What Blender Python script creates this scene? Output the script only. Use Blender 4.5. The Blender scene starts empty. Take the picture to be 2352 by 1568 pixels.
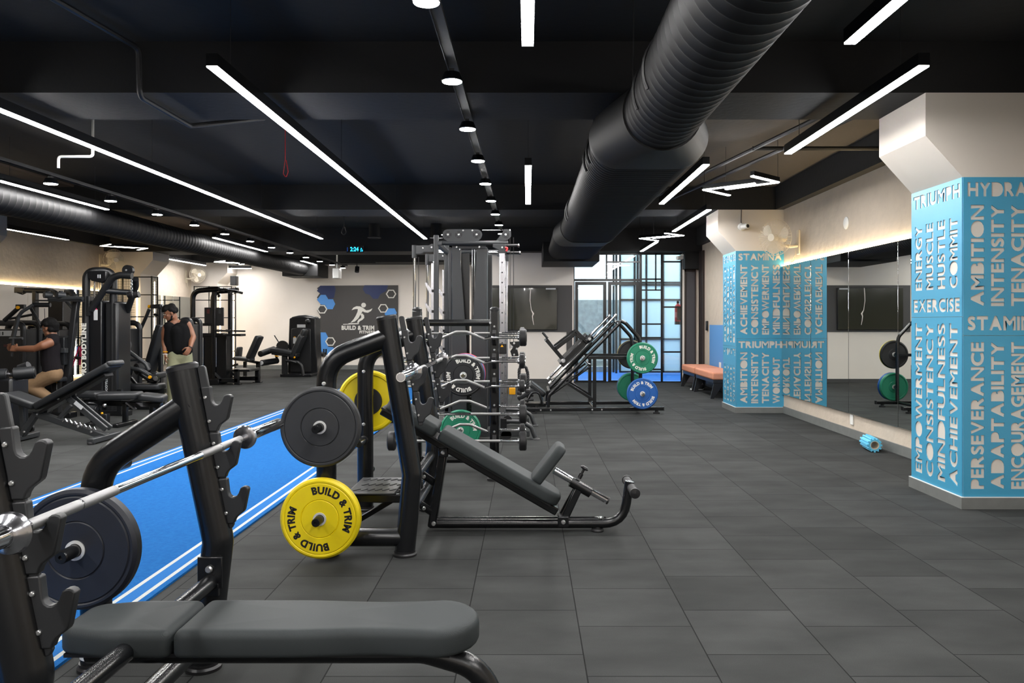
import bpy, bmesh, math, random
from mathutils import Vector, Matrix
PI = math.pi
random.seed(7)
SC = bpy.context.scene
COL = SC.collection

# ------------------------------------------------------------------ camera, world, exposure
F, U0, V0, EYE = 1840.0, 1212.0, 738.0, 1.35          # focal length in pixels of a 2352 wide frame, vanishing point, eye height
cam_data = bpy.data.cameras.new('camera')
cam = bpy.data.objects.new('camera', cam_data)
COL.objects.link(cam)
cam.location = (0, 0, EYE)
cam.rotation_euler = (PI / 2, 0, 0)
cam_data.sensor_width = 36.0
cam_data.lens = F * 36.0 / 2352
cam_data.shift_x = -(U0 - 1176) / 2352
cam_data.shift_y = -(784 - V0) / 2352
cam_data.clip_start = 0.05
SC.camera = cam
SC.view_settings.view_transform = 'Standard'
SC.view_settings.look = 'None'
SC.view_settings.exposure = 0.0
SC.view_settings.gamma = 1.0
SC.view_settings.use_curve_mapping = False
SC.cycles.use_denoising = True
SC.cycles.max_bounces = 8
SC.cycles.diffuse_bounces = 4
SC.cycles.glossy_bounces = 5
SC.cycles.transparent_max_bounces = 12
SC.cycles.sample_clamp_indirect = 6.0
SC.cycles.caustics_reflective = False
SC.cycles.caustics_refractive = False

world = bpy.data.worlds.new('world')
SC.world = world
world.use_nodes = True
wbg = world.node_tree.nodes['Background']
wbg.inputs[0].default_value = (0.90, 0.96, 1.0, 1)
wbg.inputs[1].default_value = 6.0                     # daylight over the open stairwell behind the glass
LINEAR_LIGHT = 112.0
DOWN_LIGHT = 130.0
LED_WARM = 34.0


def at(u, v, Y):
    """the point at depth Y seen at (u, v)"""
    return Vector(((u - U0) * Y / F, Y, EYE - (v - V0) * Y / F))


# ------------------------------------------------------------------ materials
def lin(c):
    return tuple(((x / 255) / 12.92 if x / 255 <= .04045 else ((x / 255 + .055) / 1.055) ** 2.4) for x in c)


MATS = {}


def mat(name, rgb, rough=.5, metal=0.0, spec=.5, emit=0.0, bump=None, coat=0.0, vary=None):
    """rgb in sRGB 0-255; bump = (scale, strength, distance); vary = (scale, amount) mottles the colour"""
    m = bpy.data.materials.new(name)
    m.use_nodes = True
    nt = m.node_tree
    b = nt.nodes['Principled BSDF']
    c = lin(rgb)
    b.inputs['Base Color'].default_value = (*c, 1)
    b.inputs['Roughness'].default_value = rough
    b.inputs['Metallic'].default_value = metal
    b.inputs['Specular IOR Level'].default_value = spec
    b.inputs['Coat Weight'].default_value = coat
    if emit:
        b.inputs['Emission Color'].default_value = (*c, 1)
        b.inputs['Emission Strength'].default_value = emit
    if bump or vary:
        tc = nt.nodes.new('ShaderNodeTexCoord')
    if bump:
        n = nt.nodes.new('ShaderNodeTexNoise')
        n.inputs['Scale'].default_value = bump[0]
        n.inputs['Detail'].default_value = 4
        nt.links.new(tc.outputs['Object'], n.inputs['Vector'])
        bp = nt.nodes.new('ShaderNodeBump')
        bp.inputs['Strength'].default_value = bump[1]
        bp.inputs['Distance'].default_value = bump[2]
        nt.links.new(n.outputs['Fac'], bp.inputs['Height'])
        nt.links.new(bp.outputs['Normal'], b.inputs['Normal'])
    if vary:
        n2 = nt.nodes.new('ShaderNodeTexNoise')
        n2.inputs['Scale'].default_value = vary[0]
        n2.inputs['Detail'].default_value = 5
        nt.links.new(tc.outputs['Object'], n2.inputs['Vector'])
        mx = nt.nodes.new('ShaderNodeMixRGB')
        k = vary[1]
        mx.inputs[1].default_value = (*[x * (1 - k) for x in c], 1)
        mx.inputs[2].default_value = (*[min(1, x * (1 + k)) for x in c], 1)
        nt.links.new(n2.outputs['Fac'], mx.inputs[0])
        nt.links.new(mx.outputs[0], b.inputs['Base Color'])
    MATS[name] = m
    return m


M_FRAME = mat('black_powder_coat', (17, 18, 20), .26, spec=.5, bump=(900, .05, .001))
M_FRAME2 = mat('dark_grey_powder_coat', (46, 48, 50), .36, bump=(700, .06, .001))
M_MACH = mat('charcoal_machine_steel', (24, 25, 27), .36)
M_MACH_GLOSS = mat('gloss_black_cowling', (15, 16, 19), .28)
M_PLASTIC = mat('black_plastic', (22, 22, 24), .4)
M_HOOK = mat('dark_grey_urethane', (33, 34, 36), .42)
M_VINYL = mat('dark_grey_vinyl', (48, 52, 53), .55, spec=.22, bump=(260, .10, .002))
M_VINYL_DK = mat('black_vinyl', (26, 28, 31), .42, bump=(240, .08, .002))
M_CHROME = mat('chrome', (225, 225, 228), .09, 1.0)
M_KNURL = mat('knurled_steel', (158, 158, 158), .42, .85, bump=(1500, .35, .001))
M_STEEL = mat('bright_steel', (200, 200, 205), .22, 1.0)
M_HUB = mat('hub_steel', (222, 222, 220), .4, .35)
M_BOLT = mat('zinc_bolt', (205, 205, 205), .3, .9)
M_RUBBER = mat('black_rubber', (26, 26, 28), .55, bump=(180, .08, .002))
M_YELLOW = mat('yellow_bumper_rubber', (226, 202, 10), .45, vary=(14, .06))
M_GREEN = mat('green_bumper_rubber', (28, 122, 92), .45, vary=(14, .06))
M_BLUE = mat('blue_bumper_rubber', (30, 88, 160), .45, vary=(14, .06))
M_RED = mat('red_bumper_rubber', (186, 40, 46), .45)
M_GREYP = mat('grey_bumper_rubber', (42, 43, 45), .5, vary=(22, .16), bump=(120, .08, .002))
M_NAVYP = mat('dark_navy_bumper_rubber', (24, 27, 36), .45, vary=(22, .16), bump=(120, .08, .002))
M_LET_BLACK = mat('black_print', (20, 20, 18), .5)
M_LET_WHITE = mat('white_print', (226, 224, 216), .5)
M_WALL = mat('cream_plaster', (232, 224, 214), .8, bump=(40, .12, .004), vary=(3, .04))
M_WALL_ROUGH = mat('textured_cream_plaster', (192, 180, 164), .8, bump=(9, .5, .02), vary=(5, .12))
M_PILLAR = mat('pillar_cream_paint', (214, 206, 196), .75, bump=(60, .06, .003))
M_CEIL = mat('black_ceiling_paint', (10, 10, 11), .8, bump=(14, .2, .01))
M_BEAM = mat('black_beam_paint', (14, 14, 15), .75, bump=(18, .25, .01), vary=(2, .2))
M_DUCT = mat('black_duct_paint', (13, 13, 14), .6, spec=.3)
M_PIPE = mat('black_conduit_paint', (24, 24, 26), .5)
M_BASE = mat('grey_stone_skirting', (112, 114, 112), .45, vary=(12, .18))
M_BASE_DK = mat('dark_skirting', (62, 62, 62), .5)
M_PANEL_BLUE = mat('sky_blue_acrylic', (66, 152, 188), .38)
M_DARKPANEL = mat('charcoal_wall_panel', (66, 64, 63), .55)
M_NAVY_HEX = mat('navy_hexagon_print', (34, 48, 92), .5)
M_BLUE_HEX = mat('blue_hexagon_print', (84, 150, 222), .5)
M_WHITE = mat('white_plastic', (226, 226, 222), .4)
M_CREAM_PL = mat('cream_plastic', (214, 204, 184), .45)
M_LIGHT = mat('linear_diffuser', (255, 253, 251), .4, emit=LINEAR_LIGHT)
M_DOWN = mat('downlight_diffuser', (255, 253, 251), .4, emit=DOWN_LIGHT)
M_LIGHT_DIM = mat('linear_diffuser_dimmed', (255, 250, 240), .4, emit=9.0)
M_LED = mat('warm_led_strip', (255, 226, 172), .4, emit=LED_WARM)
M_LED_SOFT = mat('warm_led_strip_soft', (255, 232, 196), .4, emit=11.0)
M_CLOCK = mat('cyan_led_digit', (40, 200, 255), .4, emit=3.0)
M_SCREEN = mat('dark_glossy_screen', (14, 15, 13), .06, bump=(6, .35, .03), coat=1.0)
M_DULLRED = mat('dull_red_print', (74, 30, 32), .5)
M_RED_EXT = mat('red_enamel', (196, 34, 38), .3)
M_ORANGE = mat('orange_upholstery', (206, 138, 108), .8, bump=(50, .2, .005), vary=(18, .12))
M_ROLLER = mat('light_blue_foam', (98, 190, 226), .6)
M_FLOORBLUE = mat('blue_lobby_floor', (20, 104, 190), .6)
M_LOBBY = mat('white_lobby_paint', (228, 236, 238), .7)
M_STONE = mat('grey_granite', (142, 148, 146), .6, vary=(9, .6), bump=(60, .2, .01))
M_FROST = mat('pale_blue_frosted_panel', (188, 216, 222), .35)
M_WOOD_DK = mat('dark_brown_slats', (46, 36, 32), .5)
M_DOOR = mat('dark_grey_laminate', (74, 72, 76), .4, vary=(4, .1))
M_YEL_PART = mat('yellow_knob_plastic', (226, 160, 10), .4)
M_PINK = mat('pink_resistance_band', (206, 36, 92), .5)
M_SKIN = mat('brown_skin', (126, 82, 58), .5, vary=(18, .06))
M_HAIR = mat('black_hair', (9, 8, 8), .75, spec=.2, bump=(120, .6, .01))
M_SHIRT = mat('black_cotton', (11, 11, 12), .9, spec=.15, bump=(30, .25, .01))
M_SHIRT2 = mat('charcoal_cotton', (24, 21, 24), .9, spec=.15, bump=(30, .25, .01))
M_KHAKI = mat('khaki_cotton', (124, 98, 70), .85, bump=(26, .3, .01))
M_OLIVE = mat('pale_olive_cotton', (130, 130, 102), .85, bump=(26, .3, .01))
M_SHOE = mat('dark_shoe', (30, 30, 32), .6)
M_LABELGREY = mat('pale_grey_label', (196, 198, 200), .45)


def carbon(m, scale, amount, dist):
    """fine diagonal weave pressed into the vinyl"""
    nt = m.node_tree
    b = nt.nodes['Principled BSDF']
    tc = nt.nodes.new('ShaderNodeTexCoord')
    mp = nt.nodes.new('ShaderNodeMapping')
    mp.inputs['Rotation'].default_value = (.5, .6, .8)
    w = nt.nodes.new('ShaderNodeTexWave')
    w.inputs['Scale'].default_value = scale
    bp = nt.nodes.new('ShaderNodeBump')
    bp.inputs['Strength'].default_value = amount
    bp.inputs['Distance'].default_value = dist
    nt.links.new(tc.outputs['Object'], mp.inputs['Vector'])
    nt.links.new(mp.outputs[0], w.inputs['Vector'])
    nt.links.new(w.outputs['Fac'], bp.inputs['Height'])
    nt.links.new(bp.outputs['Normal'], b.inputs['Normal'])


carbon(M_VINYL, 150, .16, .0015)


def floor_material():
    m = bpy.data.materials.new('black_rubber_tiles')
    m.use_nodes = True
    nt = m.node_tree
    N, L = nt.nodes.new, nt.links.new
    b = nt.nodes['Principled BSDF']
    tc = N('ShaderNodeTexCoord')
    sep = N('ShaderNodeSeparateXYZ')
    L(tc.outputs['Object'], sep.inputs[0])
    ax = N('ShaderNodeMath'); ax.operation = 'ADD'; ax.inputs[1].default_value = 100 - .226
    ay = N('ShaderNodeMath'); ay.operation = 'ADD'; ay.inputs[1].default_value = 100 - .248
    L(sep.outputs[0], ax.inputs[0]); L(sep.outputs[1], ay.inputs[0])
    cb = N('ShaderNodeCombineXYZ')
    L(ay.outputs[0], cb.inputs[0]); L(ax.outputs[0], cb.inputs[1])
    br = N('ShaderNodeTexBrick')
    br.offset = .4; br.offset_frequency = 2; br.squash = 1.0
    br.inputs['Scale'].default_value = 1
    br.inputs['Brick Width'].default_value = .5
    br.inputs['Row Height'].default_value = .5
    br.inputs['Mortar Size'].default_value = .003
    br.inputs['Mortar Smooth'].default_value = .3
    br.inputs['Bias'].default_value = 0
    br.inputs['Color1'].default_value = (.037, .0385, .0376, 1)
    br.inputs['Color2'].default_value = (.050, .052, .051, 1)
    br.inputs['Mortar'].default_value = (.012, .012, .012, 1)
    L(cb.outputs[0], br.inputs['Vector'])
    mp = N('ShaderNodeMapping'); mp.inputs['Scale'].default_value = (1.3, 2.4, 1)
    L(tc.outputs['Object'], mp.inputs['Vector'])
    n1 = N('ShaderNodeTexNoise'); n1.inputs['Scale'].default_value = 1.6; n1.inputs['Detail'].default_value = 6
    L(mp.outputs[0], n1.inputs['Vector'])
    cr = N('ShaderNodeMapRange'); cr.inputs[1].default_value = .3; cr.inputs[2].default_value = .75
    cr.inputs[3].default_value = .74; cr.inputs[4].default_value = 1.2
    L(n1.outputs['Fac'], cr.inputs[0])
    n2 = N('ShaderNodeTexNoise'); n2.inputs['Scale'].default_value = 260; n2.inputs['Detail'].default_value = 2
    L(tc.outputs['Object'], n2.inputs['Vector'])
    cr2 = N('ShaderNodeMapRange'); cr2.inputs[3].default_value = .75; cr2.inputs[4].default_value = 1.25
    L(n2.outputs['Fac'], cr2.inputs[0])
    mu = N('ShaderNodeMath'); mu.operation = 'MULTIPLY'
    L(cr.outputs[0], mu.inputs[0]); L(cr2.outputs[0], mu.inputs[1])
    vm = N('ShaderNodeVectorMath'); vm.operation = 'SCALE'
    L(br.outputs['Color'], vm.inputs[0]); L(mu.outputs[0], vm.inputs['Scale'])
    L(vm.outputs[0], b.inputs['Base Color'])
    b.inputs['Roughness'].default_value = .78
    b.inputs['Specular IOR Level'].default_value = .07
    bp = N('ShaderNodeBump'); bp.inputs['Strength'].default_value = .5; bp.inputs['Distance'].default_value = .004
    inv = N('ShaderNodeMath'); inv.operation = 'SUBTRACT'; inv.inputs[0].default_value = 1
    L(br.outputs['Fac'], inv.inputs[1])
    ad = N('ShaderNodeMath'); ad.operation = 'MULTIPLY_ADD'; ad.inputs[1].default_value = .12
    L(n2.outputs['Fac'], ad.inputs[0]); L(inv.outputs[0], ad.inputs[2])
    L(ad.outputs[0], bp.inputs['Height'])
    L(bp.outputs['Normal'], b.inputs['Normal'])
    return m


def turf_material(x0, x1):
    """blue turf with two white lines along each long edge"""
    m = bpy.data.materials.new('blue_turf_with_white_lines')
    m.use_nodes = True
    nt = m.node_tree
    N, L = nt.nodes.new, nt.links.new
    b = nt.nodes['Principled BSDF']
    tc = N('ShaderNodeTexCoord'); sep = N('ShaderNodeSeparateXYZ'); L(tc.outputs['Object'], sep.inputs[0])
    mid, half = (x0 + x1) / 2, (x1 - x0) / 2
    d = N('ShaderNodeMath'); d.operation = 'SUBTRACT'; d.inputs[1].default_value = mid; L(sep.outputs[0], d.inputs[0])
    a = N('ShaderNodeMath'); a.operation = 'ABSOLUTE'; L(d.outputs[0], a.inputs[0])

    def band(lo, hi):
        g = N('ShaderNodeMath'); g.operation = 'GREATER_THAN'; g.inputs[1].default_value = lo; L(a.outputs[0], g.inputs[0])
        l = N('ShaderNodeMath'); l.operation = 'LESS_THAN'; l.inputs[1].default_value = hi; L(a.outputs[0], l.inputs[0])
        k = N('ShaderNodeMath'); k.operation = 'MULTIPLY'; L(g.outputs[0], k.inputs[0]); L(l.outputs[0], k.inputs[1])
        return k
    b1, b2, b3 = band(half - .060, half - .035), band(half - .155, half - .130), band(half - .130, half - .060)
    s = N('ShaderNodeMath'); s.operation = 'ADD'; L(b1.outputs[0], s.inputs[0]); L(b2.outputs[0], s.inputs[1])
    n = N('ShaderNodeTexNoise'); n.inputs['Scale'].default_value = 45; n.inputs['Detail'].default_value = 6
    L(tc.outputs['Object'], n.inputs['Vector'])
    mx0 = N('ShaderNodeMixRGB'); mx0.inputs[1].default_value = (*lin((16, 82, 148)), 1); mx0.inputs[2].default_value = (*lin((34, 110, 178)), 1)
    L(n.outputs['Fac'], mx0.inputs[0])
    mxp = N('ShaderNodeMixRGB'); mxp.inputs[2].default_value = (*lin((46, 112, 180)), 1)
    L(b3.outputs[0], mxp.inputs[0]); L(mx0.outputs[0], mxp.inputs[1])
    mx = N('ShaderNodeMixRGB'); mx.inputs[2].default_value = (*lin((196, 200, 196)), 1)
    L(s.outputs[0], mx.inputs[0]); L(mxp.outputs[0], mx.inputs[1])
    L(mx.outputs[0], b.inputs['Base Color'])
    b.inputs['Roughness'].default_value = .95
    b.inputs['Specular IOR Level'].default_value = .1
    n2 = N('ShaderNodeTexNoise'); n2.inputs['Scale'].default_value = 220; n2.inputs['Detail'].default_value = 3
    L(tc.outputs['Object'], n2.inputs['Vector'])
    bp = N('ShaderNodeBump'); bp.inputs['Strength'].default_value = .7; bp.inputs['Distance'].default_value = .01
    L(n2.outputs['Fac'], bp.inputs['Height']); L(bp.outputs['Normal'], b.inputs['Normal'])
    return m


def glass_material(name, tint, refl):
    m = bpy.data.materials.new(name)
    m.use_nodes = True
    nt = m.node_tree
    nt.nodes.clear()
    o = nt.nodes.new('ShaderNodeOutputMaterial')
    t = nt.nodes.new('ShaderNodeBsdfTransparent'); t.inputs[0].default_value = (*tint, 1)
    g = nt.nodes.new('ShaderNodeBsdfGlossy'); g.inputs['Roughness'].default_value = .01
    lw = nt.nodes.new('ShaderNodeFresnel'); lw.inputs[0].default_value = refl
    mx = nt.nodes.new('ShaderNodeMixShader')
    nt.links.new(lw.outputs[0], mx.inputs[0]); nt.links.new(t.outputs[0], mx.inputs[1]); nt.links.new(g.outputs[0], mx.inputs[2])
    nt.links.new(mx.outputs[0], o.inputs[0])
    return m


M_GLASS = glass_material('clear_glass', (.93, .97, .98), 1.7)
M_CLEAR_PL = glass_material('clear_fan_guard', (.78, .78, .76), 1.45)
M_MIRROR = mat('silvered_mirror', (222, 226, 222), .0, 1.0)


def duct_ribs(m):
    nt = m.node_tree
    b = nt.nodes['Principled BSDF']
    tc = nt.nodes.new('ShaderNodeTexCoord')
    w = nt.nodes.new('ShaderNodeTexWave'); w.bands_direction = 'Y'
    w.inputs['Scale'].default_value = 2.6
    w.inputs['Distortion'].default_value = 0
    w2 = nt.nodes.new('ShaderNodeMath'); w2.operation = 'POWER'; w2.inputs[1].default_value = 8
    bp = nt.nodes.new('ShaderNodeBump'); bp.inputs['Strength'].default_value = .8; bp.inputs['Distance'].default_value = .02
    nt.links.new(tc.outputs['Object'], w.inputs['Vector']); nt.links.new(w.outputs['Fac'], w2.inputs[0])
    nt.links.new(w2.outputs[0], bp.inputs['Height']); nt.links.new(bp.outputs['Normal'], b.inputs['Normal'])


M_DUCT_RIB = mat('black_ribbed_duct', (36, 37, 40), .45)
duct_ribs(M_DUCT_RIB)


# ------------------------------------------------------------------ mesh building
ROOT_AT = {}                                            # thing name -> its base point, for parts given in room coordinates


def frame_of(axis):
    z = Vector(axis).normalized()
    up = Vector((0, 0, 1)) if abs(z.z) < .95 else Vector((0, 1, 0))
    x = up.cross(z).normalized()
    return x, z.cross(x), z


def fillet(pts, rad, n=6):
    """round the inner corners of a polyline"""
    pts = [Vector(p) for p in pts]
    if rad <= 0 or len(pts) < 3:
        return pts
    out = [pts[0]]
    for i in range(1, len(pts) - 1):
        p, a, c = pts[i], pts[i - 1], pts[i + 1]
        d1, d2 = (a - p), (c - p)
        l1, l2 = d1.length, d2.length
        d1.normalize(); d2.normalize()
        ang = d1.angle(d2)
        if ang > PI - .05:
            out.append(p); continue
        t = min(rad / math.tan(ang / 2), l1 * .49, l2 * .49)
        s, e = p + d1 * t, p + d2 * t
        for k in range(n + 1):
            q = k / n
            out.append(s * (1 - q) ** 2 + p * 2 * q * (1 - q) + e * q * q)
    out.append(pts[-1])
    return out


class MB:
    def __init__(self):
        self.v, self.f = [], []

    def add(self, vs, fs):
        o = len(self.v)
        self.v += [Vector(p) for p in vs]
        self.f += [tuple(i + o for i in f) for f in fs]
        return self

    def box(self, x0, x1, y0, y1, z0, z1):
        vs = [(x, y, z) for z in (z0, z1) for y in (y0, y1) for x in (x0, x1)]
        return self.add(vs, [(0, 2, 3, 1), (4, 5, 7, 6), (0, 1, 5, 4), (2, 6, 7, 3), (0, 4, 6, 2), (1, 3, 7, 5)])

    def cbox(self, c, sx, sy, sz):
        return self.box(c[0] - sx / 2, c[0] + sx / 2, c[1] - sy / 2, c[1] + sy / 2, c[2] - sz / 2, c[2] + sz / 2)

    def bar(self, p, q, w, h, side=(0, 1, 0)):
        """square bar from p to q, w across 'side', h in the third direction"""
        p, q = Vector(p), Vector(q)
        d = (q - p).normalized()
        s = Vector(side)
        s = (s - d * s.dot(d)).normalized()
        t = d.cross(s)
        vs = [c + s * a * w / 2 + t * b * h / 2 for c in (p, q) for a, b in ((-1, -1), (1, -1), (1, 1), (-1, 1))]
        return self.add(vs, [(3, 2, 1, 0), (4, 5, 6, 7), (0, 1, 5, 4), (1, 2, 6, 5), (2, 3, 7, 6), (3, 0, 4, 7)])

    def tube(self, pts, r, n=14, bend=0.0, caps=True, flat=1.0, side=None):
        """round (or oval: flat scales the second axis) tube along a polyline; r a number or one per point"""
        pts = fillet(pts, bend)
        rs = r if isinstance(r, (list, tuple)) else [r] * len(pts)
        if len(rs) != len(pts):
            rs = [rs[0] + (rs[-1] - rs[0]) * i / (len(pts) - 1) for i in range(len(pts))]
        vs, fs = [], []
        d0 = (pts[1] - pts[0]).normalized()
        if side:
            x = Vector(side); x = (x - d0 * x.dot(d0)).normalized(); y = d0.cross(x)
        else:
            x, y, _ = frame_of(d0)
        for i, p in enumerate(pts):
            if i == 0: t = pts[1] - pts[0]
            elif i == len(pts) - 1: t = pts[-1] - pts[-2]
            else: t = (pts[i + 1] - p).normalized() + (p - pts[i - 1]).normalized()
            t.normalize()
            x = (x - t * x.dot(t)).normalized(); y = t.cross(x)
            for k in range(n):
                a = 2 * PI * k / n
                vs.append(p + x * math.cos(a) * rs[i] + y * math.sin(a) * rs[i] * flat)
        for i in range(len(pts) - 1):
            for k in range(n):
                a, b = i * n + k, i * n + (k + 1) % n
                fs.append((a, b, b + n, a + n))
        if caps:
            fs.append(tuple(reversed(range(n))))
            fs.append(tuple(range((len(pts) - 1) * n, len(pts) * n)))
        return self.add(vs, fs)

    def lathe(self, prof, o, axis, n=32, closed=False):
        """prof: (radius, distance along axis) pairs"""
        x, y, z = frame_of(axis)
        o = Vector(o)
        vs, fs = [], []
        for r, t in prof:
            for k in range(n):
                a = 2 * PI * k / n
                vs.append(o + z * t + (x * math.cos(a) + y * math.sin(a)) * max(r, 1e-5))
        m = len(prof)
        for i in range(m if closed else m - 1):
            for k in range(n):
                a, b = i * n + k, i * n + (k + 1) % n
                c = ((i + 1) % m) * n
                fs.append((a, b, c + (k + 1) % n, c + k))
        if not closed:
            if prof[0][0] > 1e-4: fs.append(tuple(reversed(range(n))))
            if prof[-1][0] > 1e-4: fs.append(tuple(range((m - 1) * n, m * n)))
        return self.add(vs, fs)

    def disc(self, c, r, th, axis, n=24):
        return self.lathe([(r, -th / 2), (r, th / 2)], c, axis, n)

    def prism(self, poly, o, ex, ey, depth):
        """polygon (a, b) in the plane o + a ex + b ey, pushed out by depth (vector)"""
        o, ex, ey, dp = Vector(o), Vector(ex), Vector(ey), Vector(depth)
        n = len(poly)
        a = [o + ex * p[0] + ey * p[1] for p in poly]
        vs = a + [q + dp for q in a]
        fs = [tuple(reversed(range(n))), tuple(range(n, 2 * n))]
        fs += [(i, (i + 1) % n, n + (i + 1) % n, n + i) for i in range(n)]
        return self.add(vs, fs)

    def pad(self, outline, th, r, M, top=None):
        """cushion: outline (a, b) ring in the local XY plane, thickness th with edges rounded by r"""
        n = len(outline)
        cx = sum(p[0] for p in outline) / n
        cy = sum(p[1] for p in outline) / n
        area = sum(outline[i][0] * outline[(i + 1) % n][1] - outline[(i + 1) % n][0] * outline[i][1] for i in range(n))
        sg = 1 if area > 0 else -1
        nrm = []
        for i in range(n):
            p, q = Vector(outline[i - 1]), Vector(outline[(i + 1) % n])
            t = (q - p).normalized()
            nrm.append((-t.y * sg, t.x * sg))
        rings = []
        K = 4
        for k in range(K + 1):
            a = PI / 2 * k / K
            rings.append((r * .6 * (1 - math.sin(a)), r * .6 * (1 - math.cos(a))))
        for k in range(K + 1):
            a = PI / 2 * k / K
            rings.append((r * (1 - math.cos(a)), th - r * (1 - math.sin(a))))
        vs, fs = [], []
        for ins, z in rings:
            for i, p in enumerate(outline):
                vs.append(M @ Vector((p[0] + nrm[i][0] * ins, p[1] + nrm[i][1] * ins, z)))
        inner = []
        for s in (.93, .6, .25):
            for i, p in enumerate(outline):
                base = Vector((p[0] + nrm[i][0] * r - cx, p[1] + nrm[i][1] * r - cy))
                z = th + (1 - s) * (top or 0)
                vs.append(M @ Vector((cx + base.x * s, cy + base.y * s, z)))
        R = len(rings) + 3
        for j in range(R - 1):
            for i in range(n):
                a, b = j * n + i, j * n + (i + 1) % n
                fs.append((a, b, b + n, a + n) if sg > 0 else (a + n, b + n, b, a))
        last = tuple(range((R - 1) * n, R * n)); first = tuple(range(n))
        fs.append(last if sg > 0 else tuple(reversed(last)))
        fs.append(tuple(reversed(first)) if sg > 0 else first)
        return self.add(vs, fs)

    def ball(self, c, r, sx=1, sy=1, sz=1, n=16, M=None):
        c = Vector(c)
        vs, fs = [], []
        m = n // 2
        for i in range(1, m):
            t = PI * i / m
            for k in range(n):
                a = 2 * PI * k / n
                q = Vector((r * sx * math.sin(t) * math.cos(a), r * sy * math.sin(t) * math.sin(a), r * sz * math.cos(t)))
                vs.append(c + (M @ q if M else q))
        top, bot = Vector((0, 0, r * sz)), Vector((0, 0, -r * sz))
        vs += [c + (M @ top if M else top), c + (M @ bot if M else bot)]
        for i in range(m - 2):
            for k in range(n):
                a, b = i * n + k, i * n + (k + 1) % n
                fs.append((a, a + n, b + n, b))
        T, B = (m - 1) * n, (m - 1) * n + 1
        for k in range(n):
            fs.append((T, k, (k + 1) % n))
            fs.append((B, (m - 2) * n + (k + 1) % n, (m - 2) * n + k))
        return self.add(vs, fs)

    def cap(self, p, q, r1, r2=None, n=12):
        """capsule with tapered radius, for limbs"""
        r2 = r1 if r2 is None else r2
        self.tube([p, q], [r1, r2], n)
        self.ball(p, r1, n=n); self.ball(q, r2, n=n)
        return self

    def build(self, name, material, parent=None, bevel=0.0, smooth=35, seg=2, remesh=0.0, relax=0):
        me = bpy.data.meshes.new(name)
        off = Vector((0, 0, 0))
        p = parent
        while p is not None:
            if p.name in ROOT_AT:
                off = ROOT_AT[p.name]; break
            p = p.parent
        me.from_pydata([tuple(q - off) for q in self.v], [], self.f)
        me.validate()
        me.update()
        bm = bmesh.new(); bm.from_mesh(me)
        bmesh.ops.recalc_face_normals(bm, faces=bm.faces)
        bm.to_mesh(me); bm.free()
        me.polygons.foreach_set('use_smooth', [True] * len(me.polygons))
        me.set_sharp_from_angle(angle=math.radians(smooth))
        me.materials.append(material)
        o = bpy.data.objects.new(name, me)
        COL.objects.link(o)
        if parent is not None: o.parent = parent
        if bevel:
            bv = o.modifiers.new('bevel', 'BEVEL'); bv.width = bevel; bv.segments = seg
            bv.limit_method = 'ANGLE'; bv.angle_limit = math.radians(50)
        if remesh:
            rm = o.modifiers.new('remesh', 'REMESH'); rm.mode = 'VOXEL'; rm.voxel_size = remesh; rm.use_smooth_shade = True
            if relax:
                s = o.modifiers.new('smooth', 'SMOOTH'); s.iterations = relax; s.factor = .5
        return o


def tag(o, label, cat, group=None):
    o['label'] = label
    o['category'] = cat
    if group: o['group'] = group
    return o


def thing(name, label, cat, loc=(0, 0, 0), group=None, room=True):
    """an Empty at the thing's base; parts of a 'room' thing are given in room coordinates"""
    o = bpy.data.objects.new(name, None)
    COL.objects.link(o)
    o.location = loc
    o.empty_display_size = .1
    tag(o, label, cat, group)
    if room: ROOT_AT[o.name] = Vector(loc)
    return o


def struct(name, mb, m, **k):
    o = mb.build(name, m, **k)
    o['kind'] = 'structure'
    return o


def sub(name, parent, mb, m, **k):
    o = mb.build(name, m, parent, **k)
    return o


def dup(root, loc, rot=None, label=None, group=None):
    """copy of a thing with copies of its parts and their sub-parts"""
    r = root.copy(); COL.objects.link(r)
    r.location = loc
    if rot is not None: r.rotation_euler = rot
    if label: r['label'] = label
    if group: r['group'] = group
    for ch in list(root.children):
        c = ch.copy(); COL.objects.link(c); c.parent = r
        for g in list(ch.children):
            d = g.copy(); COL.objects.link(d); d.parent = c
    return r


def rrect(w, h, r, n=5):
    """rounded rectangle ring centred on 0"""
    out = []
    for cx, cy, a0 in ((w / 2 - r, h / 2 - r, 0), (-w / 2 + r, h / 2 - r, 90), (-w / 2 + r, -h / 2 + r, 180), (w / 2 - r, -h / 2 + r, 270)):
        for k in range(n + 1):
            a = math.radians(a0 + 90 * k / n)
            out.append((cx + r * math.cos(a), cy + r * math.sin(a)))
    return out


def dense(ring, step):
    """extra points on long straight runs of a ring"""
    out = []
    for i, p in enumerate(ring):
        q = ring[(i + 1) % len(ring)]
        d = math.dist(p, q)
        k = max(1, int(d / step))
        out += [(p[0] + (q[0] - p[0]) * j / k, p[1] + (q[1] - p[1]) * j / k) for j in range(k)]
    return out


# ------------------------------------------------------------------ lettering
_TXT = {}


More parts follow.
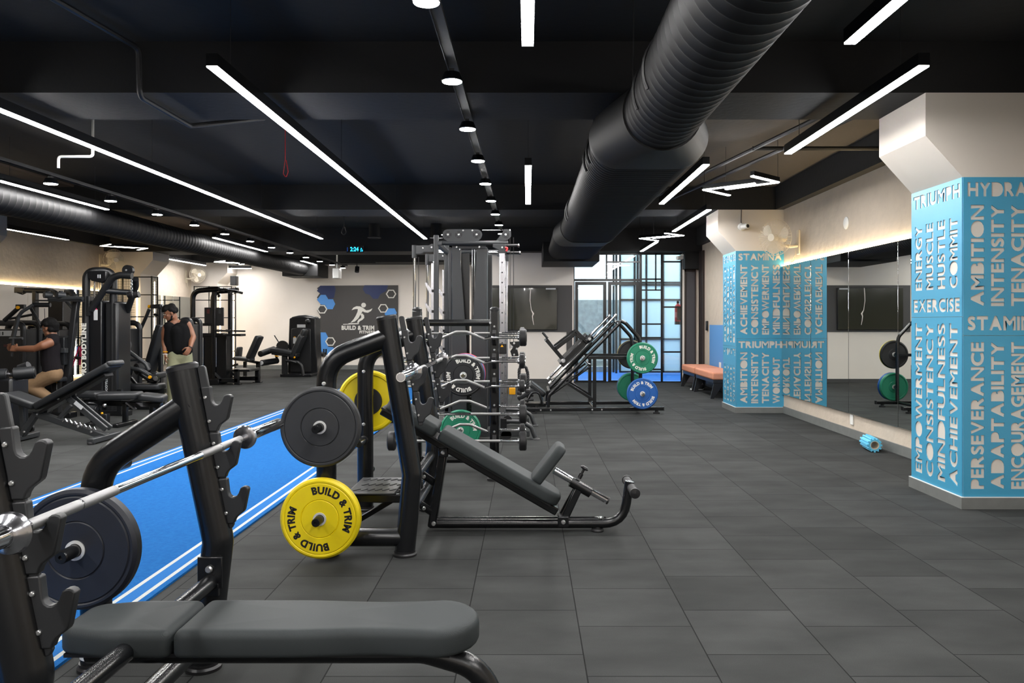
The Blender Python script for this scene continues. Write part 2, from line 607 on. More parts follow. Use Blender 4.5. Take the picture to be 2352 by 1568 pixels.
def text_mesh(word, fat=0.0):
    """(points, faces) of a word in the built-in typeface, height of capitals 1, starting at x = 0"""
    key = (word, fat)
    if key in _TXT: return _TXT[key]
    cu = bpy.data.curves.new('t', 'FONT')
    cu.body = word; cu.size = 1; cu.offset = fat; cu.resolution_u = 4
    cu.space_character = 1 + fat * 2.2
    o = bpy.data.objects.new('t', cu); COL.objects.link(o)
    bpy.context.view_layer.update()
    dg = bpy.context.evaluated_depsgraph_get()
    me = bpy.data.meshes.new_from_object(o.evaluated_get(dg))
    pts = [(v.co.x, v.co.y) for v in me.vertices]
    fs = [tuple(p.vertices) for p in me.polygons]
    bpy.data.objects.remove(o); bpy.data.curves.remove(cu); bpy.data.meshes.remove(me)
    x0 = min(p[0] for p in pts); y0 = min(p[1] for p in pts); y1 = max(p[1] for p in pts)
    k = 1 / (y1 - y0)
    pts = [((p[0] - x0) * k, (p[1] - y0) * k) for p in pts]
    _TXT[key] = (pts, fs)
    return pts, fs


def text_loops(word, fat=0.0):
    """outer outlines only, fattened: the counters are cut away in the stencil lettering"""
    out, x = [], 0.0
    for ch in word:
        ls = _glyph(ch)
        x0 = min(p[0] for l in ls for p in l); x1 = max(p[0] for l in ls for p in l)
        for l in ls:
            area = sum(l[i - 1][0] * l[i][1] - l[i][0] * l[i - 1][1] for i in range(len(l)))
            sg = 1 if area > 0 else -1
            q = []
            n = len(l)
            for i in range(n):
                d1 = Vector((l[i][0] - l[i - 1][0], l[i][1] - l[i - 1][1])).normalized()
                d2 = Vector((l[(i + 1) % n][0] - l[i][0], l[(i + 1) % n][1] - l[i][1])).normalized()
                n1, n2 = Vector((d1.y, -d1.x)) * sg, Vector((d2.y, -d2.x)) * sg
                m = n1 + n2
                k = fat / max(.55, (1 + n1.dot(n2)) / 2) / 2
                q.append((l[i][0] - x0 + x + fat + m.x * k, l[i][1] * (1 - 2 * fat) + fat + m.y * k))
            out.append(q)
        x += x1 - x0 + fat * 2 + .055
    return out


def _glyph(ch):
    pts, fs = text_mesh(ch, 0.0)
    idx, uniq, mp = {}, [], []
    for p in pts:
        k = (round(p[0], 5), round(p[1], 5))
        if k not in idx: idx[k] = len(uniq); uniq.append(k)
        mp.append(idx[k])
    cnt = {}
    for f in fs:
        g = [mp[i] for i in f]
        for i in range(len(g)):
            a, b = g[i], g[(i + 1) % len(g)]
            if a != b:
                e = (min(a, b), max(a, b)); cnt[e] = cnt.get(e, 0) + 1
    nb = {}
    for (a, b), c in cnt.items():
        if c == 1: nb.setdefault(a, []).append(b); nb.setdefault(b, []).append(a)
    loops, seen = [], set()
    for s in nb:
        if s in seen: continue
        lp, prev, cur = [s], None, s
        seen.add(s)
        while True:
            nx = [q for q in nb[cur] if q != prev and q not in seen]
            if not nx: break
            prev, cur = cur, nx[0]
            seen.add(cur); lp.append(cur)
        if len(lp) > 2: loops.append([uniq[i] for i in lp])

    def inside(p, lp):
        r = False
        for i in range(len(lp)):
            a, b = lp[i], lp[i - 1]
            if (a[1] > p[1]) != (b[1] > p[1]) and p[0] < (b[0] - a[0]) * (p[1] - a[1]) / (b[1] - a[1]) + a[0]: r = not r
        return r
    return [l for l in loops if not any(l is not k and inside(l[0], k) for k in loops)]


def text_on(mb, word, o, ex, ey, height, fat=.02, lift=None, width=None):
    """flat raised lettering on a surface: o the lower corner, ex reading direction, ey up"""
    pts, fs = text_mesh(word, fat)
    o, ex, ey = Vector(o), Vector(ex).normalized(), Vector(ey).normalized()
    w = max(p[0] for p in pts)
    kx = (width / w) if width else height
    n = ex.cross(ey) * (lift or .0008)
    vs = [o + ex * p[0] * kx + ey * p[1] * height + n for p in pts]
    return mb.add(vs, fs)
# ================================================================== the room
XR, XL = 3.78, -9.18            # long walls
YT, YB, YF = 17.75, 22.6, -5.0  # wall with the television, far wall with the logo, wall behind the camera
HB, HC, HL = 3.0, 3.37, 2.87    # underside of the beams, ceiling, underside of the far beam
XJ = -1.0                       # where the far wall steps forward

struct('floor', MB().box(XL - .1, XR + .1, YF - .1, YB + .1, -.1, 0), floor_material())
struct('ceiling', MB().box(XL - .2, XR + .2, YF - .1, YT + .15, HC, HC + .15).box(XL - .2, XJ + .15, YT + .15, YB + .2, HC, HC + .15), M_CEIL)
struct('wall_right', MB().box(XR, XR + .15, YF, YT + .15, 0, HC), M_WALL_ROUGH)
struct('wall_left', MB().box(XL - .15, XL, YF, YB + .15, 0, HC), M_WALL_ROUGH)
struct('wall_front', MB().box(XL, XR, YF - .15, YF, 0, HC), M_WALL)
struct('wall_back', MB().box(XL, XJ + .15, YB, YB + .15, 0, HC), M_WALL)
struct('wall_side', MB().box(XJ, XJ + .15, YT + .15, YB, 0, HC), M_WALL)
struct('wall_television', MB().box(XJ, 1.02, YT, YT + .15, 0, HC), M_WALL)
struct('wall_corner', MB().box(3.43, XR, YT, YT + .15, 0, HC), M_WALL)
struct('trim_1', MB().box(1.02, 3.43, YT, YT + .15, HL, HC), M_BEAM)
# beams
for i, (y0, y1, z) in enumerate(((-.2, .56, HB), (5.78, 6.55, HB), (11.83, 12.6, HB), (17.35, 18.3, HL))):
    struct('beam', MB().box(XL, XR, y0, y1 if i < 3 else YT, z, HC), M_BEAM)
struct('beam', MB().box(XL, XJ, YT, 18.3, HL, HC), M_BEAM)
struct('beam', MB().box(XL, XJ, 21.6, YB, 2.95, HC), M_BEAM)
struct('beam', MB().box(XR - .12, XR, YF, YT, HB, HC), M_BEAM)
struct('beam', MB().box(XL, XL + .12, YF, YB, HB - .05, HC), M_BEAM)
# skirting
struct('baseboard_right', MB().box(XR - .015, XR, YF, YT, 0, .10), M_BASE)
struct('baseboard_left', MB().box(XL, XL + .015, YF, YB, 0, .10), M_BASE)
struct('baseboard_back', MB().box(XL, XJ, YB - .015, YB, 0, .12), M_BASE)
struct('baseboard_television', MB().box(XJ, .88, YT - .015, YT, 0, .08), M_BASE_DK)
struct('baseboard_side', MB().box(XJ - .015, XJ, YT, YB, 0, .1), M_BASE)


def pillar(side, y0, y1, xin, cladding=True):
    """pillar against a long wall with a bracket head under the beam"""
    s = 1 if side == 'right' else -1
    xw = XR if s > 0 else XL
    mb = MB()
    x0, x1 = sorted((xin, xw))
    mb.box(x0, x1, y0, y1, 0, HB)
    d = .27 * s
    poly = [(xin, 2.39), (xin - d, 2.69), (xin - d, HB), (xin + d * .2, HB), (xin + d * .2, 2.39)]
    mb.prism(poly, (0, y0 - .001, 0), (1, 0, 0), (0, 0, 1), (0, y1 - y0 + .002, 0))
    struct('pillar_' + side, mb, M_PILLAR)
    x0, x1 = sorted((xin - .02 * s, xw))
    struct('baseboard_pillar', MB().box(x0, x1, y0 - .02, y1 + .02, 0, .082), M_BASE)
    struct('trim_pillar', MB().box(x0, x1, y0 - .02, y1 + .02, .082, .0865), M_WHITE)


pillar('right', 5.78, 6.54, 3.14)
pillar('right', 11.83, 12.6, 3.08)
pillar('right', -.2, .56, 3.12)
pillar('left', 11.83, 12.6, -8.46)
pillar('left', 17.5, 18.3, -8.46)
pillar('left', 21.85, 22.59, -8.46)
pillar('left', 5.78, 6.54, -8.46)


# ---- blue stencil cladding of the two pillars on the right
def word_panel(name_label, o, ex, w, h, items, parent_group):
    """blue sheet with words cut out of it; items = (word, x0, y0, x1, y1, upright)"""
    cu = bpy.data.curves.new('p', 'CURVE')
    cu.dimensions = '2D'; cu.fill_mode = 'BOTH'; cu.extrude = .003

    def spline(ring):
        s = cu.splines.new('POLY'); s.points.add(len(ring) - 1); s.use_cyclic_u = True
        for i, p in enumerate(ring): s.points[i].co = (p[0], p[1], 0, 1)
    spline([(0, 0), (w, 0), (w, h), (0, h)])
    for word, x0, y0, x1, y1, upright in items:
        loops = text_loops(word, .072)
        mx = max(p[0] for l in loops for p in l)
        for l in loops:
            if upright:     # reads upwards
                spline([(x1 - p[1] * (x1 - x0), y0 + p[0] / mx * (y1 - y0)) for p in l])
            else:
                spline([(x0 + p[0] / mx * (x1 - x0), y0 + p[1] * (y1 - y0)) for p in l])
    ob = bpy.data.objects.new('p', cu); COL.objects.link(ob)
    bpy.context.view_layer.update()
    me = bpy.data.meshes.new_from_object(ob.evaluated_get(bpy.context.evaluated_depsgraph_get()))
    bpy.data.objects.remove(ob); bpy.data.curves.remove(cu)
    me.name = 'word_panel'
    me.materials.clear(); me.materials.append(M_PANEL_BLUE)
    me.polygons.foreach_set('use_smooth', [False] * len(me.polygons))
    p = bpy.data.objects.new('word_panel', me); COL.objects.link(p)
    ex = Vector(ex); ez = Vector((0, 0, 1)); en = ex.cross(ez)
    R = Matrix((ex, ez, en)).transposed().to_4x4()
    p.matrix_world = Matrix.Translation(Vector(o) + en * .004) @ R
    tag(p, name_label, 'wall panel', parent_group)
    return p


def word_items(w, h, head, cols, foot=None, m=.03):
    """one word across the top, upright words side by side beneath it, maybe one across the bottom"""
    it = []
    hh = .105
    top, bot = h - .035, .035
    if head:
        it.append((head, m, top - hh, w - m, top, False)); top -= hh + .05
    if foot:
        it.append((foot, m, bot, w - m, bot + hh, False)); bot += hh + .05
    n = len(cols)
    cw = (w - 2 * m) / n
    for i, c in enumerate(cols):
        full = top - bot
        ln = full if len(c) > 7 else full * (.86 + .02 * (len(c) - 5))
        it.append((c, m + cw * i + cw * .16, bot + .02, m + cw * i + cw * .84 - .0, bot + .02 + (ln - .03), True))
    return it


ZP0, ZP1 = .087, 2.39
# near pillar
y0, y1, xi = 5.78, 6.54, 3.14
wS = y1 - y0
word_panel('blue panel cut with TRIUMPH and EXERCISE on the near pillar', (xi, y1, 1.385), (0, -1, 0), wS, ZP1 - 1.385,
           word_items(wS, ZP1 - 1.385, 'TRIUMPH', ['ENERGY', 'MUSCLE', 'HUSTLE', 'COMMIT'], 'EXERCISE'), 'stencil word panels on the pillars')
word_panel('blue panel cut with EMPOWERMENT and CONSISTENCY, low on the near pillar', (xi, y1, ZP0), (0, -1, 0), wS, 1.382 - ZP0,
           word_items(wS, 1.382 - ZP0, None, ['EMPOWERMENT', 'CONSISTENCY', 'MINDFULNESS', 'ACHIEVEMENT']), 'stencil word panels on the pillars')
wF = XR - xi
word_panel('blue panel cut with HYDRATE and AMBITION on the near pillar front', (xi, y0, 1.25), (1, 0, 0), wF, ZP1 - 1.25,
           word_items(wF, ZP1 - 1.25, 'HYDRATE', ['AMBITION', 'INTENSITY', 'TENACITY', 'WORKOUT'], 'STAMINA'), 'stencil word panels on the pillars')
word_panel('blue panel cut with PERSEVERANCE and ADAPTABILITY on the near pillar front', (xi, y0, ZP0), (1, 0, 0), wF, 1.247 - ZP0,
           word_items(wF, 1.247 - ZP0, None, ['PERSEVERANCE', 'ADAPTABILITY', 'ENCOURAGEMENT', 'DETERMINATION']), 'stencil word panels on the pillars')
# far pillar
y0, y1, xi = 11.83, 12.6, 3.08
wF = XR - xi
word_panel('blue panel cut with STAMINA on the far pillar front', (xi, y0, 1.10), (1, 0, 0), wF, ZP1 - 1.10,
           word_items(wF, ZP1 - 1.10, 'STAMINA', ['ACHIEVEMENT', 'CONSISTENCY', 'EMPOWERMENT', 'MINDFULNESS']), 'stencil word panels on the pillars')
word_panel('blue panel cut with TRIUMPH and WORKOUT on the far pillar front', (xi, y0, ZP0), (1, 0, 0), wF, 1.097 - ZP0,
           word_items(wF, 1.097 - ZP0, 'TRIUMPH', ['AMBITION', 'INTENSITY', 'TENACITY', 'WORKOUT']), 'stencil word panels on the pillars')
word_panel('blue panel cut with EXERCISE and PERSEVERANCE on the narrow far pillar side', (xi, y1, .98), (0, -1, 0), y1 - y0, ZP1 - .98,
           word_items(y1 - y0, ZP1 - .98, 'EXERCISE', ['PERSEVERANCE', 'ADAPTABILITY', 'ENCOURAGEMENT', 'DETERMINATION']), 'stencil word panels on the pillars')
word_panel('blue panel cut with HYDRATE and MUSCLE on the narrow far pillar side', (xi, y1, ZP0), (0, -1, 0), y1 - y0, .977 - ZP0,
           word_items(y1 - y0, .977 - ZP0, 'HYDRATE', ['MUSCLE', 'ENERGY', 'HUSTLE', 'WEIGHT']), 'stencil word panels on the pillars')

# ---- turf lane
tf = MB().box(-3.74, -1.83, 1.6, 16.4, 0, .012).build('turf_lane', turf_material(-3.74, -1.83))
tag(tf, 'blue artificial turf lane with paired white edge lines', 'turf')

# ---- mirrors
for i, (ya, yb, w) in enumerate(((11.82, 10.6, 'mirror sheet beside the far word pillar'), (10.6, 9.35, 'mirror sheet second from the far word pillar'),
                                 (9.35, 8.1, 'mirror sheet above the blue foam roller, third from the far pillar'),
                                 (8.1, 6.85, 'mirror sheet next to the near word pillar'))):
    o = MB().box(3.745, XR - .001, yb + .004, ya - .004, .28, 2.165).build('wall_mirror', M_MIRROR, bevel=.002)
    tag(o, w, 'mirror', 'mirrors on the wall by the word pillars')
for ya, yb, w in ((12.62, 13.65, 'nearest'), (13.65, 14.66, 'middle'), (14.66, 15.88, 'farthest')):
    o = MB().box(XL + .001, XL + .035, ya + .004, yb - .004, .27, 2.0).build('wall_panel', M_WALL, bevel=.003)
    tag(o, 'plain off white wall panel behind the weight stacks, %s of the three' % w, 'wall panel', 'off white panels behind the weight stacks')
o = MB().box(XL + .001, XL + .035, 15.884, 17.48, .27, 2.0).build('wall_mirror', M_MIRROR, bevel=.002)
tag(o, 'tall mirror sheet behind the seated press machine', 'mirror', 'mirrors behind the weight machines')
for i, ya in enumerate((18.35, 19.5, 20.65)):
    o = MB().box(XL + .001, XL + .035, ya + .004, ya + 1.146, .27, 2.0).build('wall_mirror', M_MIRROR, bevel=.002)
    tag(o, 'mirror sheet between the two far left pillars, %s from the far wall' % ('third', 'second', 'first')[i], 'mirror', 'mirrors behind the weight machines')
led = MB().box(3.750, XR - .002, 6.56, 11.82, 2.168, 2.176).build('led_strip', M_LED)
tag(led, 'warm LED strip along the top of the mirrors by the word pillars', 'light strip')
led = MB().box(XL + .002, XL + .03, 12.62, 17.48, 2.003, 2.011).build('led_strip', M_LED)
tag(led, 'warm LED strip along the top of the mirrors behind the weight machines', 'light strip')
led = MB().box(XL + .002, XL + .03, 12.62, 17.48, .255, .263).build('led_strip', M_LED)
tag(led, 'warm LED strip under the mirrors behind the weight machines', 'light strip')

# ---- glass front to the stairwell
YG = YT + .05
g0, g1 = 1.02, 3.43
win = thing('window_1', 'black framed glass front with door to the bright stairwell', 'glass front', (2.2, YG, 0))
win['kind'] = 'structure'


def gx(u): return (u - U0) * YG / F
def gz(v): return EYE - (v - V0) * YG / F


fr = MB()
for u, w in ((1317, .05), (1471, .06), (1520, .045), (1566, .05)):
    fr.cbox((gx(u), YG, HL / 2), w, .05, HL)
fr.cbox((gx(1393), YG, (gz(641) + HL) / 2), .035, .05, HL - gz(641))
for v, u0, u1, w in ((583, 1316, 1568, .04), (643, 1316, 1471, .05), (641, 1471, 1520, .035), (744, 1471, 1520, .035), (775, 1471, 1520, .03), (848, 1471, 1520, .035),
                     (601, 1520, 1567, .035), (705, 1520, 1567, .035), (808, 1520, 1567, .035), (877, 1316, 1568, .03), (601.5, 1393, 1471, .03), (666, 1471, 1520, .03)):
    fr.box(gx(u0), gx(u1), YG - .02, YG + .02, gz(v) - w / 2, gz(v) + w / 2)
fr.cbox((gx(1506), YG, (gz(666) + HL) / 2), .03, .04, HL - gz(666))
sub('frame', win, fr, M_FRAME)
for u0, u1, leaf in ((1320, 1393, 0), (1396, 1468, 1)):
    d = MB()
    x0, x1, z1 = gx(u0) + .005, gx(u1) - .005, gz(646) - .01
    for xa in (x0, x1 - .07): d.box(xa, xa + .07, YG - .03, YG + .03, .02, z1)
    d.box(x0 + .07, x1 - .07, YG - .03, YG + .03, z1 - .07, z1); d.box(x0 + .07, x1 - .07, YG - .03, YG + .03, .01, .04)
    dl = sub('door_leaf', win, d, M_FRAME)
    xh = x1 - .035 if leaf == 0 else x0 + .035
    sub('handle', dl, MB().tube([(xh, YG - .03, .85), (xh, YG - .08, .87), (xh, YG - .08, 1.25), (xh, YG - .03, 1.27)], .012, 8), M_FRAME2)
for u0, u1, va, vb in ((1318, 1393, 585, 641), (1393, 1471, 585, 641), (1322, 1392, 650, 870), (1397, 1467, 650, 870), (1472, 1520, 585, 873), (1520, 1566, 585, 873)):
    sub('pane', win, MB().box(gx(u0), gx(u1), YG - .004, YG + .004, gz(vb), gz(va)), M_GLASS)

# ---- stairwell outside the glass
struct('floor_stairwell', MB().box(.6, 4.3, YT + .15, 23.4, -.1, .006), M_FLOORBLUE)
struct('wall_stairwell', MB().box(.4, 4.6, 23.3, 23.45, 0, 4.6), M_LOBBY)
struct('wall_stairwell', MB().box(.3, .45, YT + .3, 23.4, 0, 4.6), M_LOBBY)
struct('wall_stairwell', MB().box(4.3, 4.45, YT + .15, 23.4, 0, 4.6), M_LOBBY)
struct('wall_stone', MB().box(.45, 2.55, 22.2, 22.5, 0, 1.95).box(.45, 2.2, 21.7, 22.2, 0, .3).box(.45, 2.25, 21.3, 21.7, 0, .15), M_STONE, bevel=.01)
gs = thing('glass_screen', 'pale blue frosted glass screen with black grid outside the door', 'glass screen', (3.0, 20.4, 0))
sub('pane', gs, MB().box(2.35, 4.25, 20.4, 20.42, .05, 3.2), M_FROST)
grd = MB()
for x in (2.35, 2.72, 2.80, 3.02, 3.45, 3.9, 4.25): grd.cbox((x, 20.39, 1.65), .045, .05, 3.2)
for z in (.07, .9, 1.9, 2.28, 2.34, 3.2): grd.cbox((3.3, 20.39, z), 1.9, .05, .045)
grd.cbox((2.3, 20.8, 1.6), .05, .05, 3.2); grd.cbox((2.27, 21.17, 1.6), .05, .05, 3.2); grd.box(2.25, 2.32, 20.4, 21.2, 2.28, 2.34); grd.box(2.25, 2.32, 20.4, 21.2, 3.15, 3.2)
sub('grid', gs, grd, M_FRAME)
eb = Vector((3.373, 17.995, 1.28))
ext = thing('fire_extinguisher', 'red fire extinguisher hanging behind the glass near the corner', 'fire extinguisher', eb)
sub('cylinder', ext, MB().lathe([(.0, 0), (.06, 0), (.072, .02), (.072, .36), (.06, .40), (.03, .43), (.022, .45)], eb + Vector((0, 0, .03)), (0, 0, 1), 20), M_RED_EXT)
sub('valve', ext, MB().cbox(eb + Vector((0, 0, .50)), .05, .05, .05).bar(eb + Vector((-.02, 0, .53)), eb + Vector((.08, 0, .57)), .02, .015), M_FRAME)
sub('base_ring', ext, MB().lathe([(.074, .0), (.074, .07)], eb, (0, 0, 1), 20), M_FRAME)
sub('label_plate', ext, MB().lathe([(.073, .16), (.073, .28)], eb, (0, 0, 1), 20), mat('red_white_label', (214, 120, 116), .4))
sub('bracket', ext, MB().box(eb.x - .03, 3.56, 17.9005, 17.925, eb.z + .1, eb.z + .40), M_FRAME)

# ---- corner beyond the far pillar: door, slatted strip, blue panel
d = thing('door_1', 'dark grey laminate door beside the glass front', 'door', (3.55, YT, 0)); d['kind'] = 'structure'
sub('leaf', d, MB().box(3.50, 3.70, YT - .045, YT - .002, .0, 2.45), M_DOOR, bevel=.004)
sub('door_frame', d, MB().box(3.47, 3.50, YT - .06, YT - .002, 0, 2.5).box(3.70, 3.715, YT - .06, YT - .002, 0, 2.5).box(3.47, 3.715, YT - .06, YT - .002, 2.45, 2.5), M_WOOD_DK)
struct('trim_2', MB().box(3.43, 3.78, YT - .28, YT - .0, 2.5, HL + .02), M_BEAM)
sl = MB()
for k in range(5): sl.box(XR - .045 + (.008 if k % 2 else 0), XR - .001, 17.1 + .085 * k, 17.1 + .085 * k + .06, 0, HL)
struct('trim_3', sl, M_WOOD_DK)
o = MB().box(XR - .012, XR - .001, 12.65, 16.6, .05, 1.28).build('wall_panel', mat('blue_wall_paint', (88, 146, 206), .5)); tag(o, 'plain blue lower wall panel behind the orange bench', 'wall panel')
o = MB().box(XR - .04, XR - .001, 16.75, 16.86, 1.16, 1.36).build('access_reader', M_PLASTIC, bevel=.01); tag(o, 'small black access reader beside the blue wall panel', 'access reader')
o = MB().box(XR - .02, XR - .001, 15.6, 15.75, .42, .55).build('wall_socket', M_WHITE, bevel=.005); tag(o, 'white wall socket over the orange bench', 'socket')

# ================================================================== ceiling services
# ---- ribbed duct over the aisle: round, then flat oval
du = thing('ceiling_duct', 'large black ribbed air duct running over the right aisle', 'duct', (.9, 6, 2.7))


def oval(xl, xr, zc, r, y, n=40):
    out = []
    for k in range(n):
        a = 2 * PI * k / n
        cx = xr if math.cos(a) > 1e-9 else (xl if math.cos(a) < -1e-9 else (xl + xr) / 2)
        out.append(Vector((cx + r * math.cos(a), y, zc + r * math.sin(a))))
    return out


def loft(rings, caps=True):
    mb = MB(); n = len(rings[0]); vs, fs = [], []
    for r in rings: vs += r
    for i in range(len(rings) - 1):
        for k in range(n):
            a, b = i * n + k, i * n + (k + 1) % n
            fs.append((a, b, b + n, a + n))
    if caps:
        fs.append(tuple(range(n))); fs.append(tuple(range((len(rings) - 1) * n, len(rings) * n)))
    return mb.add(vs, fs)


def duct_run(xl, xr, zc, r, ya, yb, step=.11):
    """duct wall with a raised seam every step"""
    rings, y = [], ya
    while y < yb - step * .5:
        rings += [oval(xl, xr, zc, r, y), oval(xl, xr, zc, r, y + step * .78), oval(xl, xr, zc, r + .003, y + step * .84), oval(xl, xr, zc, r + .003, y + step * .94), oval(xl, xr, zc, r, y + step)]
        y += step
    rings.append(oval(xl, xr, zc, r, yb))
    return loft(rings)


sub('round_section', du, duct_run(.885, .895, 2.735, .245, -4.5, 5.3), M_DUCT)
sub('transition', du, loft([oval(.885, .895, 2.735, .26, 5.28), oval(.885, .895, 2.735, .26, 5.36), oval(.70, 1.12, 2.74, .235, 6.0), oval(.70, 1.12, 2.74, .235, 6.1)]), M_DUCT)
sub('oval_section', du, duct_run(.715, 1.135, 2.745, .218, 6.08, 11.9, .085), M_DUCT)
sub('transition', du, loft([oval(.715, 1.135, 2.745, .228, 11.9), oval(.715, 1.135, 2.745, .228, 12.0), oval(.6, 1.14, 2.745, .2, 12.7), oval(.6, 1.14, 2.745, .2, 12.8)]), M_DUCT)
sub('oval_section', du, duct_run(.6, 1.14, 2.745, .19, 12.8, 15.6, .085), M_DUCT)
sub('outlet_box', du, MB().box(.30, 1.40, 15.6, 17.3, 2.52, 2.9), M_DUCT, bevel=.01)
for (y, a) in ((4.4, 176), (6.5, 178), (9.9, 178), (12.5, 178)):
    g = MB()
    big = y < 6
    xc = .885 if big else .70
    r = .25 if big else .223
    L = .42 if big else .34
    for k in range(6):
        t = math.radians(a + (-30 + 10 * k))
        g.bar((xc + r * math.cos(t), y, 2.735 + r * math.sin(t)), (xc + r * math.cos(t), y + L, 2.735 + r * math.sin(t)), .012, .02)
    for yy2 in (y, y + L):
        g.tube([(xc + r * math.cos(math.radians(a + q)), yy2, 2.735 + r * math.sin(math.radians(a + q))) for q in range(-40, 31, 10)], .012, 6)
    sub('grille', du, g, M_PIPE)
for y in (2.5, 5.0, 8, 11, 14):
    for x in (.66, 1.12): sub('hanger', du, MB().tube([(x, y, 2.85), (x, y, HC)], .004, 6), M_PIPE)
# ---- round duct over the machines
du2 = thing('ceiling_duct', 'long black round air duct over the weight machines on the left', 'duct', (-6, 12, 2.76))
sub('round_section', du2, duct_run(-6.005, -5.995, 2.76, .19, 3.0, 21.2, .12), M_DUCT)
sub('outlet_box', du2, MB().box(-6.5, -5.55, 21.2, 22.3, 2.55, 2.9), M_DUCT, bevel=.01)
g = MB()
for y in (9.2, 12.0, 15.0, 18.0):
    for k in range(5): g.bar((-5.80, y, 2.66 + .035 * k), (-5.80, y + .4, 2.66 + .035 * k), .012, .02)
sub('grille', du2, g, M_PIPE)
# ---- slab strip between duct and wall, warm light put into its brown colour
o = MB().box(-8.9, -6.7, 6.6, 21.5, HC - .035, HC - .002).build('ceiling_lit_patch', mat('painted_warm_light_slab', (74, 62, 54), .8, bump=(20, .3, .01))); tag(o, 'ceiling strip over the weight machines with warm light painted in as dull brown', 'ceiling patch')
o = MB().box(1.75, XR - .13, 6.56, 11.82, HC - .03, HC - .002).build('ceiling_lit_patch', mat('painted_light_slab', (88, 82, 76), .8, bump=(20, .3, .01))); tag(o, 'dark ceiling patch between the two word pillars, coloured grey brown as if lit', 'ceiling patch')  # grey brown tone stands in for light caught by the dark ceiling

# ---- linear lights
LZ = 2.85


def linear(p, q, label, w=.062, group='linear ceiling lights', m=None):
    p, q = Vector(p), Vector(q)
    t = thing('linear_light', label, 'ceiling light', (p + q) / 2, group)
    up = Vector((0, 0, 1)); d = (q - p).normalized(); s = d.cross(up)
    sub('housing', t, MB().bar(p + up * .045, q + up * .045, w + .006, .075, side=s), M_FRAME)
    sub('diffuser', t, MB().bar(p + up * .005, q + up * .005, w, .008, side=s), m or M_LIGHT)
    L = (q - p).length
    for k in ((.3, L - .3) if L < 6 else (.3, L / 3, 2 * L / 3, L - .3)):
        r = p + d * k + up * .08
        sub('cord', t, MB().tube([r, (r.x, r.y, HC)], .0025, 6), M_PIPE)
    return t


linear((-1.865, 4.73, LZ), (-1.865, 14.6, LZ), 'very long linear ceiling light over the near edge of the blue turf')
linear((-3.76, 4.73, LZ), (-3.76, 14.6, LZ), 'very long linear ceiling light over the far edge of the blue turf')
linear((-5.66, 4.7, LZ), (-5.66, 10.78, LZ), 'long linear light above the round duct at the upper left edge of the view')
linear((-5.64, 14.4, LZ), (-5.64, 17.3, LZ), 'linear light beside the downlight row above the multi station tower')
linear((-5.62, 19.9, LZ), (-5.62, 22.0, LZ), 'small far linear light at the end of the downlight row')
linear((-8.5, 9.0, LZ), (-8.5, 14.8, LZ), 'linear light on the left wall side, nearest of that row', m=M_LIGHT_DIM)
linear((-8.5, 18.6, 2.82), (-8.5, 21.1, 2.82), 'linear light on the left wall side above the multi station tower')
linear((0, 1.87, LZ), (0, 4.37, LZ), 'short linear light pointing straight ahead at the top centre, nearest one')
linear((0.005, 7.75, LZ), (0.005, 10.27, LZ), 'short linear light hanging straight ahead above the cable tower')
linear((1.745, 1.85, LZ), (1.745, 4.34, LZ), 'linear light beside the ribbed duct, nearest and cut by the top of the view')
linear((2.335, 4.72, LZ), (2.335, 7.19, LZ), 'linear light in front of the near pillar bracket')
linear((1.715, 7.7, LZ), (1.715, 10.26, LZ), 'linear light with bright round end beside the oval duct')
linear((2.445, 10.8, LZ), (2.445, 13.4, LZ), 'linear light in front of the far pillar bracket')
linear((2.445, 15.2, LZ), (2.445, 17.2, LZ), 'far linear light pointing at the glass front')
linear((-1.9, 19.0, LZ), (-1.9, 21.2, LZ), 'linear light of the group beyond the far beam, middle one')
linear((-2.35, 19.6, LZ), (-2.35, 20.8, LZ), 'linear light of the group beyond the far beam, outer one')
linear((-1.55, 19.6, LZ), (-1.55, 20.8, LZ), 'linear light of the group beyond the far beam, inner one')
linear((-8.3, 22.0, 2.8), (-7.6, 22.0, 2.8), 'short linear light washing the far wall corner')
linear((0, -4.0, LZ), (0, -1.2, LZ), 'linear light on the middle line behind the viewpoint')
linear((-3.76, -4.0, LZ), (-3.76, 2.2, LZ), 'linear light over the turf line behind the viewpoint')
linear((2.335, -1.2, LZ), (2.335, 1.4, LZ), 'linear light by the mirror wall behind the viewpoint')
linear((1.745, -4.4, LZ), (1.745, -1.9, LZ), 'added linear fill light beside the duct, unseen behind the viewpoint')  # unseen lamp added to brighten the pillar fronts
linear((-1.865, -4.4, LZ), (-1.865, 2.2, LZ), 'added long linear fill light over the near turf edge, unseen behind the viewpoint')  # another unseen lamp, added for surfaces that face the camera


def zigzag(c, mir, label, m=None):
    t = thing('zigzag_light', label, 'ceiling light', c, 'zigzag ceiling lights')
    P = [(-.36, 0), (.02, .42), (.10, -.40), (-.11, .0), (.33, -.46), (-.05, -.84), (-.12, .0)]
    segs = [((-.36, 0.0), (.03, .41)), ((-.36, 0.0), (.10, -.42)), ((-.12, -.03), (.33, -.49)), ((.33, -.49), (-.05, -.86))]
    hs, df = MB(), MB()
    for a, b in segs:
        p = Vector((c[0] + a[0] * mir, c[1] + a[1] + .2, c[2])); q = Vector((c[0] + b[0] * mir, c[1] + b[1] + .2, c[2]))
        s = (q - p).normalized().cross(Vector((0, 0, 1)))
        hs.bar(p + Vector((0, 0, .035)), q + Vector((0, 0, .035)), .046, .05, side=s); df.bar(p + Vector((0, 0, .008)), q + Vector((0, 0, .008)), .042, .012, side=s)
        sub('cord', t, MB().tube([p + Vector((0, 0, .05)), (p.x, p.y, HC)], .0025, 6), M_PIPE)
    sub('housing', t, hs, M_FRAME); sub('diffuser', t, df, m or M_LIGHT)


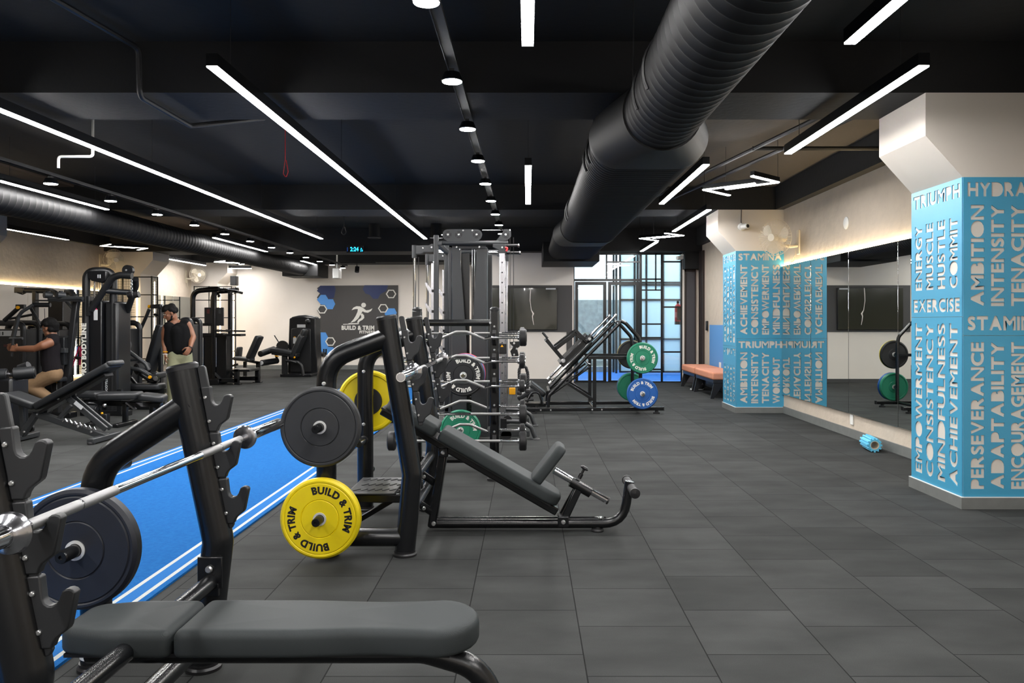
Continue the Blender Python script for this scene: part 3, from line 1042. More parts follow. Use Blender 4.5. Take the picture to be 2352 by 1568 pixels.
zigzag((2.38, 8.97, LZ), 1, 'zigzag light between the two word pillars')
zigzag((2.40, 14.35, LZ), 1, 'zigzag light before the glass front beyond the far word pillar')
zigzag((-8.2, 16.3, LZ), -1, 'zigzag light under the brown ceiling strip near the left wall', M_LIGHT_DIM)
zigzag((-7.6, 20.6, LZ), -1, 'zigzag light near the left wall at the far pillar')
zigzag((-1.75, 17.0, LZ), 1, 'zigzag light behind the top of the cable tower')


# ---- rows of downlights on a conduit
def downlight(c, label, group):
    t = thing('downlight', label, 'ceiling light', c, group)
    c = Vector(c)
    sub('housing', t, MB().lathe([(.0, .05), (.05, .05), (.070, .0), (.066, -.006)], c, (0, 0, 1), 20), M_FRAME)
    sub('diffuser', t, MB().lathe([(.0, -.010), (.062, -.010), (.065, -.004)], c, (0, 0, 1), 20), M_DOWN)
    sub('bracket', t, MB().cbox(c + Vector((0, 0, .062)), .03, .05, .022), M_PIPE)


ORD = ['nearest', 'second', 'third', 'fourth', 'fifth', 'sixth', 'seventh', 'eighth', 'ninth', 'tenth', 'eleventh', 'twelfth', 'thirteenth']
for k in range(9):
    y = 3.99 + 1.318 * k
    downlight(((-.505 + .004 * k) * .97, y * .97, 2.897), 'round white downlight on the middle conduit, %s in that row' % ORD[k], 'downlights on the middle conduit')
for k in range(12):
    y = 9.25 + 1.33 * k
    downlight((-4.88, y * .886 if k < 11 else 21.15, 2.763), 'round white downlight on the conduit over the weight machines, %s in that row' % ORD[k], 'downlights over the weight machines')


t = thing('conduit', 'black cable channel carrying the middle row of downlights', 'conduit', (-.49, 8, 2.98))
sub('channel', t, MB().box(-.515, -.445, -3, 16.5, 2.992, 2.9995).box(-.515, -.510, -3, 16.5, 2.972, 2.992).box(-.45, -.445, -3, 16.5, 2.972, 2.992), M_PIPE)
t = thing('conduit', 'thin black cable channel carrying the downlights over the weight machines', 'conduit', (-4.88, 15, 2.86))
sub('channel', t, MB().box(-4.91, -4.85, 6, 21.58, 2.860, 2.8695).box(-4.91, -4.905, 6, 21.58, 2.838, 2.860).box(-4.855, -4.85, 6, 21.58, 2.838, 2.860), M_PIPE)
# ---- loose pipework
o = MB().tube([at(0, 222, 6.63), at(120, 268, 6.9), at(560, 262, 6.9)], .012, 8).build('sprinkler_pipe', M_PIPE); tag(o, 'thin dark pipe crossing the ceiling above the turf lights', 'pipe')
o = MB().tube([(-2.95, 4.0, 3.30), (-2.78, 5.72, 3.30), (-2.78, 5.74, 2.96), (-2.78, 6.6, 2.96), (-2.4, 7.3, 3.2)], .02, 8, bend=.06).build('conduit_pipe', M_PIPE); tag(o, 'black conduit dropping over the near beam on the left', 'pipe')
o = MB().tube([(-4.10, 7.0, 2.69), (-4.10, 7.0, 2.79), (-3.80, 7.0, 2.79), (-3.80, 7.0, HC)], .012, 8, bend=.03).build('drain_pipe', M_WHITE); tag(o, 'short white elbow drain pipe between the two long turf lights', 'pipe')
t = thing('sprinkler_pipe', 'pair of black ceiling pipes with cross pipe near the pillar bracket', 'pipe', (2.6, 9, 3.1))
sub('pipe', t, MB().tube([(2.55, 6.8, 3.12), (1.75, 11.7, 3.12)], .022, 8), M_PIPE)
sub('pipe', t, MB().tube([(2.85, 6.8, 3.12), (2.05, 11.7, 3.12)], .022, 8), M_PIPE)
sub('cross_pipe', t, MB().tube([(2.3, 8.2, 3.12), (3.62, 8.2, 3.12)], .022, 8), M_PIPE)
for u, v, Y, lb in ((655, 372, 8.2, 'thin red cable loop hanging from the ceiling'),):
    p = at(u, v, Y)
    o = MB().tube([p + Vector((0, 0, HC - p.z)), p + Vector((0, 0, .03)), p + Vector((-.02, 0, -.12)), p + Vector((.01, 0, -.16)), p + Vector((.03, 0, -.1)), p + Vector((.01, 0, .02))], .004, 6, bend=.02).build('cable_loop', M_RED_EXT); tag(o, lb, 'cable')
p = at(790, 520, 14.5)
o = MB().tube([p + Vector((0, 0, HC - p.z)), p, p + Vector((-.05, 0, -.1)), p + Vector((0, 0, -.16)), p + Vector((.05, 0, -.1)), p + Vector((.01, 0, 0))], .01, 6, bend=.03).build('cable_loop', M_PLASTIC); tag(o, 'grey cable loop hanging above the wall clock', 'cable')
for u, v, Y, lb in ((860, 546, 16.6, 'round black ceiling vent near the wall clock'), (1002, 546, 16.6, 'round black ceiling vent behind the cable tower top')):
    p = at(u, v, Y)
    t = thing('ceiling_vent', lb, 'vent', p, 'round ceiling vents')
    sub('duct_stub', t, MB().lathe([(.13, 0), (.115, .02), (.115, HC - p.z)], p, (0, 0, 1), 20), M_DUCT)
    sub('rim', t, MB().lathe([(.09, -.004), (.14, -.004), (.14, .008), (.09, .008)], p, (0, 0, 1), 20, closed=True), M_FRAME2)
# ================================================================== weight plates and barbells
def arc_text(mb, word, R, mid, height, fat, y, width_k=1.0, span=None):
    """word bent along a circle of radius R (baseline), reading clockwise, centred on angle mid (degrees), on the face y looking to -Y"""
    pts, fs = text_mesh(word, fat)
    w0 = max(p[0] for p in pts) * height
    if span: width_k = math.radians(span) * R / w0
    w = w0 * width_k
    vs = []
    for p in pts:
        a = math.radians(mid) + (w / 2 - p[0] * height * width_k) / R
        r = R + p[1] * height
        vs.append((r * math.cos(a), y, r * math.sin(a)))
    mb.add(vs, fs)


PLATE_PROTO = {}


def plate(key, m_body, m_text, loc, label, roll=0.0, number=None, hub=None, th=.06, group='bumper plates', flip=False, r=.225):
    """bumper plate, axis along Y, lettered face to -Y"""
    t = thing('bumper_plate', label, 'weight plate', loc, group, room=False)
    t.rotation_euler = (0, math.radians(roll), math.radians(180) if flip else 0)
    h = th / 2
    if key in PLATE_PROTO:
        for n, me, mt, ch in PLATE_PROTO[key]:
            o = bpy.data.objects.new(n, me); COL.objects.link(o); o.parent = t
        return t
    prof = [(.03, h * .8), (.085, h * .8), (.09, h * .62), (.19, h * .62), (.198, h), (r - .012, h), (r, h - .012), (r, -h + .012), (r - .012, -h),
            (.205, -h), (.200, -h + .004), (.195, -h), (.110, -h), (.106, -h + .004), (.102, -h), (.03, -h)]
    parts = [sub('body', t, MB().lathe([(a, -b) for a, b in [(q[0], -q[1]) for q in prof]], (0, 0, 0), (0, 1, 0), 72, closed=True), m_body, smooth=30)]
    parts.append(sub('hub_ring', t, MB().lathe([(.026, -h - .005), (.037, -h - .005), (.037, h), (.026, h)], (0, 0, 0), (0, 1, 0), 32, closed=True), M_HUB))
    if key == 'yellow_rim':
        parts.append(sub('rim_band', t, MB().lathe([(r - .03, -h - .001), (r - .004, -h - .001), (r + .002, -h + .012), (r + .002, h - .030), (r - .004, h - .03)], (0, 0, 0), (0, 1, 0), 64), M_YELLOW))
    if m_text:
        for mid in (40, 222):
            lt = MB(); arc_text(lt, 'BUILD & TRIM', .138, mid, .044, .05, -h - .0008, span=132)
            parts.append(sub('lettering', t, lt, m_text))
    if number:
        for mid in (128, 312):
            nb = MB(); arc_text(nb, number, .140, mid, .034, .02, -h - .0012)
            parts.append(sub('weight_number', t, nb, m_body))
    if hub:
        parts.append(sub('hub_disc', t, MB().lathe([(.035, h * .8), (.035, h + .004), (.098, h + .004), (.102, h * .7)], (0, 0, 0), (0, 1, 0), 40), hub))
    PLATE_PROTO[key] = [(o.name.split('.')[0], o.data, None, None) for o in parts]
    return t


def barbell(loc, label, gap=1.5):
    """olympic barbell along Y"""
    t = thing('barbell', label, 'barbell', loc, 'olympic barbells', room=False)
    g = gap / 2
    s = MB()
    s.tube([(0, -.30, 0), (0, .30, 0)], .014, 20)
    sub('shaft', t, s, M_CHROME)
    for sy in (-1, 1):
        sub('knurled_grip', t, MB().tube([(0, sy * .295, 0), (0, sy * .47, 0)], .0146, 20), M_KNURL)
        sub('ring_mark', t, MB().tube([(0, sy * .47, 0), (0, sy * .478, 0)], .0135, 20), M_CHROME)
        sub('knurled_grip', t, MB().tube([(0, sy * .478, 0), (0, sy * (g - .06), 0)], .0146, 20), M_KNURL)
        sub('shaft_end', t, MB().tube([(0, sy * (g - .06), 0), (0, sy * g, 0)], .014, 20), M_CHROME)
        c = sub('collar', t, MB().lathe([(.014, -.012), (.030, -.012), (.046, -.008), (.049, 0), (.046, .010), (.03, .022), (.026, .03)], (0, sy * g, 0), (0, sy, 0), 36), M_STEEL)
        sl = sub('sleeve', t, MB().lathe([(.02, .02), (.0255, .024), (.0255, .44), (.0235, .447), (.0, .447)], (0, sy * g, 0), (0, sy, 0), 32), M_CHROME)
        sub('end_cap', sl, MB().lathe([(.0, .449), (.019, .449), (.02, .446)], (0, sy * g, 0), (0, sy, 0), 24), M_STEEL)
    return t


def bolt(mb, c, axis=(0, -1, 0), r=.009):
    mb.lathe([(r, 0), (r, r * .5), (r * .7, r * .9), (.0, r * .9)], c, axis, 12)


# ================================================================== bench press racks
HOOK = [(0, 0), (70, -6), (80, 0), (92, 112), (103, 138), (122, 152), (142, 152), (165, 140), (180, 118), (196, 76), (212, 65), (232, 62), (252, 68), (266, 82),
        (230, 262), (222, 278), (165, 322), (150, 345), (140, 378), (72, 380)]
HK = .000454


def hook_strip(root, ox, oz, Y):
    """back plate with three bar hooks standing in the XZ plane; (ox, oz) is the inner top corner of the highest hook"""
    P = lambda p, k=0: (ox + (p[0] + 72 * k) * HK, oz - (p[1] + 393 * k) * HK)
    st = [(-34, -160), (-26, -176), (-5, -184), (20, -182), (34, -168), (66, 0), (66 + 214, 1176), (266, 1205), (236, 1212), (216, 1205)]
    mb = MB().prism([P(p) for p in st], (0, Y - .008, 0), (1, 0, 0), (0, 0, 1), (0, .016, 0))
    back = sub('hook_plate', root, mb, M_HOOK, bevel=.003)
    for k in range(3):
        h = sub('bar_hook', root, MB().prism([P(p, k) for p in HOOK], (0, Y - .014, 0), (1, 0, 0), (0, 0, 1), (0, .028, 0)), M_HOOK, bevel=.004, seg=3)
        for q in ((42, 87), (77, 290)):
            b = MB(); x, z = P(q, k); bolt(b, (x, Y - .014, z), r=.0065)
            sub('bolt', h, b, M_BOLT)


def side_frame(root, Y, foot, bend, top, post_x, corner_z, join, pegs, rt=.058):
    """one side of a rack: leaning upright, curved storage post behind it, low tie tube, pegs"""
    up = sub('upright', root, MB().tube([(foot, Y, .01), (bend[0], Y, bend[1]), (top[0], Y, top[1])], rt, 28, bend=.12), M_FRAME)
    d = Vector((top[0] - bend[0], 0, top[1] - bend[1])).normalized()
    tp = Vector((top[0], Y, top[1]))
    sub('top_cap', up, MB().lathe([(rt + .002, -.012), (rt + .002, .004), (rt - .006, .012), (.0, .012)], tp, d, 28), M_PLASTIC)
    sub('foot_cap', up, MB().lathe([(rt + .010, 0), (rt + .010, .012), (rt + .003, .02), (rt + .003, .03), (.0, .03)], (foot, Y, 0), (0, 0, 1), 28), M_PLASTIC)
    post = sub('storage_post', root, MB().tube([(join[0], Y, join[1]), (post_x, Y, corner_z), (post_x, Y, .01)], rt - .002, 28, bend=.20), M_FRAME)
    sub('foot_cap', post, MB().lathe([(rt + .010, 0), (rt + .010, .012), (rt + .003, .02), (rt + .003, .03), (.0, .03)], (post_x, Y, 0), (0, 0, 1), 28), M_PLASTIC)
    sub('tie_tube', root, MB().tube([(post_x, Y, .105), (foot + .01, Y, .105)], rt - .006, 24), M_FRAME)
    for z, s in pegs:
        pg = sub('storage_peg', root, MB().lathe([(.034, rt - .012), (.034, rt + .004), (.024, rt + .006), (.024, .235), (.021, .24), (.008, .24), (.008, .232), (.0, .232)], (post_x, Y, z), (0, s, 0), 24), M_FRAME)
    for z in (corner_z * .97 - .10, .62 if corner_z > 1 else .36):
        b = MB(); bolt(b, (post_x, Y - rt + .003, z), r=.012); sub('bolt', post, b, M_BOLT)


def xz_pad(name, root, o, ang, outline, th, r, m, top=0):
    """cushion lying along a slope in the XZ plane; o is the start of its underside, ang its drop in degrees"""
    a = math.radians(ang)
    ex, ey, en = Vector((math.cos(a), 0, -math.sin(a))), Vector((0, 1, 0)), Vector((math.sin(a), 0, math.cos(a)))
    M = Matrix.Translation(Vector(o)) @ Matrix((ex, ey, en)).transposed().to_4x4()
    return sub(name, root, MB().pad(outline, th, r, M, top), m, smooth=60)


def bench_outline(L, w, end, waist=.0, r=.03):
    """long cushion outline: square corners at 0, round end at L"""
    out = []
    n = 16
    for k in range(7):
        a = math.radians(180 + 90 * k / 6); out.append((r + r * math.cos(a), -w / 2 + r + r * math.sin(a)))
    for k in range(1, n):
        x = r + (L - end - r) * k / n; out.append((x, -w / 2 + waist * math.sin(PI * min(1, max(0, (x / L - .35) / .6))) ** 2))
    for k in range(13):
        a = math.radians(-90 + 180 * k / 12); out.append((L - end + end * math.cos(a), (w / 2) * math.sin(a) if abs(end - w / 2) < .02 else (w / 2 - end) * (1 if a > 0 else -1 if a < 0 else 0) + end * math.sin(a)))
    for k in range(1, n):
        x = L - end - (L - end - r) * k / n; out.append((x, w / 2 - waist * math.sin(PI * min(1, max(0, (x / L - .35) / .6))) ** 2))
    for k in range(7):
        a = math.radians(90 + 90 * k / 6); out.append((r + r * math.cos(a), w / 2 - r + r * math.sin(a)))
    return out


def head_outline(L, w, w2, r=.03):
    """short cushion: square at L, narrowing and rounded at 0"""
    out = []
    for k in range(9):
        a = math.radians(180 + 90 * k / 8); out.append((.07 + .07 * math.cos(a), -w2 / 2 + .07 + .07 * math.sin(a)))
    for k in range(1, 6): out.append((.07 + (L * .55 - .07) * k / 6, -w2 / 2 - (w - w2) / 2 * math.sin(PI / 2 * k / 6)))
    for k in range(7):
        a = math.radians(-90 + 90 * k / 6); out.append((L - r + r * math.cos(a), -w / 2 + r + r * math.sin(a)))
    for k in range(7):
        a = math.radians(90 * k / 6); out.append((L - r + r * math.cos(a), w / 2 - r + r * math.sin(a)))
    for k in range(5, 0, -1): out.append((.07 + (L * .55 - .07) * k / 6, w2 / 2 + (w - w2) / 2 * math.sin(PI / 2 * k / 6)))
    for k in range(9):
        a = math.radians(90 + 90 * k / 8); out.append((.07 + .07 * math.cos(a), w2 / 2 - .07 + .07 * math.sin(a)))
    return out


# ---------------- flat bench press, closest to the viewpoint
FA, NA, CA = 3.12, 1.93, 2.56
A = thing('bench_press', 'black flat bench press station with dark grey padded bench, closest to the viewer', 'weight bench', (-1.2, CA, 0))
for Y, pegs in ((FA, ((.50, -1), (.76, 1), (.34, 1))), (NA, ((.50, 1), (.76, -1)))):
    side_frame(A, Y, -1.262, (-1.205, .50), (-1.345, 1.172), -1.68, .785, (-1.30, 1.035), pegs)
    hook_strip(A, -1.269, 1.095, Y)
for z, x, r in ((.352, -1.215, .030), (.125, -1.25, .036)):
    sub('cross_tube', A, MB().tube([(x, NA + .05, z), (x, FA - .05, z)], r, 20), M_FRAME)
for Y in (FA - .055, NA + .055):
    s = -1 if Y > CA else 1
    bk = sub('bracket', A, MB().box(-1.262, -1.168, Y - .006, Y + .006, .33, .45).box(-1.25, -1.18, Y - .01, Y + .01, .30, .35), M_FRAME, bevel=.003)
    b = MB(); bolt(b, (-1.215, Y + s * .008, .405), (0, s, 0), .014); sub('bolt', bk, b, M_BOLT)
for Y in (FA, NA):
    b = MB(); bolt(b, (-1.26, Y - .058, .12), (0, -1, 0), .014); sub('bolt', A, b, M_BOLT)
xz_pad('bench_pad', A, (-1.075, CA, .333), 0, bench_outline(.92, .30, .13, .016), .082, .026, M_VINYL, .004)
xz_pad('head_pad', A, (-1.445, CA, .333), 0, head_outline(.362, .30, .25), .080, .026, M_VINYL, -.006)
sub('bench_rail', A, MB().tube([(-1.40, CA, .298), (-.33, CA, .298), (-.15, CA, .245), (-.08, CA, .06)], .037, 22, bend=.16), M_FRAME)
sub('pad_board', A, MB().box(-1.42, -.24, CA - .11, CA + .11, .322, .334), M_PLASTIC)
sub('rail_strut', A, MB().tube([(-1.22, CA, .35), (-1.20, CA, .29)], .03, 16), M_FRAME)
sub('foot_bar', A, MB().tube([(-.08, CA - .24, .045), (-.08, CA + .24, .045)], .035, 20), M_FRAME)
for s in (-1, 1):
    sub('rubber_foot', A, MB().lathe([(.042, 0), (.042, .05), (.037, .06)], (-.08, CA + s * .24, 0), (0, 0, 1), 18), M_RUBBER)
sub('barcode_label', A, MB().lathe([(.0575, .05), (.0575, .12)], (-1.68, FA, 0), (0, 0, 1), 28), M_LABELGREY)
barbell((-1.168, CA, .872), 'barbell racked on the flat bench press closest to the viewer')
plate('navy', M_NAVYP, None, (-1.68, FA - .115, .50), 'dark plain bumper plate on the storage peg of the flat bench press', 0)

# ---------------- incline bench press behind it
NB, FB, CB = 4.63, 5.74, 5.185
B = thing('incline_bench_press', 'black incline bench press station with sloping dark grey bench and chrome seat post', 'weight bench', (-.7, CB, 0))
for Y, pegs in ((NB, ((.758, -1), (.245, -1))), (FB, ((.507, -1), (.767, 1), (.25, 1)))):
    side_frame(B, Y, -.71, (-.668, .464), (-.815, 1.372), -1.163, 1.128, (-.80, 1.262), pegs, .0585)
    hook_strip(B, -.7287, 1.298, Y)
for z, x in ((.40, -.685), (.20, -.70)):
    sub('cross_tube', B, MB().tube([(x, NB + .05, z), (x, FB - .05, z)], .030, 20), M_FRAME)
A30 = 30.0
ca, sa = math.cos(math.radians(A30)), math.sin(math.radians(A30))
CY = 5.16
xz_pad('bench_pad', B, (-.574, CY, .609), A30, bench_outline(.875, .29, .11, .0), .080, .026, M_VINYL)
xz_pad('head_pad', B, (-.574 - .385 * ca, CY, .609 + .385 * sa), A30, head_outline(.362, .29, .24), .078, .026, M_VINYL)
p0 = Vector((-.574 - .40 * ca - .035 * sa, CY, .609 + .40 * sa - .035 * ca))
p1 = Vector((-.574 + .90 * ca - .035 * sa, CY, .609 - .90 * sa - .035 * ca))
sub('bench_rail', B, MB().bar(p0, p1, .08, .05), M_FRAME, bevel=.008)
sub('pad_board', B, MB().bar(p0 + Vector((.03 * sa, 0, .03 * ca)), p1 + Vector((.03 * sa - .06, 0, .03 * ca + .035)), .22, .012), M_PLASTIC)
leg_t = at(1020, 1036, CY)
lg = sub('rear_leg', B, MB().bar(leg_t + Vector((0, 0, .02)), (-.615, CY, .03), .09, .055), M_FRAME, bevel=.012)
br = sub('bracket', lg, MB().cbox(leg_t, .06, .11, .06), M_FRAME, bevel=.006)
b = MB(); bolt(b, leg_t + Vector((0, -.055, 0)), r=.014); sub('bolt', B, b, M_BOLT)
b = MB(); bolt(b, (-.60, CY - .046, .06), r=.014); sub('bolt', B, b, M_BOLT)
for z in (.40, .20):
    sub('strut', B, MB().tube([(-.69, CY - .09, z), (-.60, CY, z - .09)], .024, 14), M_FRAME)
    b = MB(); bolt(b, (-.655, CY - .10, z - .03), r=.012); sub('bolt', B, b, M_BOLT)
rail = [(-.63, CY, .05), (at(1432, 1204, CY).x, CY, .05), (at(1446, 1105, CY).x, CY, at(1446, 1105, CY).z)]
sub('base_rail', B, MB().tube(rail, .030, 24, bend=.17, flat=1.0), M_FRAME)
sub('base_rail', B, MB().tube([(-.60, CY + .062, .055), (.44, CY + .062, .055), (.50, CY + .03, .06)], .026, 20, bend=.05), M_FRAME)
b = MB(); bolt(b, (.47, CY - .0, .082), (0, 0, 1), .014); sub('bolt', B, b, M_BOLT)
fx = .665
fr = sub('foot_roller', B, MB().tube([(fx, CY - .19, .285), (fx, CY + .22, .285)], .028, 22), M_RUBBER)
gr_ = MB()
for k in range(14):
    a = 2 * PI * k / 14
    gr_.bar((fx + .029 * math.cos(a), CY - .17, .285 + .029 * math.sin(a)), (fx + .029 * math.cos(a), CY + .2, .285 + .029 * math.sin(a)), .006, .006)
sub('grip_ribs', fr, gr_, M_RUBBER)
sub('end_cap', fr, MB().lathe([(.032, -.008), (.032, .012), (.0, .016)], (fx, CY - .19, .285), (0, -1, 0), 22), M_PLASTIC)
sub('end_cap', fr, MB().lathe([(.032, -.008), (.032, .012), (.0, .016)], (fx, CY + .22, .285), (0, 1, 0), 22), M_PLASTIC)
ft = at(1373, 1223, 5.13)
sub('stabiliser_foot', B, MB().lathe([(.040, 0), (.042, .008), (.036, .018), (.022, .022), (.022, .04)], (ft.x, CY, 0), (0, 0, 1), 24), M_RUBBER)
# seat on its telescopic post
sc_ = at(1262, 1066, CY)
ld = Vector((260, 0, 335)).normalized(); nd = Vector((-ld.z, 0, ld.x))
Ms = Matrix.Translation(sc_ - nd * .02) @ Matrix((ld, Vector((0, -1, 0)).cross(Vector((0, 0, 0))) if False else nd.cross(ld), nd)).transposed().to_4x4()
sub('seat_pad', B, MB().pad(rrect(.30, .27, .05), .066, .028, Ms, .004), M_VINYL, smooth=60)
q0, q1 = at(1273, 1080, CY), at(1395, 1149, CY)
sp = sub('seat_post', B, MB().tube([q0, q1], .0235, 22), M_CHROME)
sub('end_plug', sp, MB().tube([q1 - (q1 - q0).normalized() * .004, q1 + (q1 - q0).normalized() * .008], .024, 22), M_PLASTIC)
c0, c1 = at(1311, 1101, CY), at(1357, 1127, CY)
cl = sub('clamp_sleeve', B, MB().tube([c0 - Vector((0, 0, .012)), c1 - Vector((0, 0, .012))], .034, 20), M_FRAME)
kd = (at(1340, 1078, CY) - at(1328, 1100, CY)).normalized()
kb = at(1330, 1098, CY)
sub('pull_knob', B, MB().lathe([(.014, 0), (.014, .035), (.009, .04), (.009, .062), (.026, .068), (.028, .076), (.018, .085), (.0, .087)], kb, kd, 20), M_PLASTIC)
sub('seat_support', B, MB().bar(at(1330, 1118, CY), at(1293, 1197, CY), .05, .05), M_FRAME, bevel=.008)
sub('seat_support', B, MB().tube([at(1322, 1122, CY + .05), at(1290, 1180, CY + .05)], .018, 14), M_FRAME)
bk = sub('bracket', B, MB().cbox(at(1293, 1194, CY), .07, .11, .07), M_FRAME, bevel=.006)
b = MB(); bolt(b, at(1293, 1194, CY) + Vector((0, -.055, 0)), r=.014); sub('bolt', bk, b, M_BOLT)
# spotter step
pf = sub('spotter_step', B, MB().box(-1.11, -.815, 4.90, 5.40, .288, .30), M_FRAME2, bevel=.004)
tr = MB()
for i in range(6):
    for j in range(3):
        x, y = -1.08 + .045 * i + (.02 if j % 2 else 0), 4.97 + .16 * j
        tr.bar((x, y, .3015), (x + .03, y + .05, .3015), .012, .004, side=(1, -1, 0))
sub('tread_bars', pf, tr, M_HOOK)
sub('step_beam', B, MB().box(-1.10, -.70, 4.92, 4.97, .235, .287), M_FRAME, bevel=.006)
sub('step_beam', B, MB().box(-1.10, -.70, 5.33, 5.38, .235, .287), M_FRAME, bevel=.006)
sub('step_brace', B, MB().bar((-.80, 5.1, .25), (-1.12, 5.1, .06), .05, .03), M_FRAME)
b = MB(); bolt(b, (-.76, 4.918, .26), r=.012); sub('bolt', B, b, M_BOLT)
barbell((-.632, CB, 1.072), 'barbell racked on the incline bench press, ahead of the cable tower')
plate('grey', M_GREYP, None, (-1.163, NB - .12, .758), 'worn dark grey bumper plate, upper one on the incline press storage post', 20, number='5')
plate('yellow', M_YELLOW, M_LET_BLACK, (-1.163, NB - .12, .245), 'yellow bumper plate with black lettering, lowest one on the incline press storage post', 0, number='15')
plate('yellow_far', M_YELLOW, M_LET_BLACK, (-1.163, FB + .125, .767), 'yellow bumper plate with black hub, on the far storage post of the incline press', 0, hub=M_RUBBER, flip=True)
# ================================================================== rack of fixed barbells
RY = 7.25
KX = -.62
rk = thing('barbell_rack', 'black upright rack holding ten fixed chrome barbells before the cable tower', 'barbell rack', (KX, RY, 0))
TIERS_N = [(1.208, 'ez'), (.998, 'ez'), (.780, 'ez'), (.534, 'st'), (.296, 'st')]
TIERS_F = [(1.238, 'st'), (1.008, 'st'), (.790, 'st'), (.560, 'ez'), (.342, 'ez')]
YN, YFR = 7.10, 7.41
for x in (-.30, -1.0):
    po = sub('post', rk, MB().tube([(x, RY, .06), (x, RY, 1.462)], .042, 4, flat=1.0).box(x - .041, x + .041, RY - .045, RY + .045, .06, 1.45), M_FRAME, bevel=.012)
    sub('post_cap', po, MB().lathe([(.044, 1.44), (.044, 1.462), (.03, 1.478), (.0, 1.482)], (x, RY, 0), (0, 0, 1), 20), M_PLASTIC)
    sub('foot_bar', rk, MB().bar((x, 6.76, .06), (x, 7.78, .06), .07, .06, side=(1, 0, 0)), M_FRAME, bevel=.01)
    for y in (6.80, 7.74): sub('rubber_foot', rk, MB().lathe([(.045, 0), (.045, .02), (.03, .032)], (x, y, 0), (0, 0, 1), 16), M_RUBBER)
    for tiers, y, s in ((TIERS_N, YN, -1), (TIERS_F, YFR, 1)):
        for z, _ in tiers:
            zz = z - (.012 if _ == 'st' else -.022)
            h = MB().prism([(0, .05), (.012, .05), (.022, .0), (.055, -.008), (.085, -.002), (.098, .022), (.112, .022), (.108, -.02), (.085, -.05), (.02, -.09), (0, -.09)],
                           (x - .018, RY + s * .043, zz - .004), (0, s, 0), (0, 0, 1), (.036, 0, 0))
            c = sub('cradle', rk, h, M_PLASTIC, bevel=.003)
            if s < 0:
                b = MB(); bolt(b, (x, RY - .047, zz + .075), r=.010); sub('bolt', po, b, M_BOLT)
sub('top_beam', rk, MB().tube([(-1.0, RY, 1.338), (-.30, RY, 1.338)], .031, 22), M_FRAME)
for z in (.10,): sub('base_beam', rk, MB().tube([(-1.0, RY, z), (-.30, RY, z)], .03, 18), M_FRAME)
for x in (-.35, -.25): pass
b = MB(); bolt(b, (-.336, RY - .047, 1.338), r=.011); sub('bolt', rk, b, M_BOLT)

EZ = [(-.60, 0), (-.40, 0), (-.28, .042), (-.15, -.004), (0, .05), (.15, -.004), (.28, .042), (.40, 0), (.60, 0)]
EZW = [(-.60, 0), (-.42, 0), (-.30, -.012), (-.19, -.026), (-.01, .050), (.08, .050), (.24, -.014), (.30, 0), (.60, 0)]


def fixed_bar(kind, y, z, rh, label):
    t = thing('fixed_barbell', label, 'barbell', (KX, y, z), 'fixed barbells on the black rack', room=False)
    if kind == 'ez':
        P = [Vector((x, 0, zz)) for x, zz in EZW]
        sub('shaft', t, MB().tube([P[0], P[1], P[2], P[3]], .0125, 14, bend=.025), M_CHROME)
        sub('knurled_grip', t, MB().tube([P[3], P[4], P[5], P[6]], .0128, 14, bend=.03), M_KNURL)
        sub('shaft', t, MB().tube([P[6], P[7], P[8]], .0125, 14, bend=.04), M_CHROME)
    else:
        sub('shaft', t, MB().tube([(-.60, 0, 0), (-.36, 0, 0)], .0125, 14), M_CHROME)
        sub('knurled_grip', t, MB().tube([(-.36, 0, 0), (-.16, 0, 0)], .013, 14), M_KNURL)
        sub('shaft', t, MB().tube([(-.16, 0, 0), (.12, 0, 0)], .0125, 14), M_CHROME)
        sub('knurled_grip', t, MB().tube([(.12, 0, 0), (.38, 0, 0)], .013, 14), M_KNURL)
        sub('shaft', t, MB().tube([(.38, 0, 0), (.60, 0, 0)], .0125, 14), M_CHROME)
    for s in (-1, 1):
        w = .066 if rh > .07 else .05
        hd = sub('weight_head', t, MB().lathe([(.0, 0), (rh - .012, 0), (rh, .010), (rh, w - .010), (rh - .012, w), (.0, w)], (s * .545, 0, 0), (s, 0, 0), 36), M_RUBBER, smooth=40)
        sub('collar', t, MB().lathe([(.014, -.015), (.022, -.013), (.022, 0)], (s * .545, 0, 0), (s, 0, 0), 16), M_STEEL)
        sub('end_disc', hd, MB().lathe([(.0, w + .002), (.035, w + .002), (.038, w - .001)], (s * .545, 0, 0), (s, 0, 0), 24), M_PLASTIC)
    return t


TN = ['top', 'second', 'third', 'fourth', 'lowest']
RN = [.076, .064, .056, .082, .084]
RF = [.058, .060, .078, .066, .06]
for i, (z, k) in enumerate(TIERS_N):
    fixed_bar(k, YN - .035, z, RN[i], '%s fixed barbell, %s tier on the near side of the rack' % ('zigzag curl' if k == 'ez' else 'straight', TN[i]))
for i, (z, k) in enumerate(TIERS_F):
    fixed_bar(k, YFR + .035, z, RF[i], '%s fixed barbell, %s tier on the far side of the rack' % ('zigzag curl' if k == 'ez' else 'straight', TN[i]))

# ================================================================== cable tower with guided bar
N0, N1 = 9.2, 10.4
ct = thing('cable_tower', 'tall grey cable tower with chrome columns in the middle of the room', 'gym machine', (-.7, 9.8, 0))


def zf(v, Y=N0): return EYE - (v - V0) * Y / F
def xf(u, Y=N0): return (u - U0) * Y / F


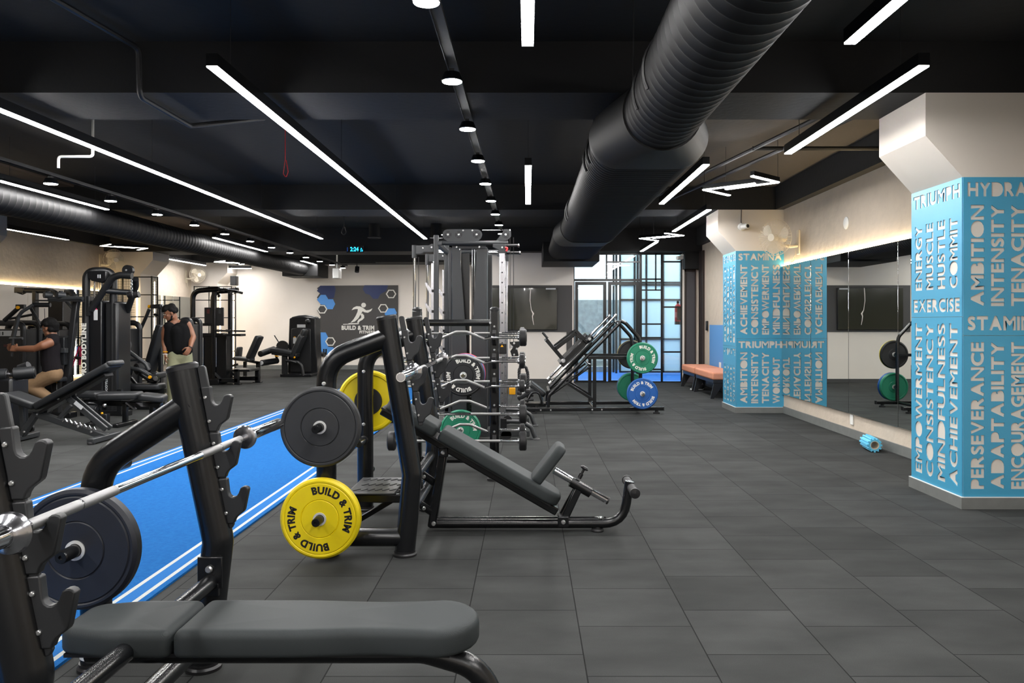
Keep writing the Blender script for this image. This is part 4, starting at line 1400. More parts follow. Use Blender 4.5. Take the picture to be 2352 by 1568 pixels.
for Y in (N0, N1):
    up = sub('guide_upright', ct, MB().box(-1.078, -1.022, Y - .03, Y + .03, .06, 2.34), M_FRAME2, bevel=.008)
    col = sub('chrome_column', ct, MB().box(-.325, -.258, Y - .03, Y + .03, .06, 2.16), M_STEEL, bevel=.008)
    hl = MB()
    for k in range(16):
        z = .30 + .115 * k
        b = MB(); hl.lathe([(.0, .001), (.008, .001), (.009, 0)], (-.292, Y - .0302, z), (0, -1, 0), 10)
    sub('pin_hole_marks', col, hl, M_PLASTIC)
    sub('column_head', ct, MB().prism([(-.36, 2.235), (-.245, 2.235), (-.245, 2.13), (-.335, 2.13), (-.335, 2.17), (-.40, 2.20), (-.40, 2.235)], (0, Y - .036, 0), (1, 0, 0), (0, 0, 1), (0, .072, 0)), M_FRAME2, bevel=.004)
    b = MB(); bolt(b, (-.292, Y - .037, 2.195), r=.013); sub('bolt', ct, b, M_BOLT)
    sub('top_beam', ct, MB().tube([(-1.05, Y, 2.25), (-.225, Y, 2.25)], .027, 20), M_FRAME2)
    arm = sub('guide_arm', ct, MB().prism([(-1.08, 2.235), (-1.10, 2.235), (-1.13, 2.215), (-1.25, 2.215), (-1.26, 2.20), (-1.26, 2.13), (-1.245, 2.115), (-1.09, 2.135), (-1.08, 2.135)] if False else
                                          [(-1.078, 2.24), (-1.105, 2.24), (-1.13, 2.225), (-1.275, 2.22), (-1.285, 2.20), (-1.285, 2.125), (-1.215, 2.125), (-1.19, 2.145), (-1.078, 2.145)],
                                          (0, Y - .02, 0), (1, 0, 0), (0, 0, 1), (0, .04, 0)), M_FRAME2, bevel=.004)
    for x, z in ((-1.10, 2.20), (-1.20, 2.19)):
        b = MB(); bolt(b, (x, Y - .021, z), r=.011); sub('bolt', arm, b, M_BOLT)
    sub('arm_end', ct, MB().tube([(-1.30, Y, 2.08), (-1.30, Y, 2.225)], .029, 16), M_FRAME2)
    sub('guide_rod', ct, MB().tube([(-1.30, Y, .25), (-1.30, Y, 2.09)], .017, 16), M_CHROME)
    sub('guide_base', ct, MB().box(-1.33, -1.02, Y - .03, Y + .03, .18, .25), M_FRAME2, bevel=.006)
    cat = sub('catch_plate', ct, MB().box(-1.108, -1.080, Y - .004, Y + .004, .4, 2.02), M_STEEL)
    for k in range(6):
        z = 1.70 - .235 * k
        sub('catch_hook', cat, MB().prism([(0, .02), (-.045, .07), (-.065, .10), (-.078, .095), (-.075, .07), (-.04, .0), (0, -.06)], (-1.10, Y - .005, z), (1, 0, 0), (0, 0, 1), (0, .010, 0)), M_STEEL)
        sub('catch_clip', cat, MB().cbox((-1.085, Y - .02, z + .0), .03, .03, .03), M_FRAME)
    sub('base_rail', ct, MB().box(-1.10, .02, Y - .035, Y + .035, .03, .10), M_FRAME2, bevel=.008)
    ft = [(-.10, Y, .07), (.0, Y, .16), (.07, Y, .13), (.10, Y, .03)]
    lg = sub('outrigger', ct, MB().tube([(-.28, Y - .02, .21), (-.06, Y - .02, .20), (.04, Y - .02, .14), (.085, Y - .02, .02)], .026, 18, bend=.08), M_FRAME2)
    sub('foot_plate', lg, MB().lathe([(.055, 0), (.058, .006), (.05, .014), (.0, .014)], (.085, Y - .02, 0), (0, 0, 1), 22), M_FRAME2)
for x in (-1.05, -.292):
    sub('cross_beam', ct, MB().box(x - .028, x + .028, N0 + .03, N1 - .03, 2.225, 2.275), M_FRAME2, bevel=.006)
    sub('floor_beam', ct, MB().box(x - .03, x + .03, N0 + .035, N1 - .035, .03, .10), M_FRAME2, bevel=.006)
# guided bar with end sleeves
gb = sub('guided_bar', ct, MB().tube([(-1.30, N0 - .10, 1.10), (-1.30, N1 + .10, 1.10)], .014, 16), M_CHROME)
for Y, s in ((N0, -1), (N1, 1)):
    sub('slider', gb, MB().tube([(-1.30, Y, 1.02), (-1.30, Y, 1.18)], .03, 16), M_FRAME)
    sub('bar_sleeve', gb, MB().tube([(-1.30, Y + s * .05, 1.10), (-1.30, Y + s * .45, 1.10)], .025, 18), M_CHROME)
# stack shrouds: outer panels with a V gap showing the weight rods
zt, zb = zf(566), .10
SH = N0 + .06
sub('stack_shroud', ct, MB().prism([(xf(1037.5), zb), (xf(1037.5), zt), (xf(1054), zt), (xf(1071), zf(790)), (xf(1071), zb)], (0, SH, 0), (1, 0, 0), (0, 0, 1), (0, .015, 0)), M_FRAME2, bevel=.003)
sub('stack_shroud', ct, MB().prism([(xf(1114.5), zb), (xf(1114.5), zt), (xf(1094.7), zt), (xf(1082), zf(790)), (xf(1082), zb)], (0, SH, 0), (1, 0, 0), (0, 0, 1), (0, .015, 0)), M_FRAME2, bevel=.003)
sub('shroud_head', ct, MB().box(xf(1037.5), xf(1114.5), SH - .01, SH + .02, zt - .02, zt + .025), M_FRAME2, bevel=.003)
for u in (1048, 1100):
    b = MB(); bolt(b, (xf(u), SH - .011, zt - .002), r=.012); sub('bolt', ct, b, M_BOLT)
sub('inner_shroud', ct, MB().box(xf(1040), xf(1076.0), SH + .12, SH + .135, zb, zt - .06), M_FRAME, bevel=.002)
sub('inner_shroud', ct, MB().box(xf(1084), xf(1112), SH + .14, SH + .155, zb, zt - .06), M_FRAME, bevel=.002)
for u in (1055.5, 1082.5, 1088.5):
    sub('stack_rod', ct, MB().tube([(xf(u), SH + .09, zb), (xf(u), SH + .09, zt)], .010, 12), M_CHROME)
stk = MB()
for k in range(18): stk.box(xf(1048), xf(1104), SH + .05, SH + .08, .16 + .045 * k, .16 + .045 * k + .042)
sub('weight_stack', ct, stk, M_FRAME)
sub('side_cover', ct, MB().box(-.505, -.425, N0 + .35, N0 + .40, .10, 2.15), M_FRAME2, bevel=.004)
sub('side_cover', ct, MB().box(-.915, -.885, SH, SH + .9, .10, zt), M_FRAME2, bevel=.004)
sub('side_cover', ct, MB().box(-.49, -.47, SH, SH + .9, .10, zt), M_FRAME2, bevel=.004)
# pulley plates on top
r = .064
for Y in (N0 - .015,):
    o_ = []
    xa, xb, zc = xf(1029.5), xf(1095), zf(539.5)
    for k in range(13): a = math.radians(90 + 180 * k / 12); o_.append((xa + r * math.cos(a), zc + r * math.sin(a)))
    for k in range(13): a = math.radians(-90 + 180 * k / 12); o_.append((xb + r * math.cos(a), zc + r * math.sin(a)))
    pp = sub('pulley_plate', ct, MB().prism(o_, (0, Y - .005, 0), (1, 0, 0), (0, 0, 1), (0, .01, 0)), M_FRAME2)
    p2 = sub('pulley_plate', ct, MB().prism([(xf(1140), zf(552.5)), (xf(1150), zf(540)), (xf(1159), zf(527)), (xf(1173), zf(527)), (xf(1174), zf(530)), (xf(1174), zf(543)), (xf(1166), zf(551)), (xf(1160), zf(552.5))],
                                            (0, Y - .005, 0), (1, 0, 0), (0, 0, 1), (0, .01, 0)), M_FRAME2)
    sub('plate_tab', pp, MB().box(xf(1026), xf(1100), Y - .004, Y + .004, 2.26, zf(549)), M_FRAME2)
    for u, pl in ((1029.5, pp), (1054, pp), (1094.7, pp), (1161.5, p2)):
        c = Vector((xf(u), Y, zf(539.3)))
        dk = MB()
        for q in range(4):
            a0 = math.radians(90 * q + 52); a1 = math.radians(90 * q + 128)
            arc = [(.042 * math.cos(a0 + (a1 - a0) * k / 6), .042 * math.sin(a0 + (a1 - a0) * k / 6)) for k in range(7)] + [(.022 * math.cos(a1 - (a1 - a0) * k / 6 * .7 - .11), .022 * math.sin(a1 - (a1 - a0) * k / 6 * .7 - .11)) for k in range(7)]
            dk.prism(arc, c - Vector((0, .0065, 0)), (1, 0, 0), (0, 0, 1), (0, .002, 0))
        pu = sub('pulley_wheel', pl, dk, M_PLASTIC)
        b = MB(); bolt(b, c - Vector((0, .006, 0)), r=.014); sub('bolt', pl, b, M_BOLT)
    for u, v in ((1016, 540), (1064, 530), (1085, 530), (1171, 529)):
        b = MB(); bolt(b, (xf(u), Y - .006, zf(v)), r=.011); sub('bolt', ct, b, M_BOLT)
# hinge joint at the left of the top beam
jn = MB().cbox((xf(1011), N0 - .02, zf(559)), .05, .05, .05)
sub('beam_joint', ct, jn, M_FRAME2, bevel=.005)
# chin-up handles pointing to the mirrors
for Y, v, u1 in ((N0 - .02, 564, 1192), (N0 + .12, 578.5, 1194.5)):
    h = sub('chin_up_handle', ct, MB().tube([(xf(1163), Y, zf(v)), (xf(u1 - 3), Y, zf(v))], .016, 16), M_RUBBER)
    sub('end_cap', h, MB().lathe([(.017, 0), (.022, .006), (.022, .018), (.017, .024), (.0, .024)], (xf(u1 - 3), Y, zf(v)), (1, 0, 0), 18), M_STEEL)
sub('beam_stub', ct, MB().tube([(xf(1115), N0 + .4, zf(573)), (xf(1145), N0 + .4, zf(573))], .014, 14), M_CHROME)
sub('red_hook', ct, MB().tube([at(1160, 569, N0 - .05), at(1166, 569, N0 - .05), at(1163, 577, N0 - .05)], .012, 12, bend=.01), M_RED)
# cables
for u, va, vb, Y in ((1171.5, 545, 800, N0 - .02), (1179.5, 545, 800, N0 + .1), (961.5, 590, 708, N0 - .0), (1020, 590, 740, N0 + .1)):
    sub('cable', ct, MB().tube([at(u, va, Y), at(u, vb, Y)], .0035, 6), M_PLASTIC)
sub('cable', ct, MB().tube([at(1108, 528.6, N0), at(1160, 528.6, N0)], .0045, 6), M_STEEL)
# sliding carriages
cg = sub('carriage', ct, MB().box(xf(1146.5), xf(1164), N0 - .075, N0 + .045, zf(812), zf(788)), M_FRAME, bevel=.006)
sub('warning_label', cg, MB().prism([(xf(1150), zf(796)), (xf(1157), zf(796)), (xf(1153.5), zf(790.5))], (0, N0 - .0755, 0), (1, 0, 0), (0, 0, 1), (0, -.0008, 0)), M_YEL_PART)
pb = sub('pulley_bracket', ct, MB().prism([(xf(1170), zf(785)), (xf(1192), zf(783)), (xf(1194), zf(795)), (xf(1188), zf(800)), (xf(1192), zf(817)), (xf(1176), zf(818)), (xf(1172), zf(806)), (xf(1178), zf(798))],
                                          (0, N0 - .05, 0), (1, 0, 0), (0, 0, 1), (0, .012, 0)), M_FRAME, bevel=.003)
for u, v in ((1181, 788), (1187, 800.5), (1181, 814), (1176, 796)):
    b = MB(); bolt(b, (xf(u), N0 - .051, zf(v)), r=.012); sub('bolt', pb, b, M_BOLT)
cg = sub('carriage', ct, MB().box(xf(1164), xf(1180), N1 - .07, N1 + .04, zf(905, N1), zf(890, N1)), M_YEL_PART, bevel=.006)
lb = sub('low_pulley', ct, MB().prism([(xf(1150), zf(960)), (xf(1164), zf(960)), (xf(1164), zf(982)), (xf(1150), zf(982))], (0, N0 - .05, 0), (1, 0, 0), (0, 0, 1), (0, .02, 0)), M_FRAME, bevel=.004)
sub('low_pulley', ct, MB().disc((xf(1166), N0 - .02, zf(963)), .05, .03, (0, 1, 0)), M_PLASTIC)
sub('low_pulley', ct, MB().disc((xf(1163), N0 - .02, zf(998)), .06, .03, (0, 1, 0)), M_PLASTIC)
# plate horns
for z in (.775, .148):
    zz = .775 if z > .5 else EYE - (988 - V0) * 8.85 / F
    x = -.688 if z > .5 else (1057.5 - U0) * 8.85 / F
    sub('plate_horn', ct, MB().lathe([(.05, 0), (.05, .02), (.0245, .022), (.0245, .74 if z > .5 else .42), (.02, .745 if z > .5 else .425), (.0, .745 if z > .5 else .425)], (x, SH, zz), (0, -1, 0), 20), M_CHROME)
plate('black', M_RUBBER, M_LET_WHITE, (-.688, 8.58, .775), 'black bumper plate with white lettering on the cable tower, upper horn', -12)
plate('blue_plain', M_BLUE, None, (-.688, 8.70, .775), 'blue bumper plate just behind the black plate on the cable tower', 0, group='bumper plates')
plate('red_plain', M_RED, None, (-.688, 8.82, .775), 'red bumper plate behind the blue plate on the cable tower', 0)
plate('green', M_GREEN, M_LET_WHITE, ((1057.5 - U0) * 8.85 / F, 8.88, EYE - (988 - V0) * 8.85 / F), 'green bumper plate low on the cable tower behind the sloping bench', -25)
# rope hanging on the cable
rp = thing('triceps_rope', 'black twisted cable rope handle hanging beside the cable tower', 'rope handle', at(1199, 830, N0 - .05))
YR = N0 - .05
pts = [at(1193, 898, YR), at(1192.5, 850, YR), at(1196, 841, YR), at(1201, 838.5, YR), at(1208, 843, YR), at(1212, 856, YR), at(1213, 875, YR), at(1211.5, 893, YR)]
rope = fillet(pts, .06, 5)
rb = MB()
for ph in (0, 2 * PI / 3, 4 * PI / 3):
    dn, L = [], 0
    for i, p in enumerate(rope):
        if i: L += (p - rope[i - 1]).length
        n_ = 0
    line = []
    seg = []
    tot = sum((rope[i] - rope[i - 1]).length for i in range(1, len(rope)))
    acc = 0
    for i in range(1, len(rope)):
        l = (rope[i] - rope[i - 1]).length
        m_ = max(1, int(l / .008))
        for k in range(m_):
            p = rope[i - 1].lerp(rope[i], k / m_)
            s = acc + l * k / m_
            d_ = (rope[i] - rope[i - 1]).normalized(); x_, y_, _ = frame_of(d_)
            a = ph + s / .085 * 2 * PI
            line.append(p + (x_ * math.cos(a) + y_ * math.sin(a)) * .009)
        acc += l
    rb.tube(line, .0105, 8)
sub('rope', rp, rb, M_PLASTIC)
for p, m_ in ((pts[0], M_RUBBER), (pts[-1], M_RUBBER)):
    sub('end_stop', rp, MB().lathe([(.02, 0), (.03, -.012), (.03, -.035), (.02, -.045), (.0, -.045)], p, (0, 0, 1), 18), m_)
cb = MB()
cc = at(1199.5, 828, YR)
cb.tube([cc + Vector((.016 * math.cos(a), 0, .052 * math.sin(a))) for a in [2 * PI * k / 18 for k in range(19)]], .005, 8)
sub('carabiner', rp, cb, M_STEEL)
sub('cable_end', rp, MB().tube([at(1195, 812, YR), at(1199.5, 819, YR)], .014, 12), M_PLASTIC)

# ================================================================== leg press
L0, L1 = 11.75, 12.65
lp = thing('leg_press', 'black sloping leg press with chrome rails holding green and blue plates', 'gym machine', (1.0, 12.2, 0))


def lx(u, v, Y=L0): return at(u, v, L0) + Vector((0, Y - L0, 0))


for Y in (L0, L1):
    sub('base_rail', lp, MB().bar(lx(1207, 940.5, Y), lx(1524, 938, Y), .06, .052), M_FRAME, bevel=.008)
    sub('base_cap', lp, MB().cbox(lx(1524, 938, Y), .012, .062, .055), M_PLASTIC)
    sub('rubber_foot', lp, MB().lathe([(.05, 0), (.05, .02), (.025, .025), (.025, .05)], (lx(1508, 940).x, Y, 0), (0, 0, 1), 16), M_RUBBER)
    sub('rubber_foot', lp, MB().lathe([(.05, 0), (.05, .02), (.025, .025), (.025, .05)], (lx(1225, 940).x, Y, 0), (0, 0, 1), 16), M_RUBBER)
    sub('slope_tube', lp, MB().tube([lx(1259, 935, Y), lx(1261, 908, Y), lx(1424, 742, Y)], .024, 16, bend=.12), M_FRAME)
    sub('lower_slope_tube', lp, MB().tube([lx(1266, 906, Y), lx(1355, 842, Y)], .015, 12), M_FRAME)
    gr = sub('guide_rail', lp, MB().tube([lx(1265, 878, Y), lx(1413, 725, Y)], .019, 16), M_CHROME)
    sub('rail_end', gr, MB().lathe([(.025, -.01), (.025, .03), (.0, .03)], lx(1413, 725, Y), lx(1413, 725) - lx(1265, 878), 14), M_BOLT)
    sub('rail_end', gr, MB().lathe([(.025, -.03), (.025, .02), (.0, .02)], lx(1265, 878, Y), lx(1413, 725) - lx(1265, 878), 14), M_BOLT)
    Yi = Y
    sub('rear_post', lp, MB().tube([lx(1426, 737, Yi), lx(1437, 742, Yi), lx(1468, 776, Yi), lx(1471, 800, Yi), lx(1471, 937, Yi)], .027, 16, bend=.14), M_FRAME)
    sub('tie_bar', lp, MB().bar(lx(1350, 821, Y), lx(1470, 821, Y), .045, .045), M_FRAME, bevel=.005)
    sub('mid_post', lp, MB().bar(lx(1365.5, 823, Y), lx(1365.5, 938, Y), .045, .05), M_FRAME, bevel=.005)
    sub('brace', lp, MB().bar(lx(1303, 880, Y), lx(1363, 918, Y), .04, .04), M_FRAME, bevel=.005)
    for z, s in ((820.5, 0), (901, 0)):
        s = -1 if Y == L0 else 1
        sub('plate_peg', lp, MB().lathe([(.04, .02), (.04, .03), (.0245, .032), (.0245, .30), (.02, .305), (.0, .305)], lx(1471, z, Y), (0, s, 0), 20), M_CHROME)
    if Y == L0:
        for u, v in ((1242, 941), (1265, 941), (1360, 940), (1382, 940), (1338, 820), (1341, 817), (1418, 742), (1413, 738)):
            b = MB(); bolt(b, lx(u, v, Y - .031), r=.012); sub('bolt', lp, b, M_BOLT)
for u, v in ((1232, 940), (1366, 938), (1471, 938), (1430, 738), (1262, 900)):
    sub('cross_tube', lp, MB().tube([lx(u, v, L0 + .03), lx(u, v, L1 - .03)], .022, 14), M_FRAME)
# sled: carriage, foot plate and braces
cr = sub('carriage', lp, MB().bar(lx(1292, 842, 12.2), lx(1355, 780, 12.2), .80, .14), M_FRAME, bevel=.01)
for Y in (L0 - .04, L1 + .04):
    bx = sub('roller_housing', cr, MB().tube([lx(1347, 783, Y), lx(1359, 771, Y)], .045, 16), M_FRAME)
    b = MB(); s = -1 if Y < 12 else 1; bolt(b, lx(1353, 778, Y + s * .05), (0, s, 0), .025); sub('bolt', bx, b, M_BOLT)
sub('foot_plate', lp, MB().bar(lx(1255, 780, 12.2), lx(1299, 832, 12.2), .72, .055), M_FRAME, bevel=.008)
for Y in (12.0 - .25, 12.2 + .25):
    sub('foot_plate_arm', lp, MB().bar(lx(1276, 800, Y), lx(1324, 763, Y), .05, .06), M_FRAME, bevel=.006)
    sub('foot_plate_arm', lp, MB().bar(lx(1322, 760, Y), lx(1350, 786, Y), .05, .06), M_FRAME, bevel=.006)
hg = sub('handle_bar', lp, MB().tube([lx(1246, 763, L0), lx(1258, 777, L0)], .018, 14), M_RUBBER)
b = MB(); bolt(b, lx(1294, 829, L0 + .05), r=.035); sub('bolt', lp, b, M_BOLT)
sub('stop_lever', lp, MB().tube([lx(1353, 835, L0 - .02), lx(1330, 856, L0 - .02), lx(1300, 873, L0 - .02)], .010, 10), M_FRAME)
sub('stop_chain', lp, MB().tube([lx(1345, 828, L0 - .02), lx(1350, 834, L0 - .02), lx(1356, 836, L0 - .02)], .012, 10), M_STEEL)
# seat low at the foot of the slope
Mst = Matrix.Translation(lx(1243, 912, 12.2)) @ Matrix.Rotation(math.radians(38), 4, 'Y')
sub('seat_pad', lp, MB().pad(rrect(.30, .46, .05), .075, .025, Mst @ Matrix.Translation((-.1, 0, 0))), M_VINYL_DK, smooth=60)
Mst2 = Matrix.Translation(lx(1213, 912, 12.2)) @ Matrix.Rotation(math.radians(-32), 4, 'Y')
sub('back_pad', lp, MB().pad(rrect(.32, .46, .05), .075, .025, Mst2), M_VINYL_DK, smooth=60)
for Y in (11.86, 12.54):
    sub('seat_handle', lp, MB().tube([lx(1210, 925, Y), lx(1222, 902, Y), lx(1238, 902, Y), lx(1247, 930, Y)], .018, 12, bend=.08), M_FRAME)
    sub('seat_handle', lp, MB().tube([lx(1200, 921, Y), lx(1226, 919, Y)], .018, 12), M_RUBBER)
sub('seat_frame', lp, MB().bar(lx(1205, 935, 12.2), lx(1255, 935, 12.2), .3, .05), M_FRAME)
plate('green', M_GREEN, M_LET_WHITE, (lx(1471, 820).x, L0 - .19, lx(1471, 820.5).z), 'green bumper plate with white lettering, upper one on the leg press', 0)
plate('blue', M_BLUE, M_LET_WHITE, (lx(1471, 820).x, L0 - .19, lx(1471, 901).z), 'blue bumper plate with white lettering, lower one on the leg press', -58)
plate('yellow_rim', M_RUBBER, M_LET_BLACK, (lx(1471, 820).x, L1 + .12, lx(1471, 820.5).z), 'yellow rimmed plate on the far side of the leg press, upper peg', 0, flip=True)
plate('green', M_GREEN, M_LET_WHITE, (lx(1471, 820).x, L1 + .12, lx(1471, 901).z), 'green plate half hidden on the far side of the leg press, lower peg', 0, flip=True)
plate('blue', M_BLUE, M_LET_WHITE, (lx(1471, 820).x, L1 + .19, lx(1471, 901).z), 'blue plate behind the half hidden green plate of the leg press', 0, flip=True)
# ================================================================== weight machines on the left
def stack_tower(x, y, w, d, h, label, ztop_label, marks=True, cat='weight stack'):
    """tall weight stack housing: rounded steel frame, dark front cover, pale label plate"""
    t = thing('weight_stack_tower', label, cat, (x, y, 0), 'weight stack towers')
    r = .045
    for yy in (y - d / 2 + r, y + d / 2 - r):
        sub('arch_frame', t, MB().tube([(x - w / 2 + r, yy, .02), (x - w / 2 + r, yy, h - r), (x + w / 2 - r, yy, h - r), (x + w / 2 - r, yy, .02)], r, 16, bend=.12), M_MACH)
    c = sub('front_cover', t, MB().box(x - w / 2 + .05, x + w / 2 - .05, y - d / 2 + .02, y + d / 2 - .02, .06, h - .14), M_MACH, bevel=.012)
    sub('label_plate', c, MB().box(x - w / 2 + .07, x + w / 2 - .07, y - d / 2 + .008, y - d / 2 + .02, ztop_label - .055, ztop_label + .03), M_LABELGREY, bevel=.003)
    if marks:
        mk = MB()
        for k in range(3): mk.box(x - w / 4 + .05 * k, x - w / 4 + .05 * k + .018, y - d / 2 + .005, y - d / 2 + .008, ztop_label - .04, ztop_label + .012)
        sub('pictogram', c, mk, M_MACH)
        sub('warning_sticker', c, MB().box(x - .035, x + .03, y - d / 2 + .016, y - d / 2 + .02, ztop_label - .22, ztop_label - .185), M_DULLRED)
    sub('base', t, MB().box(x - w / 2, x + w / 2, y - d / 2, y + d / 2, .0, .06), M_FRAME, bevel=.01)
    return t


def soft(name, root, c, L, W, th, pitch=0.0, yaw=0.0, m=None, r=.03, corner=.05, label=None):
    """cushion centred on c, tilted by pitch about Y then turned by yaw about Z"""
    M = Matrix.Translation(Vector(c)) @ Matrix.Rotation(math.radians(yaw), 4, 'Z') @ Matrix.Rotation(math.radians(pitch), 4, 'Y') @ Matrix.Translation((0, 0, -th / 2))
    return sub(name, root, MB().pad(rrect(L, W, corner), th, r, M), m or M_VINYL_DK, smooth=60)


def foam(name, root, p, q, r):
    o = sub(name, root, MB().tube([p, q], r, 24), M_VINYL_DK)
    d = (Vector(q) - Vector(p)).normalized()
    sub('end_cap', o, MB().lathe([(r * .8, -.002), (r * .75, .012), (.0, .016)], q, d, 20), M_PLASTIC)
    sub('end_cap', o, MB().lathe([(r * .8, -.002), (r * .75, .012), (.0, .016)], p, -d, 20), M_PLASTIC)
    return o


# ---- tall pulley tower with lettering on its column
TY = 11.5
tw = thing('pulley_tower', 'tall black pulley tower lettered PRO BODYLINE with two raised boom arms', 'gym machine', at(225, 905, TY) * 1)
tw.location = (at(225, 900, TY).x, TY, 0); ROOT_AT[tw.name] = Vector(tw.location)
q = lambda u, v, dy=0: at(u, v, TY) + Vector((0, dy, 0))
xa, xb = q(198, 0).x, q(252, 0).x
zt = q(0, 618).z
sub('arch_frame', tw, MB().tube([(xa, TY, .02), (xa, TY, zt - .02), (xb, TY + .1, zt - .02), (xb, TY + .1, .02)], .054, 22, bend=.14), M_MACH)
lt = MB(); text_on(lt, 'PRO BODYLINE', Vector((xa + .034, TY - .0565, q(0, 864).z)), (0, 0, 1), (-1, 0, 0), .072, .05, width=(864 - 742) * TY / F)
sub('lettering', tw, lt, M_LET_WHITE)
sub('head_cover', tw, MB().prism([(xa + .03, zt - .03), (xb - .03, zt - .03), (xb - .03, zt - .16), (xb - .09, zt - .2), (xa + .1, zt - .17), (xa + .05, zt - .12)], (0, TY - .05, 0), (1, 0, 0), (0, 0, 1), (0, .14, 0)), M_MACH_GLOSS, bevel=.01)
hm = MB()
for k in range(2): hm.box(xa + .19 + .03 * k, xa + .205 + .03 * k, TY - .052, TY - .05, zt - .13, zt - .08)
sub('head_mark', tw, hm, M_LABELGREY)
sub('stack_cover', tw, MB().box(q(207, 0).x, q(235, 0).x, TY - .02, TY + .25, .05, q(0, 690).z), M_MACH_GLOSS, bevel=.012)
sub('stack_cover', tw, MB().box(q(236, 0).x, q(266, 0).x, TY + .05, TY + .45, .05, q(0, 692).z), M_MACH, bevel=.03)
lt = MB(); text_on(lt, 'BODYLINE', Vector((q(243, 0).x, TY + .048, q(0, 902).z)), (0, 0, 1), (-1, 0, 0), .035, .03, width=.26)
sub('lettering', tw, lt, M_LABELGREY)
for u in (210, 227):
    sub('guide_rod', tw, MB().tube([q(u, 692, .08), q(u, 640, .08)], .014, 12), M_CHROME)
for u in (216, 219, 223): sub('cable', tw, MB().tube([q(u, 700, .06), q(u, 630, .06)], .004, 6), M_PLASTIC)
stc = sub('instruction_sticker', tw, MB().box(q(217, 0).x, q(226, 0).x, TY - .0215, TY - .02, q(0, 735).z, q(0, 711).z), M_LABELGREY)
sub('sticker_head', stc, MB().prism([(q(217, 0).x, q(0, 711).z), (q(226, 0).x, q(0, 711).z), (q(222, 0).x, q(0, 706).z)], (0, TY - .0215, 0), (1, 0, 0), (0, 0, 1), (0, .0015, 0)), M_PINK)
sub('boom_arm', tw, MB().tube([q(211, 712, -.03), q(262, 638, -.05), q(280, 632, -.06), q(308, 634, -.06)], .048, 18, bend=.16), M_MACH)
sub('boom_arm', tw, MB().tube([q(264, 714, .35), q(300, 655, .15), q(307, 640, .05)], .045, 18, bend=.14), M_MACH)
sub('boom_cross', tw, MB().tube([q(245, 668, -.04), q(292, 671, .2)], .04, 16), M_MACH)
sub('hinge_plate', tw, MB().box(q(203, 0).x, q(211, 0).x, TY - .07, TY + .05, q(0, 725).z, q(0, 680).z), M_MACH, bevel=.008)
ph = sub('pulley_head', tw, MB().disc(q(298, 621, -.04), .075, .07, (0, 1, 0)), M_MACH_GLOSS)
b = MB(); bolt(b, q(296, 621, -.077), r=.014); sub('bolt', ph, b, M_BOLT)
sub('pulley_strut', tw, MB().bar(q(284, 632, -.05), q(298, 614, -.04), .05, .04), M_MACH, bevel=.006)
chn = MB()
for k in range(6):
    c = q(307, 643 + 4.2 * k, -.06)
    chn.tube([c + Vector(((.010 if k % 2 else .003) * math.cos(a), (.003 if k % 2 else .010) * math.cos(a), .017 * math.sin(a))) for a in [2 * PI * j / 10 for j in range(11)]], .0045, 5)
sub('chain', tw, chn, M_STEEL)
for u0, u1 in ((299, 309), (313, 324)):
    sub('strap_handle', tw, MB().tube([q(u0, 678, -.06), q(u1, 676, -.06)], .045, 14), M_PLASTIC)
sub('strap_handle_link', tw, MB().tube([q(305, 668, -.06), q(311, 680, -.06)], .02, 10), M_PLASTIC)
sub('base_beam', tw, MB().box(xa - .06, q(300, 0).x, TY - .06, TY + .06, 0, .08), M_FRAME, bevel=.01)
# its seat and knee rollers
sub('seat_post', tw, MB().bar(q(300, 0, -.3) * 1 - Vector((0, 0, q(300, 0).z)) + Vector((0, 0, .05)), q(300, 890, -.3), .06, .06, side=(1, 0, 0)), M_FRAME)

# ---- long flat seat between tower and walkway
BY = 10.4
bm = thing('leg_machine_seat', 'flat dark padded seat of the leg machine before the pulley tower', 'weight bench', (at(275, 0, BY).x, BY, 0))
q2 = lambda u, v, dy=0: at(u, v, BY) + Vector((0, dy, 0))
soft('seat_pad', bm, q2(276, 908), .50, .36, .085, 0, 12, M_VINYL_DK)
soft('seat_pad', bm, q2(352, 912), .30, .34, .085, 8, 12, M_VINYL_DK)
soft('back_pad', bm, q2(197, 908, .15), .30, .30, .08, 0, 0, M_VINYL_DK)
sub('main_rail', bm, MB().bar(q2(185, 925, .1) , q2(372, 930), .08, .07), M_FRAME, bevel=.01)
for u in (215, 288, 350):
    sub('leg', bm, MB().bar(q2(u, 925) - Vector((0, 0, 0)), Vector((q2(u, 0).x, BY, .03)), .06, .06, side=(1, 0, 0)), M_FRAME, bevel=.008)
    sub('foot_bar', bm, MB().box(q2(u, 0).x - .035, q2(u, 0).x + .035, BY - .26, BY + .26, 0, .05), M_FRAME, bevel=.008)
sub('grip_handle', bm, MB().tube([q2(200, 936, -.15), q2(206, 926, -.2), q2(224, 922, -.2), q2(236, 925, -.15), q2(238, 940, -.1)], .018, 12, bend=.05), M_FRAME)
foam('roller', bm, q2(213, 935, -.2), q2(240, 936, -.2), .05)
sub('steel_knob', bm, MB().ball(q2(264, 926, -.25), .025), M_CHROME)
sub('adjust_post', bm, MB().bar(q2(266, 945, -.25), Vector((q2(266, 0).x, BY - .25, .02)), .07, .09, side=(1, 0, 0)), M_MACH, bevel=.008)
sub('pop_pin', bm, MB().ball(q2(258, 944, -.25), .016), M_YEL_PART)
sub('chrome_slide', bm, MB().bar(q2(300, 922, -.1), q2(320, 938, -.1), .06, .02), M_STEEL)

